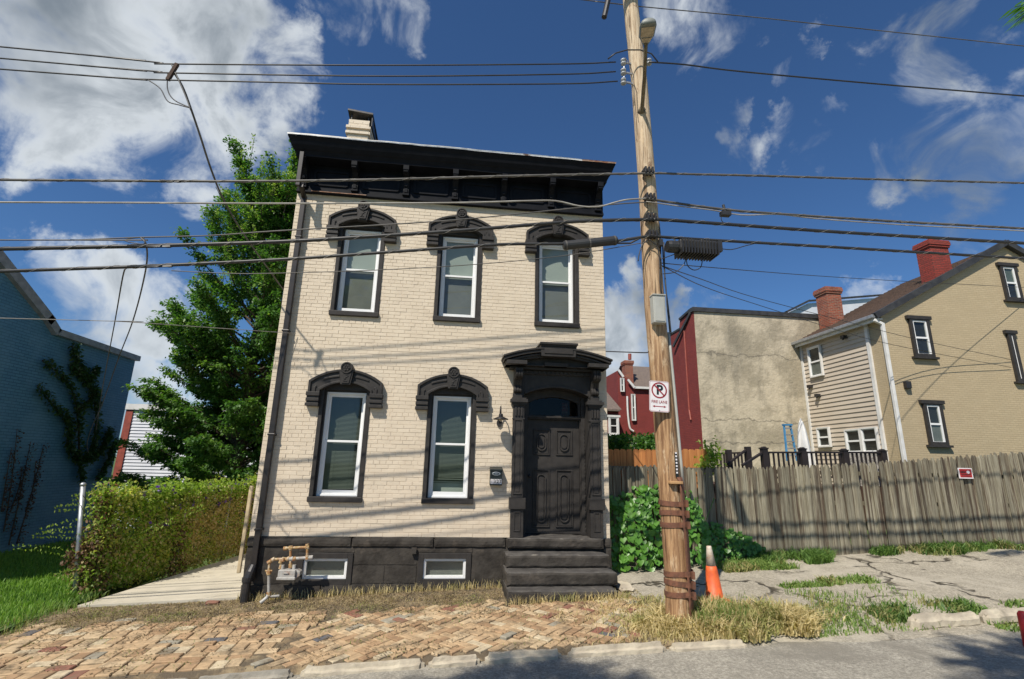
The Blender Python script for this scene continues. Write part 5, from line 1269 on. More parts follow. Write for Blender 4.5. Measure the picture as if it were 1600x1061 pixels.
# deck railing
dk = thing('deck_railing', (12, 3.2, 1), 'dark brown deck railing with square posts and balusters above the fence', 'railing')
DY = 3.2
posts = [(1193, 699), (1253, 700), (1318, 702), (1378, 703)]
for px_, py_ in posts:
    t_ = PX(px_, py_, DY); b = MB().mat(mats['deckblack']); b.box(t_.x-.07, t_.x+.07, DY-.07, DY+.07, -.1, t_.z-.03); b.box(t_.x-.085, t_.x+.085, DY-.085, DY+.085, t_.z-.04, t_.z-.01); b.prism([(t_.x-.07, t_.z-.01), (t_.x+.07, t_.z-.01), (t_.x+.02, t_.z+.02), (t_.x-.02, t_.z+.02)], DY-.05, DY+.05); b.build('post', dk)
zt_ = [PX(p_[0], 707, DY).z for p_ in posts]; xs_ = [PX(p_[0], 707, DY).x for p_ in posts]
b = MB().mat(mats['deckblack'])
def balu(x_, y_, z0_, z1_): q_ = MB().mat(mats['deckblack']); q_.box(x_-.018, x_+.018, y_-.018, y_+.018, z0_, z1_); q_.build('baluster', dk)
for k in range(3):
    b.beam((xs_[k], DY, zt_[k]), (xs_[k+1], DY, zt_[k+1]), .09, .045); b.beam((xs_[k], DY, zt_[k]-.62), (xs_[k+1], DY, zt_[k+1]-.62), .05, .05)
    n_ = int((xs_[k+1]-xs_[k])/.12)
    for j in range(1, n_): xx = xs_[k]+(xs_[k+1]-xs_[k])*j/n_; balu(xx, DY, zt_[k]-.62, zt_[k])
# stair rails, stepping down to the left
pa, pb = PX(1193, 706, DY), PX(1160, 727, DY-.3); pc_, pd = PX(1168, 701, 4.2), PX(1137, 725, 4.0)
b.beam(pa, pb, .07, .045); b.beam(pc_, pd, .07, .045); b.beam(PX(1118, 709, 4.4), PX(1168, 707, 4.4), .07, .045)
for j in range(9): v_ = PX(1120+j*5.5, 709, 4.4); balu(v_.x, 4.4, v_.z-.6, v_.z)
for v_, hh in ((PX(1132, 703, 4.4), 1.5), (PX(1168, 698, 4.2), 1.5)):
    q = MB().mat(mats['deckblack']); q.box(v_.x-.065, v_.x+.065, 4.14, 4.27, -.1, v_.z); q.build('post', dk)
b.build('handrail', dk)
b = MB().mat(mats['darkwood']); b.box(9.4, 16.5, 3.3, 5.3, .75, .85); b.box(9.4, 16.5, 3.28, 3.3, .0, .85); b.build('deck_floor', dk)
# umbrella, ladder, board on the deck
um = thing('closed_umbrella', PX(1251, 700, 4.5), 'closed white patio umbrella standing on the deck', 'umbrella')
bz = .85; u_ = PX(1251, 656, 4.5); r_ = .17
b = MB().mat(mats['whitepaint']); n_ = 14; vs = []; hs = [(.02, 0), (.05, .08), (.09, .30), (.13, .7), (.16, 1.1), (.19, 1.35)]
for rr_, dz in hs:
    for j in range(n_): t = 2*math.pi*j/n_; q_ = rr_*(1+.22*(j % 2)); vs.append((u_.x+q_*math.cos(t), 4.5+q_*math.sin(t), u_.z-dz))
b.add(vs, [(i_*n_+j, i_*n_+(j+1) % n_, (i_+1)*n_+(j+1) % n_, (i_+1)*n_+j) for i_ in range(len(hs)-1) for j in range(n_)]); b.build('canopy', um)
b = MB().mat(mats['whitepaint']); b.tube([(u_.x, 4.5, bz), (u_.x, 4.5, u_.z+.04)], .02, 8); b.build('umbrella_pole', um)
ld = thing('blue_stepladder', PX(1234, 700, 4.9), 'blue fibreglass stepladder standing open on the deck by the stucco wall', 'ladder')
l0, l1 = PX(1225, 665, 4.9), PX(1235, 665, 4.9); m0, m1 = PX(1229, 707, 4.7), PX(1243, 707, 4.7)
for a_, c_ in ((l0, m0), (l1, m1)): b = MB().mat(mats['bluepaint']); b.beam(a_, c_+(c_-a_)*.3, .04, .05, (0, 1, 0)); b.build('ladder_rail', ld)
for t in (.1, .35, .6, .85, 1.1):
    b = MB().mat(mats['metal']); b.beam(l0.lerp(m0, t), l1.lerp(m1, t), .08, .03); b.build('ladder_step', ld)
b = MB().mat(mats['bluepaint']); b.beam(l0+Vector((-.03, 0, .02)), l1+Vector((.03, 0, .02)), .12, .05); b.build('ladder_cap', ld)
bd = MB().mat(mats['speckle']); a_, c_ = PX(1322, 708, 3.6), PX(1377, 726, 3.6); bd.box(a_.x, c_.x, 3.6, 3.66, .85, a_.z); tag(bd.build('speckled_board', bevel=.01), 'pale speckled board propped behind the deck railing', 'board')
# ================================================================== BACKGROUND BUILDINGS
def window_far(par, cx, y, z0, z1, w, casing, face='F', sashm='vinyl', blind=False, lintel=True, trim='black'):
    """face F: wall facing the street at depth y; face L: wall facing left at x=y, cx is then a depth."""
    def T(b):
        if face == 'L': b.v = [(y+(yy), cx-(xx-cx), zz) for xx, yy, zz in b.v]
        else: b.v = [(xx, y+yy, zz) for xx, yy, zz in b.v]
        return b
    x0, x1 = cx-w/2, cx+w/2
    b = MB().mat(mats[trim])
    if casing: rect_frame(b, x0-casing, x1+casing, z0-casing*.6, z1+casing, casing, -.09, .0)
    else: rect_frame(b, x0-.03, x1+.03, z0-.03, z1+.03, .05, -.09, .0)
    if lintel: b.box(x0-casing-.09, x1+casing+.09, -.11, .0, z1+casing*.4, z1+casing+.06); b.box(x0-casing-.09, x1+casing+.09, -.13, .0, z0-casing*.6-.07, z0-casing*.6)
    wd = T(b).build('window', par)
    b = MB().mat(mats[sashm]); rect_frame(b, x0, x1, z0, z1, .05, -.065, -.004); b.box(x0+.05, x1-.05, -.06, -.02, (z0+z1)/2-.03, (z0+z1)/2+.03); T(b).build('frame', wd)
    b = MB().mat(mats['glass']); b.add([(x0+.05, -.035, z0+.05), (x1-.05, -.035, z0+.05), (x1-.05, -.035, z1-.05), (x0+.05, -.035, z1-.05)], [(0, 1, 2, 3)]); T(b).build('pane', wd, recalc=False)
    b = MB().mat(mats['interior']); b.add([(x0, -.006, z0), (x1, -.006, z0), (x1, -.006, z1), (x0, -.006, z1)], [(0, 1, 2, 3)])
    T(b).build('interior', wd, recalc=False)
    if blind:
        b = MB().mat(mats['curtain' if blind == 2 else 'blind']); b.add([(x0+.06, -.018, (z0+z1)/2 if blind == 1 else z0+.05), (x1-.06, -.018, (z0+z1)/2 if blind == 1 else z0+.05), (x1-.06, -.018, z1-.05 if blind == 1 else (z0+z1)/2), (x0+.06, -.018, z1-.05 if blind == 1 else (z0+z1)/2)], [(0, 1, 2, 3)]); T(b).build('blind', wd, recalc=False)
    return wd
# --- tan gabled house at the right
GY = 5.5
e0 = PX(1375, 487, GY); ap = PX(1566, 381, GY); GX = e0.x; ze = e0.z
far_px = PX(1243, 600, 9.5)
YF = 9.45
half = ap.x-GX; GXR = ap.x+half
gh = thing('tan_brick_house', ((GX+GXR)/2, GY, 0), 'tan painted brick gabled house with siding on its left side behind the fence', 'house')
b = MB().mat(mats['yellow'])
b.prism([(GX, -.3), (GXR, -.3), (GXR, ze), (ap.x, ap.z-.10), (GX, ze)], GY, GY+.2)
b.add([(GX, GY+.2, -.3), (GX, YF, -.3), (GX, YF, ze), (GX, GY+.2, ze)], [(0, 1, 2, 3)]); b.add([(GXR, GY+.2, -.3), (GXR, YF, -.3), (GXR, YF, ze), (GXR, GY+.2, ze)], [(0, 1, 2, 3)])
b.add([(GX, YF, -.3), (GXR, YF, -.3), (GXR, YF, ze), (ap.x, YF, ap.z-.1), (GX, YF, ze)], [(0, 1, 2, 3, 4)])
b.build('wall', gh, recalc=False)
sl_n = (ap.z-ze)/half
rf = MB().mat(mats['shingle'])
rows = 26
for sgn, xe in ((-1, GX-.30), (1, GXR+.3)):
    for k in range(rows):
        t0, t1 = k/rows, (k+1)/rows
        xa_, xb_ = xe+(ap.x-xe)*t0, xe+(ap.x-xe)*t1
        za_, zb_ = ze-.30*sl_n+(ap.z-ze+.30*sl_n)*t0+.03, ze-.30*sl_n+(ap.z-ze+.30*sl_n)*t1
        rf.add([(xa_, GY-.12, za_), (xa_, YF+.12, za_), (xb_, YF+.12, zb_+.0), (xb_, GY-.12, zb_)], [(0, 1, 2, 3)]); rf.add([(xa_, GY-.12, za_-.035), (xa_, YF+.12, za_-.035), (xa_, YF+.12, za_), (xa_, GY-.12, za_)], [(0, 1, 2, 3)])
roof_ = rf.build('roof', gh, recalc=False)
b = MB().mat(mats['tar'])
for xe in (GX-.32, GXR+.32): b.beam((xe, GY-.10, ze-.32*sl_n-.03), (ap.x, GY-.10, ap.z+.0), .16, .20, (0, 0, 1))
b.build('rake_board', gh)
b = MB().mat(mats['metal']); b.box(GX-.42, GX-.28, GY-.1, YF+.1, ze-.30*sl_n-.10, ze-.30*sl_n+.02); b.build('gutter', gh, bevel=.02)
b = MB().mat(mats['whitepaint']); b.box(GX-.30, GX, GY-.05, YF, ze-.30*sl_n-.13, ze-.30*sl_n-.09); b.box(GX-.285, GX-.265, GY-.02, YF+.02, ze-.30*sl_n-.2, ze-.30*sl_n-.09); b.build('soffit', gh)
b = MB().mat(mats['whitepaint']); b.box(GX-.10, GX-.0, GY-.11, GY-.01, -.2, ze-.42); b.beam((GX-.33, GY-.05, ze-.32), (GX-.06, GY-.06, ze-.45), .09, .09); b.build('downspout', gh, bevel=.01)
# siding on the left side wall, board by board
SY0 = GY+.62; x_ = GX-.04
b = MB().mat(mats['whitepaint']); b.box(GX-.075, GX-.005, SY0-.06, SY0+.06, -.2, ze-.25); b.box(GX-.075, GX-.005, YF-.06, YF+.04, -.2, ze-.25); b.build('corner_board', gh)
z = -.1; k = 0; L_ = YF-SY0-.12
smesh = MB().mat(mats['siding']); smesh.add([(-.045, -L_/2, 0), (-.045, L_/2, 0), (-.012, L_/2, .165), (-.012, -L_/2, .165), (0, -L_/2, 0), (0, L_/2, 0)], [(0, 1, 2, 3), (0, 4, 5, 1)])
sm_ = bpy.data.meshes.new('siding_board'); sm_.from_pydata(smesh.v, [], smesh.f); sm_.materials.append(mats['siding'])
while z < ze-.33:
    o = bpy.data.objects.new('siding_board', sm_); COL.objects.link(o); link(o, (GX-.002, (SY0+YF)/2, z), gh); z += .16
def atX(px_, py_, X):
    d = ray(px_, py_); return CAM+d*((X-CAM.x)/d.x)
def lw(pxs, X, **k):
    p_ = [atX(a, c, X) for a, c in pxs]; ys_ = [q_.y for q_ in p_]; zs2 = [q_.z for q_ in p_]
    return window_far(gh, (min(ys_)+max(ys_))/2, X-.05, min(zs2[2:]), max(zs2[:2]), max(ys_)-min(ys_)-.08, 0, 'L', **k)
lw([(1265, 546), (1285, 542), (1270, 588), (1287, 586)], GX, lintel=False, trim='whitepaint', blind=2)
lw([(1280, 670), (1299, 668), (1283, 698), (1301, 697)], GX, lintel=False, trim='whitepaint')
lw([(1324, 673), (1348, 671), (1328, 707), (1352, 706)], GX, lintel=False, trim='whitepaint')
lw([(1350, 671), (1374, 668), (1353, 706), (1377, 706)], GX, lintel=False, trim='whitepaint')
for a_, c_ in ((1318, 527), (1265, 604), (1277, 618)):
    v_ = atX(a_, c_, GX-.12); b = MB().mat(mats['darkmetal']); b.box(v_.x-.07, v_.x+.09, v_.y-.08, v_.y+.08, v_.z-.05, v_.z+.06); b.beam(v_, v_+Vector((-.08, -.05, -.10)), .05, .05); b.build('flood_light', gh)
# front windows
def fw(x0, y0, x1, y1, cas=.1, **k):
    a, c = PX(x0, y0, GY), PX(x1, y1, GY); return window_far(gh, (a.x+c.x)/2, GY, c.z, a.z, c.x-a.x, cas, **k)
fw(1422, 501, 1454, 556); fw(1444, 633, 1475, 693, blind=2); fw(1563, 418, 1592, 468, blind=1); fw(1575, 524, 1594, 594)
a_ = PX(1415, 602, GY); b = MB().mat(mats['darkmetal']); b.box(a_.x-.09, a_.x+.09, GY-.14, GY, a_.z-.12, a_.z+.12); b.build('vent', gh, bevel=.02)
def chimney(par, bl, br, tl, Y, dep, name='chimney'):
    p0_, p1_, p2_ = PX(*bl, Y), PX(*br, Y), PX(*tl, Y)
    b = MB().mat(mats['chimbrick']); zt2 = p2_.z
    b.box(p0_.x, p1_.x, Y, Y+dep, p0_.z-1.2, zt2-.25); b.box(p0_.x-.04, p1_.x+.04, Y-.04, Y+dep+.04, zt2-.27, zt2-.17); b.box(p0_.x-.065, p1_.x+.065, Y-.065, Y+dep+.065, zt2-.19, zt2-.06); b.box(p0_.x-.05, p1_.x+.05, Y-.05, Y+dep+.05, zt2-.07, zt2)
    return b.build(name, par)
chimney(gh, (1461, 430), (1488, 420), (1456, 375), GY+.5, .55).data.materials[0] = mats['redbrick2'] if 'redbrick2' in mats else brickwall('red_painted_chimney', (.33, .045, .03), (.20, .035, .025), (.14, .04, .03), bst=1., msize=.02)
chimney(gh, (1295, 487), (1317, 483), (1293, 448), YF-.9, .6)
# --- stucco building
SY = 9.5
s0, s1 = PX(1084, 486, SY), PX(1330, 500, SY); sb0 = PX(1098, 702, SY)
st = thing('stucco_building', ((s0.x+s1.x)/2, SY, 0), 'flat topped building with stained bare stucco front and red brick side', 'building')
b = MB().mat(mats['stucco']); zt_ = s0.z; n_ = 40
vs = []
b.box(s0.x, s1.x+1.5, SY, SY+.2, -.5, zt_); b.build('wall', st, label='stained grey stucco front wall')
b = MB().mat(mats['redbrick'])
# side wall stepping down to the back
SD = atX(1049, 600, s0.x).y-SY
prof_ = [(SY+.01, -.5), (SY+SD, -.5), (SY+SD, zt_-.5), (SY+SD*.55, zt_-.4), (SY+SD*.5, zt_-.05), (SY+.01, zt_+.05)]
b.prism(prof_, s0.x-.02, s0.x+.25, 'YZ'); b.box(s0.x+.25, s1.x+1.5, SY+SD-.2, SY+SD, -.5, zt_-.5); b.box(s1.x+1.3, s1.x+1.5, SY+.2, SY+SD, -.5, zt_-.4); b.build('side_wall', st, label='red painted brick side wall')
b = MB().mat(mats['tar']); b.box(s0.x-.07, s1.x+1.5, SY-.07, SY+.35, zt_-.02, zt_+.16); b.beam((s0.x+.1, SY+.1, zt_+.12), (s0.x+.1, SY+SD*.5, zt_-.0), .35, .10); b.box(s0.x-.05, s0.x+.3, SY+SD*.5, SY+SD+.05, zt_-.45, zt_-.37)
b.box(s0.x+.2, s1.x+1.4, SY+.3, SY+SD-.1, zt_-.5, zt_-.4); b.build('parapet_cap', st)
b = MB().mat(mats['tar']); b.beam((s0.x-.16, SY+SD*.7, zt_-1.1), (s0.x-.05, SY+.2, zt_-.02), .06, .12); b.build('roof_drain', st)
b = MB().mat(mats['redtrim']); b.tube([(s0.x-.04, SY+SD*.35, zt_-.6), (s0.x-.04, SY+SD*.35, 3.5), (s0.x-.06, SY+SD*.3, 3.1)], .035, 6); b.build('side_pipe', st)
# white house sliver behind
wh = thing('white_house', (19, 20, 0), 'white clapboard gable just showing behind the roofs', 'house')
q0, q1, q2 = PX(1232, 487, 20), PX(1262, 472, 20), PX(1345, 466, 20)
b = MB().mat(mats['sidingwhite']); b.prism([(q0.x, 2), (PX(1400, 470, 20).x, 2), (PX(1400, 463, 20).x, PX(1400, 463, 20).z), (q1.x, q1.z-.1), (q0.x, q0.z-.05)], 20, 26); b.build('wall', wh)
b = MB().mat(mats['tar']); b.beam((q0.x-.3, 19.9, q0.z-.1), (q1.x, 19.9, q1.z+.05), .3, .12); b.beam((q1.x, 19.9, q1.z+.05), (PX(1400, 462, 20).x, 19.9, PX(1400, 462, 20).z+.1), .3, .06); b.build('roof_edge', wh)
# --- red brick house, centre
RY = 22
def R(px_, py_, Y=RY): return PX(px_, py_, Y)
rh = thing('red_brick_house', (15, RY, 0), 'red painted brick house with white trim and tall chimney seen between house and pole', 'house')
b = MB().mat(mats['redbrick']); 
xl_, xr_ = R(993, 640).x, R(1046, 640).x; ze_ = R(985, 607).z
b.prism([(xl_, -1), (xr_+3, -1), (xr_+3, ze_), (xl_, ze_)], RY, RY+6)
# gable end facing left of picture, set forward
zg = R(968, 585).z
b.build('wall', rh)
b = MB().mat(mats['redbrick']); xg0, xg1 = R(967, 640).x, R(993, 640).x; b.prism([(xg0, -1), (xg1+.05, -1), (xg1+.05, R(993, 607).z), (R(982, 593).x, R(982, 592).z), (R(974, 588).x, R(974, 588).z), (xg0, R(967, 579).z)], RY+.02, RY+5); b.build('gable_wall', rh)
b = MB().mat(mats['greyshingle']); zr = R(1000, 575).z
b.add([(xl_-.1, RY-.15, ze_+.12), (xr_+3, RY-.15, ze_+.12), (xr_+3, RY+3, ze_+2.1), (R(977, 577, RY+3).x, RY+3, ze_+2.1)], [(0, 1, 2, 3)]); b.add([(xl_+.1, RY+3, ze_+2.1), (xr_+3, RY+3, ze_+2.1), (xr_+3, RY+6, ze_), (xl_, RY+6, ze_)], [(0, 1, 2, 3)])
b.build('roof', rh, recalc=False)
b = MB().mat(mats['whitepaint']); b.box(xl_-.1, xr_+3, RY-.22, RY-.1, ze_-.02, ze_+.12); b.beam((xl_-.1, RY-.2, ze_+.03), R(981, 593, RY-.2), .10, .14, (0, 0, 1)); b.beam(R(966, 578, RY-.1), R(974, 589, RY-.1), .10, .14, (0, 0, 1))
b.build('white_trim', rh)
chimney(rh, (978, 600), (990, 600), (977, 563), RY+.3, .7, 'chimney')
b = MB().mat(mats['redtrim']); v_ = R(984, 562, RY+.8); b.tube([v_, R(984, 553, RY+.8)], .12, 8); b.build('chimney_pot', rh)
for (x0, y0, x1, y1) in ((986, 617, 992, 657), (969, 592, 974, 612), (987, 686, 994, 700)):
    a, c = R(x0, y0), R(x1, y1); window_far(rh, (a.x+c.x)/2, RY-.06, c.z, a.z, c.x-a.x, .04, trim='whitepaint', sashm='whitepaint', lintel=False)
b = MB().mat(mats['whitepaint']); b.tube(cat([R(x, y_, RY-.1) for x, y_ in ((980, 619), (981, 645), (984, 668), (990, 674))]), .06, 6); b.build('downspout', rh)
b = MB().mat(mats['metal']); v0, v1 = R(1008, 684, RY-1), R(1020, 676, RY-1); b.box(v0.x, v1.x, RY-2, RY, v0.z, v0.z+.1); b.build('awning', rh)
lh = thing('low_grey_roof_house', (13, 24, 0), 'low house with grey shingle roof and white window beyond the fence', 'house')
LY = 20; a0_, a1_ = PX(949, 640, LY), PX(968, 700, LY)
b = MB().mat(mats['redbrick']); b.box(a0_.x-3, a1_.x, LY, LY+5, -1, a0_.z); b.build('wall', lh)
b = MB().mat(mats['greyshingle']); z1_ = PX(955, 611, LY+2).z; b.add([(a0_.x-3, LY-.3, a0_.z), (a1_.x+.1, LY-.3, a0_.z), (a1_.x+.1, LY+2.5, z1_), (a0_.x-3, LY+2.5, z1_)], [(0, 1, 2, 3)]); b.build('roof', lh, recalc=False)
b = MB().mat(mats['greyshingle']); b.box(a0_.x-3, a1_.x, LY-.3, LY, a0_.z-.1, a0_.z+.0); b.build('gutter', lh)
a, c = PX(952, 653, LY), PX(964, 678, LY); window_far(lh, (a.x+c.x)/2, LY-.06, c.z, a.z, c.x-a.x, .1, trim='whitepaint', sashm='whitepaint')
# red brick bit right of the pole
rb = thing('rear_red_house', (13, 17, 0), 'dark red brick house corner with white rake just right of the pole', 'house')
v0, v1 = PX(1040, 520, 18.5), PX(1053, 520, 18.5)
b = MB().mat(mats['redbrick']); b.box(PX(1037, 520, 18.5).x, v1.x+1, 18.5, 18.9, -1, v0.z-.1); b.build('wall', rb)
b = MB().mat(mats['whitepaint']); b.beam(PX(1043, 541, 18.3), PX(1054, 521, 18.3), .1, .2, (0, 0, 1)); b.build('white_trim', rb)
# --- blue house at the left
BX = -7.0
bh = thing('blue_brick_house', (BX-3, 4.5, -1), 'blue painted brick house side wall with ivy at the left edge', 'house')
k0, k1, k2 = atX(212, 560, BX), atX(86, 516, BX), atX(74, 500, BX); k3 = atX(0, 408, BX)
sl_b = (k3.z-k2.z)/(k2.y-k3.y)
Yr = 1.0; zr_ = k2.z+sl_b*(k2.y-Yr)
b = MB().mat(mats['blue'])
b.prism([(-1.5, -1.6), (k0.y, -1.6), (k0.y, k0.z), (k1.y, k0.z), (k2.y, k2.z-.05), (Yr, zr_), (-1.5, zr_-1.4)], BX-.3, BX, 'YZ'); b.box(BX-6, BX-.3, k0.y-.3, k0.y, -1.6, k0.z); b.box(BX-6, BX-.3, -1.5, -1.2, -1.6, k0.z)
b.build('wall', bh)
b = MB().mat(M('grey_fascia', (.30, .31, .34), .6))
b.beam((BX+.05, k0.y+.05, k0.z+.0), (BX+.05, k1.y-.02, k0.z+.0), .14, .16); b.beam((BX+.05, k1.y, k0.z-.02), (BX+.05, k2.y-.1, k2.z+.05), .14, .2, (0, 0, 1)); b.beam((BX+.05, k2.y+.05, k2.z-.03), (BX+.05, Yr, zr_), .14, .22, (0, 0, 1)); b.beam((BX+.05, Yr, zr_), (BX+.05, -1.6, zr_-1.5), .14, .22, (0, 0, 1))
b.build('fascia', bh)
b = MB().mat(mats['asphalt_roof']); b.add([(BX, Yr, zr_), (BX, k2.y, k2.z), (BX-6, k2.y, k2.z), (BX-6, Yr, zr_)], [(0, 1, 2, 3)]); b.add([(BX, k1.y, k0.z), (BX, k0.y, k0.z), (BX-6, k0.y, k0.z), (BX-6, k1.y, k0.z)], [(0, 1, 2, 3)]); b.add([(BX, Yr, zr_), (BX, -1.5, zr_-1.4), (BX-6, -1.5, zr_-1.4), (BX-6, Yr, zr_)], [(0, 1, 2, 3)]); b.build('roof', bh, recalc=False)
# --- white siding building behind with red corner
WY = 12.0
wb = thing('white_sided_building', (-8, WY, -1), 'white horizontal sided building with red corner post beyond the vine fence', 'building')
w0 = PX(203, 632, WY); w1 = PX(175, 755, WY)
b = MB().mat(mats['sidingwhite']); b.box(w0.x, w0.x+8, WY, WY+6, -1.5, w0.z); b.build('wall', wb)
smw = bpy.data.meshes.new('siding_board'); smw.from_pydata([(-4, 0, 0), (4, 0, 0), (4, .03, .12), (-4, .03, .12), (-4, .03, 0), (4, .03, 0)], [], [(0, 1, 2, 3), (0, 4, 5, 1)]); smw.materials.append(mats['sidingwhite'])
z = -.6
while z < w0.z-.2:
    o = bpy.data.objects.new('siding_board', smw); COL.objects.link(o); link(o, (w0.x+4.15, WY-.04, z), wb); z += .12
b = MB().mat(mats['redtrim']); b.box(w0.x-.05, w0.x+.2, WY-.07, WY+.05, -1.5, w0.z-.2); b.build('red_corner_post', wb)
b = MB().mat(mats['whitepaint']); b.box(w0.x-.15, w0.x+8, WY-.12, WY, w0.z-.2, w0.z+.02); b.build('fascia', wb)
b = MB().mat(M('purple_roof', (.10, .06, .16), .7)); b.add([(w0.x-.1, WY+.8, w0.z+.45), (w0.x+.6, WY+.8, w0.z), (w0.x+.6, WY+5, w0.z), (w0.x-.1, WY+5, w0.z+.45)], [(0, 1, 2, 3)]); b.build('roof', wb)
b = MB().mat(mats['signred']); b.lathe([(.06, 0), (.13, .1), (.14, .2), (.10, .45)], PX(1598, 1010, -3.6), 12)
# ================================================================== VEGETATION
def P3(px_, py_, Y): return np.array(PX(px_, py_, Y))
# ---- big tree left of the house
tr = thing('leafy_tree', (-3.0, 6.2, -1), 'tall dense green tree with bright young tips left of the cream house', 'tree')
TB = Vector((-2.9, 6.2, -1)); TT = Vector((-2.6, 6.3, 9.6))
b = MB().mat(mats['bark']); b.tube([TB, TB.lerp(TT, .2)+Vector((.1, 0, 0)), TB.lerp(TT, .5)+Vector((-.1, 0, 0)), TB.lerp(TT, .8), TT], [.20, .16, .11, .06, .02], 12)
b.build('trunk', tr, smooth=True)
# silhouette half-width by height (left, right), read off the picture
def sil(z):
    zz = [-.2, .4, 1.2, 2.8, 4.0, 5.4, 6.6, 7.4, 8.6, 9.8, 10.6]
    ll = [1.6, 2.3, 2.6, 2.6, 2.5, 2.45, 2.2, 1.95, 1.75, 1.35, .3]
    rr = [.8, 1.7, 2.2, 2.6, 2.6, 2.6, 2.4, 2.1, 1.6, .9, .2]
    return float(np.interp(z, zz, ll)), float(np.interp(z, zz, rr))
bb = MB().mat(mats['bark']); cen = []; young = []
for i in range(250):
    z = random.uniform(-.4, 8.9) if i < 170 else random.uniform(-.7, 4.5); t = (z+1)/10.6; base = TB.lerp(TT, min(1, max(.03, t-.05)))
    a = random.uniform(0, 2*math.pi); l_, r_ = sil(z+.5); R_ = (l_ if math.cos(a) < 0 else r_)*random.uniform(.6, 1.03)
    rise = .15+.22*z*random.uniform(.6, 1.2)
    tip = Vector((TB.x+math.cos(a)*R_, TB.y+math.sin(a)*R_*.95, min(10.4, z+rise)))
    mid = base.lerp(tip, .55)+Vector((0, 0, -.12*rise))
    bb.tube([base, mid, tip], [.04, .022, .008], 5, False)
    for s_ in range(13):
        u = random.uniform(.18, 1.0)**.75; p_ = (base.lerp(mid, u/.55) if u < .55 else mid.lerp(tip, (u-.55)/.45))
        da = a+random.gauss(0, .9); ln = random.uniform(.25, .62)*(1.1-.45*u)
        up_ = random.uniform(.0, .5)+.13*max(0, z-3)
        d_ = Vector((math.cos(da), math.sin(da), up_)).normalized(); e_ = p_+d_*ln
        bb.tube([p_, e_], [.010, .004], 4, False)
        hi = e_.z > 7.4 and u > .6
        for k in range(7):
            c_ = p_+d_*ln*(.25+.80*k/6); w_ = .085*(1.25-.5*k/6)
            pts_ = np.array(c_)+rng.normal(size=(12, 3))*np.array([w_, w_, w_*.45+.02*min(1, up_)])
            yg = (hi and k > 3 and random.random() < .75) or (k > 4 and u > .75 and random.random() < .12)
            (young if yg else cen).append(pts_)
# upright leading shoots
for i in range(95):
    a = random.uniform(0, 2*math.pi); z = random.uniform(5.5, 9.9); l_, r_ = sil(z); R_ = (l_ if math.cos(a) < 0 else r_)*random.uniform(.1, .95)
    p_ = Vector((TB.x+math.cos(a)*R_, TB.y+math.sin(a)*R_, z)); ln = random.uniform(.5, 1.0)
    bb.tube([p_, p_+Vector((0, 0, ln))], [.012, .003], 4, False)
    for k in range(8):
        pts_ = np.array(p_)+np.array([random.gauss(0, .02), random.gauss(0, .02), ln*k/7.])+rng.normal(size=(9, 3))*.05*(1.3-.8*k/7)
        (young if k > 3 else cen).append(pts_)
bb.build('limbs', tr, smooth=True, recalc=False)
C = np.concatenate(cen); print('tree leaves', len(C))
out = C-np.array([TB.x, TB.y, 0]); out[:, 2] = 0; out /= np.linalg.norm(out, axis=1, keepdims=True)+1e-6
leafcloud('crown', C, mats['leaf_tree'], .095, tr, out=out*.7+np.array([0, 0, -.35]), up=.5)
leafcloud('young_shoots', np.concatenate(young), mats['leaf_young'], .07, tr, out=np.array([0, 0, .6]))
# leading shoots at the top
# ---- chain link fence with vines on the left
vf = thing('vine_covered_fence', (-2.2, 2.5, -1), 'chain link fence smothered in green and brown vines beside the concrete path', 'fence')
F0 = Vector((-2.92, .72, 0)); F1 = Vector((-1.52, 5.0, 0)); FH = 1.62
def fpt(t, h=0, o=0):
    p_ = F0.lerp(F1, t); n_ = Vector((F1.y-F0.y, -(F1.x-F0.x), 0)).normalized(); z0_ = gz(p_.x, 0)-.0
    return Vector((p_.x, p_.y, z0_+h))+n_*o
pt_ = PX(128, 757, .72); pb_ = PX(119, 930, .72)
F0 = Vector((pb_.x, .72, 0))
b = MB().mat(mats['metal']); b.tube([(pb_.x, .72, gz(-2.8, 0)-.1), (pt_.x+.02, .72, pt_.z)], .038, 12); b.lathe([(.045, -.02), (.045, .01), (.02, .035)], (pt_.x+.02, .72, pt_.z), 12); b.build('post', vf, smooth=True, label='leaning galvanised end post')
FH = 1.58
for t in (.42, .70, .97):
    b = MB().mat(mats['metal']); b.tube([fpt(t, -.1, .08), fpt(t, FH, .08)], .028, 8); b.build('post', vf, smooth=True)
b = MB().mat(mats['metal']); b.tube([fpt(0, FH), fpt(1, FH)], .02, 6); b.build('top_rail', vf)
b = MB().mat(mats['metal'])
for k in range(36):
    t = k/36
    b.tube([fpt(t, .02), fpt(min(1, t+.36), FH)], .0025, 3, False); b.tube([fpt(t, FH), fpt(min(1, t+.36), .02)], .0025, 3, False)
b.build('chain_link', vf, recalc=False)
def fence_cloud(n, tf, hf, of): 
    t = tf(n); h = hf(n); o = of(n); d = np.array(F1-F0); nrm = np.array(Vector((F1.y-F0.y, -(F1.x-F0.x), 0)).normalized())
    p_ = np.array(F0)[None]+d[None]*t[:, None]; z = -.914+.044*p_[:, 0]
    h = h*(1+.025*np.sin(t*23)+.03*np.sin(t*51+1)+.02*np.sin(t*97))
    return np.stack([p_[:, 0]+nrm[0]*o, p_[:, 1]+nrm[1]*o, z+h], 1)
U = rng.uniform
outv = np.array([.9, -.35, 0])
def clump(n, t0, t1, h0, h1, o0, o1, k=9, sp=.06):
    m = n//k; c = fence_cloud(m, lambda q: U(t0, t1, q), lambda q: U(h0, h1, q), lambda q: U(o0, o1, q))
    return (c[:, None, :]+rng.normal(size=(m, k, 3))*sp).reshape(-1, 3)
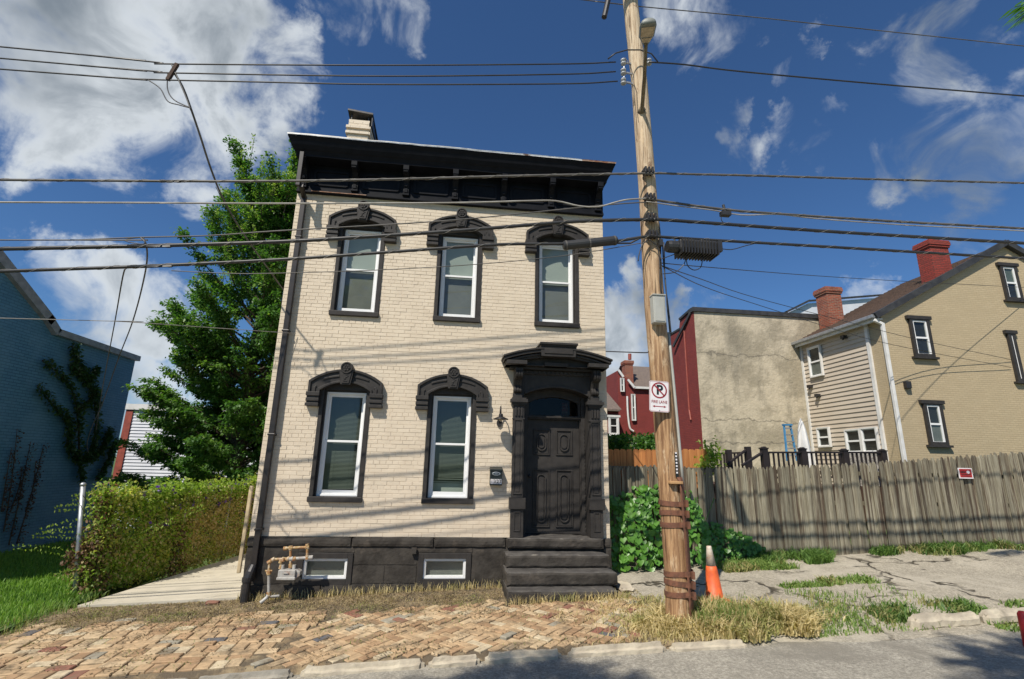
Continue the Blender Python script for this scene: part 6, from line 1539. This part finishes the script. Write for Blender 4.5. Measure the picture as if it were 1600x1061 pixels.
leafcloud('green_foliage', np.concatenate([clump(13000, .0, .46, .05, 1.58, -.10, .12), clump(6500, 0, 1, 1.35, 1.66, -.14, .14), clump(2200, .46, 1, .05, 1.65, .0, .12), clump(2400, .86, 1.02, .0, 1.7, -.05, .12)]), mats['leaf_fence'], .065, vf, out=outv*.5+np.array([0, 0, -.4]))
leafcloud('dry_foliage', np.concatenate([clump(13000, .40, .93, .0, 1.5, -.03, .13), clump(1500, .05, .4, .1, 1.4, .05, .14), clump(2500, .0, .4, .0, .9, -.06, .08)]), mats['leaf_dry'], .055, vf, out=outv*.4+np.array([0, 0, -.6]))
leafcloud('brown_foliage', np.concatenate([clump(1100, .0, .09, .0, .9, -.1, .12), clump(500, .0, .05, .9, 1.6, -.05, .1), clump(900, .38, .44, 0, 1.0, 0, .1), clump(900, .0, .02, .3, .8, -.3, .05)]), mats['leaf_brown'], .06, vf, out=outv*.4+np.array([0, 0, -.6]))
leafcloud('purple_flowers', clump(120, .1, 1, .9, 1.75, .1, .17, 3, .02), mats['flower'], .07, vf, 'stuff', aspect=.95)
# arching fern-like sprays
sv = []; 
for (t, h, dx, dz, L_) in ((.02, 1.35, -.55, .12, .55), (.01, 1.15, -.6, .0, .6), (.01, .9, -.65, .15, .6), (.0, .6, -.7, .25, .7), (.03, 1.5, .35, .45, .5), (.02, 1.55, -.4, .1, .5), (.2, 1.1, -.3, -.5, .9), (.35, 1.0, .4, .3, .8), (.15, .7, .5, .4, .8), (.0, .35, -.35, .1, .4), (.5, 1.65, .1, .22, .3)):
    s0_ = fpt(t, h, .15 if dx > -.3 else 0)
    for k in range(26):
        u = k/26; p_ = s0_+Vector((dx*u, -.15*u, dz*u-.12*u*u))*L_/.5
        for sgn in (-1, 1): sv.append(np.array(p_)+rng.normal(size=3)*.008+np.array([0, 0, sgn*.035*(1-u*.6)]))
sv = np.array(sv); v, f = leaves(sv, rng.normal(size=(len(sv), 3))*.3+np.array([0, -.3, .6])*np.tile([-1, 1], len(sv)//2)[:, None], unit(len(sv))*.5+np.array([.3, -1, .3]), np.full(len(sv), .055), np.full(len(sv), .022))
raw('fern_sprays', v, f, mats['leaf_young'], vf)
st_ = MB().mat(mats['bark'])
for k in range(60):
    t = random.random(); st_.tube([fpt(t, 0, .03), fpt(min(1, t+random.gauss(0, .04)), random.uniform(.5, 1.0), .06), fpt(min(1, t+random.gauss(0, .07)), 1.6, .03)], .006, 4, False)
st_.build('vine_stems', vf, recalc=False)
# ---- ivy on the blue wall
iv = thing('wall_ivy', (BX, 6.6, -1), 'branching ivy climbing the blue brick wall in a forked shape', 'ivy')
def wall_line(pts, m, name, par, n, sp, size, stem=.03):
    P_ = cat([atX(a, c, BX+.05) for a, c in pts], 8)
    b = MB().mat(mats['bark']); b.tube(P_, [stem*(1-.6*i/len(P_)) for i in range(len(P_))], 6); b.build('ivy_stem', par, smooth=True)
    idx = rng.uniform(0, len(P_)-1.01, n); A = np.array([np.array(P_[int(i)].lerp(P_[int(i)+1], i-int(i))) for i in idx])
    A += np.stack([np.abs(rng.normal(size=n))*.05, rng.normal(size=n)*sp, rng.normal(size=n)*sp], 1)
    leafcloud(name, A, m, size, par, out=np.array([.5, -.2, -.4]))
brs = [[(127, 750), (124, 715), (122, 660), (116, 620), (98, 590), (66, 563)], [(122, 720), (106, 695), (107, 660), (88, 640), (58, 602)], [(122, 640), (144, 618), (136, 590), (118, 562), (113, 540)], [(134, 600), (150, 575)], [(130, 590), (110, 570)],
       [(128, 720), (146, 690), (150, 640), (147, 605)], [(132, 715), (152, 708), (165, 685), (170, 672)], [(150, 750), (168, 720), (176, 695), (185, 690)]]
for br in brs: wall_line(br, mats['leaf_wall'], 'ivy_foliage', iv, 800 if len(br) > 3 else 360, .062, .095)
iv2 = thing('dry_wall_creeper', (BX, 4.8, -1), 'dead dark creeper strands on the blue wall above the lawn', 'creeper')
for br in ([(6, 830), (14, 780), (22, 720), (27, 670)], [(14, 850), (28, 790), (38, 740), (48, 690)], [(2, 800), (8, 760), (18, 700)], [(26, 850), (44, 790), (60, 730), (68, 695)], [(16, 800), (30, 760), (34, 730)], [(40, 800), (52, 760), (56, 720)]):
    wall_line(br, mats['leaf_walldry'], 'dry_creeper', iv2, 150, .03, .06, .015)
# ---- big-leaved vine by the grey fence
vn = thing('broad_leaf_vine', (7.2, .4, -.6), 'glossy broad leaved green vine mounded against the grey fence behind the pole', 'vine')
def heart(C_, n_dir, up, L_):
    n_dir = n_dir.normalized(); r_ = up.cross(n_dir).normalized(); d_ = n_dir.cross(r_).normalized()*-1   # tip points down
    pts = [(0, .12, 0), (.30, .30, .04), (.50, .12, .10), (.46, -.15, .07), (.22, -.42, .02), (0, -.62, -.04), (-.22, -.42, .02), (-.46, -.15, .07), (-.50, .12, .10), (-.30, .30, .04), (0, -.1, -.03)]
    V = [C_+(r_*x-d_*y_+n_dir*z)*L_ for x, y_, z in pts]
    F = [(10, 0, 1, 2), (10, 2, 3, 4), (10, 4, 5), (10, 5, 6), (10, 6, 7, 8), (10, 8, 9, 0)]
    return V, F
def vine_y(x, h):   # front surface of the mound
    return .80-.42*(1-(h/1.15)**2)*(1+.25*math.sin(x*4)) if h < 1.15 else .8
lv = []
for k in range(1150):
    x = random.uniform(6.08, 9.35)
    hmax = float(np.interp(x, [6.0, 6.3, 6.8, 7.3, 7.9, 8.15, 8.5, 9.0, 9.4], [.95, 1.25, 1.35, 1.35, 1.25, .75, .62, .42, .15]))*random.uniform(.93, 1.08)
    h = hmax*random.random()**.85
    dep = (1-(h/hmax)**2)
    y_ = .84-.50*dep*(.9+.2*math.sin(x*5))*min(1, hmax)+random.uniform(-.03, .09)
    s_ = random.uniform(.085, .15) if x < 8.1 else random.uniform(.05, .10)
    nd = Vector((random.gauss(-.1, .45), -1+random.gauss(0, .25), .55+random.gauss(0, .35)))
    lv.append((Vector((x, y_, gz(x, y_)+.03+h)), nd, s_))
lv.sort(key=lambda t: -t[2]/((t[0]-CAM).length))
for c_, nd, s_ in lv[:300]:
    V, F = heart(Vector((0, 0, 0)), nd, Vector((random.gauss(0, .3), 0, 1)), s_)
    me = bpy.data.meshes.new('leaf'); me.from_pydata([tuple(v_) for v_ in V], [], F); me.materials.append(mats['leaf_vine']); me.polygons.foreach_set('use_smooth', [True]*len(F))
    o = bpy.data.objects.new('leaf', me); COL.objects.link(o); link(o, c_, vn)
b = MB().mat(mats['leaf_vine'])
for c_, nd, s_ in lv[300:]:
    V, F = heart(c_, nd, Vector((random.gauss(0, .3), 0, 1)), s_); b.add(V, F)
b.build('leaves', vn, kind='stuff', smooth=True, recalc=False)
b = MB().mat(mats['leaf_vine'])
for k in range(26):
    x = random.uniform(6.1, 8.2); p0_ = Vector((x, .75, gz(x, .7))); b.tube([p0_, p0_+Vector((random.gauss(0, .1), -.1, .6)), p0_+Vector((random.gauss(0, .2), .02, 1.2))], .008, 4, False)
b.build('vine_stems', vn, recalc=False)
# vine spilling over the grey fence near the deck
v2 = thing('climbing_vine', (9.0, 1.2, 1.3), 'small leafy vine poking above the fence beside the deck stairs', 'vine')
c_ = np.array(PX(1112, 716, 1.3)); leafcloud('foliage', np.concatenate([c_+rng.normal(size=(420, 3))*np.array([.10, .12, .16]), np.array(PX(1100, 728, 1.0))+rng.normal(size=(160, 3))*np.array([.08, .06, .1])]), mats['leaf_fence'], .09, v2)
# bushes beyond the fence
for (x0, x1, yb, yt, Y, lab) in ((952, 975, 702, 682, 6.0, 'round green bush beyond the cedar fence next to the house'), (992, 1024, 702, 682, 7.0, 'low green hedge beyond the cedar fence left of the pole')):
    bs = thing('bush', PX((x0+x1)/2, yb, Y), lab, 'bush'); a_, c2 = PX(x0, yb, Y), PX(x1, yt, Y)
    cx_, w_ = (a_.x+c2.x)/2, (c2.x-a_.x)/2
    pts = np.stack([cx_+rng.normal(size=1500)*w_*.5, Y+rng.normal(size=1500)*.5, a_.z-.2+(c2.z-a_.z+.2)*rng.uniform(0, 1, 1500)**.7], 1)
    leafcloud('foliage', pts, mats['leaf_tree'], .12, bs)
    b = MB().mat(mats['bark']); b.tube([(cx_, Y, -.3), (cx_, Y, a_.z)], .05, 6); b.build('stem', bs)
# ---- overhead frond at the top-right corner and street trees behind the camera (they throw the road shadows)
def frond(b, p0_, d_, L_, down=.25):
    d_ = d_.normalized(); r_ = d_.cross(Vector((0, 0, 1))).normalized(); path = []
    for k in range(9): u = k/8; path.append(p0_+d_*L_*u-Vector((0, 0, down*L_*u*u)))
    b.tube(path, .006, 4, False)
    for k in range(1, 9):
        for s_ in (-1, 1):
            c_ = path[k]; e_ = (d_*.5+r_*s_-Vector((0, 0, .25))).normalized(); l_ = L_*.30*(1-.4*abs(k/8-.4)); w_ = l_*.16; n_ = e_.cross(d_).normalized(); q_ = e_.cross(n_)
            b.add([c_, c_+e_*l_*.4+q_*w_, c_+e_*l_, c_+e_*l_*.4-q_*w_], [(0, 1, 2, 3)])
def shadow_tree(name, lab, gx_, gy_, h, R_, n, trunk, seed, yes=None):
    r = random.Random(seed); c_ = Vector((gx_, gy_, road_z(gx_, gy_)))-SUND*(h/(-SUND.z))
    t_ = thing(name, (trunk[0], trunk[1], -1), lab, 'tree')
    b = MB().mat(mats['bark']); T0 = Vector((trunk[0], trunk[1], -1.4)); b.tube([T0, T0.lerp(c_, .5)+Vector((0, 0, .3)), c_], [.2, .14, .06], 10); b.build('trunk', t_, smooth=True)
    f_ = MB().mat(mats['leaf_tree']); 
    for k in range(n):
        v_ = Vector((r.gauss(0, 1), r.gauss(0, 1), r.gauss(0, 1))); v_.normalize(); v_ *= R_*r.random()**.4; v_.z *= .55
        frond(f_, c_+v_, Vector((r.gauss(0, 1), r.gauss(0, 1), .1))+v_*.6, r.uniform(.35, .6))
    f_.build('crown', t_, recalc=False); return t_
shadow_tree('street_tree', 'street tree standing behind the viewpoint whose shade falls on the near road', 3.9, -4.55, 8.0, 1.45, 800, (-.5, -11.5), 3)
shadow_tree('street_tree', 'feathery street tree right of the viewpoint shading the road corner', 9.7, -4.45, 9.0, 1.3, 480, (5.5, -11.8), 5)
ot = thing('overhanging_branch', PX(1640, -20, -4.5), 'tip of a leafy branch poking in at the top right corner', 'branch')
b = MB().mat(mats['leaf_tree']); p0_ = PX(1660, -5, -4.6)
for dx, dy in ((-70, 22), (-66, 30), (-76, 12), (-60, 8)):
    frond(b, p0_, PX(1660+dx, -5+dy, -4.6)-p0_, (PX(1660+dx, -5+dy, -4.6)-p0_).length, .05)
b.build('leaves', ot, recalc=False)
b = MB().mat(mats['bark']); b.tube([PX(1655, -8, -4.6), PX(1750, -60, -4.6), PX(1900, -120, -4.9)], [.012, .03, .06], 8); b.build('twig', ot)
# ---- grass
def scatter(n, x0, x1, y0, y1, dens, zf):
    P_ = np.stack([U(x0, x1, n), U(y0, y1, n)], 1); k = np.array([dens(x, y_) > random.random() for x, y_ in P_]); P_ = P_[k]
    return np.array([(x, y_, zf(x, y_)) for x, y_ in P_])
def stuff(ob, lab, cat_='grass'): ob['label'] = lab; ob['category'] = cat_; ob['kind'] = 'stuff'; return ob
P_ = scatter(60000, -8.5, -2.5, -3.0, 6.5, lambda x, y_: (1 if y_ < 4 else .6)*(1-smoothstep(-3.0, -2.4, x)*.5), lawn_z)
P_ = P_[P_[:, 0] < -2.55-.75*np.clip((-.8-P_[:, 1])/1.8, 0, 1)]
stuff(blades('lawn_grass', P_, U(.05, .13, len(P_)), mats['grass'], wid=.007), 'bright green lawn beside the blue house')
# weedy edge between lawn and bricks
def nd(x, y_, f=1.5, s=0): return mn.noise(Vector((x*f, y_*f, s)))
P_ = scatter(16000, -3.9, -1.2, -2.7, .75, lambda x, y_: max(0, .75-abs(x+2.75+.8*smoothstep(-.8, -2.6, y_))*1.3+nd(x, y_)*.5), lambda x, y_: gz(x, y_)-.02)
stuff(blades('weedy_verge', P_, U(.04, .14, len(P_)), mats['grass_weed'], wid=.005, lean=.8), 'straggly half-dry weeds between the lawn and the brick sidewalk', 'weeds')
# dry litter and grass at the house foot
P_ = scatter(36000, -2.3, 6.2, -1.6, -.02, lambda x, y_: (0 if (x > 4.08 and x < 5.9 and y_ > -1.02) else 1)*min(1, smoothstep(-1.35, -.45, y_)*.8+nd(x, y_, 1.7)*.7), lambda x, y_: gz(x, y_)-.02)
stuff(blades('dry_litter', P_, U(.010, .04, len(P_)), mats['grass_litter'], wid=.004, lean=1.6), 'dry straw and dead weeds along the foot of the house wall', 'dry grass')
P_ = scatter(9000, -3.0, 6.0, -2.66, -.9, lambda x, y_: max(0, nd(x, y_, 2.2, 4)*1.1-.05), lambda x, y_: gz(x, y_)-.02)
stuff(blades('joint_weeds', P_, U(.02, .05, len(P_)), mats['grass_weed'], wid=.0035, lean=1.1), 'small weeds growing in the joints of the brick sidewalk', 'weeds')
P_ = np.array([(x+random.gauss(0, .02), -1.03-abs(random.gauss(0, .04)), gz(x, -1)-.02) for x in U(4.1, 5.95, 420)])
P2_ = np.array([(x, -.08-abs(random.gauss(0, .05)), gz(x, 0)-.02) for x in U(0, 4.1, 700)])
P_ = np.concatenate([P_, P2_]); stuff(blades('step_weeds', P_, U(.05, .17, len(P_)), mats['grass_dry'], wid=.004, lean=.6), 'dry stalks growing against the bottom step and wall', 'dry grass')
# big straw mound round the pole
mx = lambda x, y_: max(0, 1-((x-6.85)/1.45)**2-((y_+2.25)/.52)**2+.55*mn.noise(Vector((x*2.4, y_*2.4, 6))))
P_ = scatter(15000, 5.2, 8.7, -2.9, -1.5, lambda x, y_: min(1, mx(x, y_)*2.2+.05*(mx(x, y_) > 0)), lambda x, y_: gz(x, y_)-.05)
hh = np.array([.10+.21*min(1, mx(x, y_)*1.6)*(.7+.6*nd(x, y_, 3)) for x, y_, z in P_])
stuff(blades('straw_grass', P_, hh*U(.55, 1.35, len(P_)), mats['grass_dry'], wid=.010, lean=1.15), 'mound of yellow dry grass around the foot of the utility pole', 'dry grass')
P_ = scatter(6000, 4.4, 6.6, -2.75, -1.0, lambda x, y_: max(0, smoothstep(4.7, 5.9, x)*.8-.3*smoothstep(-1.6, -.9, y_)+nd(x, y_)*.4), lambda x, y_: gz(x, y_)-.03)
stuff(blades('sparse_straw', P_, U(.04, .12, len(P_)), mats['grass_dry'], wid=.005, lean=1.), 'thin straw grass spreading over the right end of the bricks', 'dry grass')
P_ = scatter(2200, 6.3, 7.1, -2.5, -1.9, lambda x, y_: .8, lambda x, y_: gz(x, y_)-.03)
stuff(blades('green_tuft', P_[:700], U(.15, .34, len(P_[:700])), mats['grass_weed'], wid=.006, lean=.5), 'greener grass tuft at the right of the pole base', 'grass')
P_ = scatter(9000, 7.6, 10.2, -2.65, -1.1, lambda x, y_: max(0, .35*smoothstep(.0, .5, nd(x, y_, 1.3, 2)+.25)*(1-smoothstep(8.8, 9.8, x)*.6)+(.6 if (7.8 < x < 8.7 and y_ < -1.8) else 0)), lambda x, y_: lot_z(x, y_)-.01)
stuff(blades('lot_weeds', P_, U(.03, .12, len(P_)), mats['grass_weed'], wid=.006, lean=.9), 'patchy green weeds on the broken asphalt right of the straw mound', 'weeds')
def patch(name, lab, px0, px1, y0, y1, n, h, m, f=None):
    P_ = scatter(n, px0, px1, y0, y1, f or (lambda x, y_: max(0, .55+nd(x, y_, 2.0, 7))), lambda x, y_: lot_z(x, y_)-.01)
    stuff(blades(name, P_, U(h*.35, h*1.1, len(P_)), m, wid=.010, lean=1.2), lab)
patch('fence_grass', 'green grass tufts along the foot of the grey fence left part', 8.9, 10.9, .25, .86, 9000, .24, mats['grass_mid'], lambda x, y_: max(0, .75-abs(x-10.1)*.65-.9*(.86-y_)+nd(x, y_, 2)*.9))
patch('fence_grass', 'green grass strip along the foot of the grey fence middle part', 11.6, 15.3, .35, .86, 12000, .22, mats['grass_mid'], lambda x, y_: max(0, .6-abs(x-13.1)*.4-.9*(.86-y_)+nd(x, y_, 2)*.9))
patch('fence_weeds', 'low mixed weeds at the foot of the fence near the broad leaved vine', 8.1, 9.5, .0, .7, 4200, .14, mats['grass_weed'])
patch('fence_weeds', 'low weeds at the fence foot at the right picture edge', 14.6, 19, .45, .86, 3600, .16, mats['grass_weed'])
patch('crack_grass', 'small green tuft in the asphalt crack in front of the fence', 9.3, 10.2, -1.0, -.65, 900, .12, mats['grass_weed'])
patch('crack_grass', 'thin strip of weeds in the asphalt left of centre lot', 8.5, 9.4, -1.0, -.8, 900, .10, mats['grass_weed'])
patch('curb_grass', 'green grass tufts around the broken curb', 8.9, 10.6, -2.45, -2.0, 2000, .14, mats['grass_mid'])
patch('curb_grass', 'yellowing weeds along the broken curb at the right edge', 10.2, 13, -2.85, -2.1, 3600, .10, mats['grass_weed'])
# flat crumbs of leaf litter lying on and between the bricks
P_ = scatter(30000, -3.0, 6.3, -2.68, -.05, lambda x, y_: (0 if (x > 4.08 and y_ > -1.02) else 1)*max(0, .25+.75*smoothstep(-1.7, -.5, y_)+nd(x, y_, 2.6, 9)*.9-.15), lambda x, y_: gz(x, y_)+.004)
v, f = leaves(P_, rng.normal(size=P_.shape)*np.array([1, 1, .25]), unit(len(P_))*.5+np.array([0, 0, 1.]), U(.015, .045, len(P_)), U(.006, .02, len(P_)))
stuff(raw('leaf_litter', v, f, mats['litter']), 'brown crumbs of dead leaves strewn over the brick sidewalk', 'litter')
# loose litter: bits of broken brick at the path edge
for (px_, py_, Y, s_, lab) in ((545, 925, -.45, .06, ''),):
    pass
q = MB().mat(mats['paver4']); v_ = Vector((-.3, -.18, gz(-.3, -.2))); q.rough(-.42, -.22, -.24, -.14, v_.z-.02, v_.z+.04, .05, .006, 8, .01); tag(q.build('loose_brick'), 'loose red brick lying at the edge of the concrete path', 'brick')
q = MB().mat(mats['curb']); q.rough(5.9, 6.18, -.75, -.28, gz(6, -.5)-.05, gz(6, -.5)+.07, .07, .02, 6, .03); tag(q.build('rubble_stone'), 'rough pale stone beside the right end of the steps', 'stone')
# red post sliver at the right edge
v_ = PX(1600, 1015, -3.3); b = MB().mat(mats['redplastic']); zz = road_z(v_.x, -3.3); b.lathe([(.05, 0), (.05, .35), (.03, .38)], (v_.x+.075, -3.3, zz), 14); tag(b.build('red_marker', smooth=True), 'sliver of a small red marker post at the lower right edge', 'marker')
print('objects', len(bpy.data.objects))
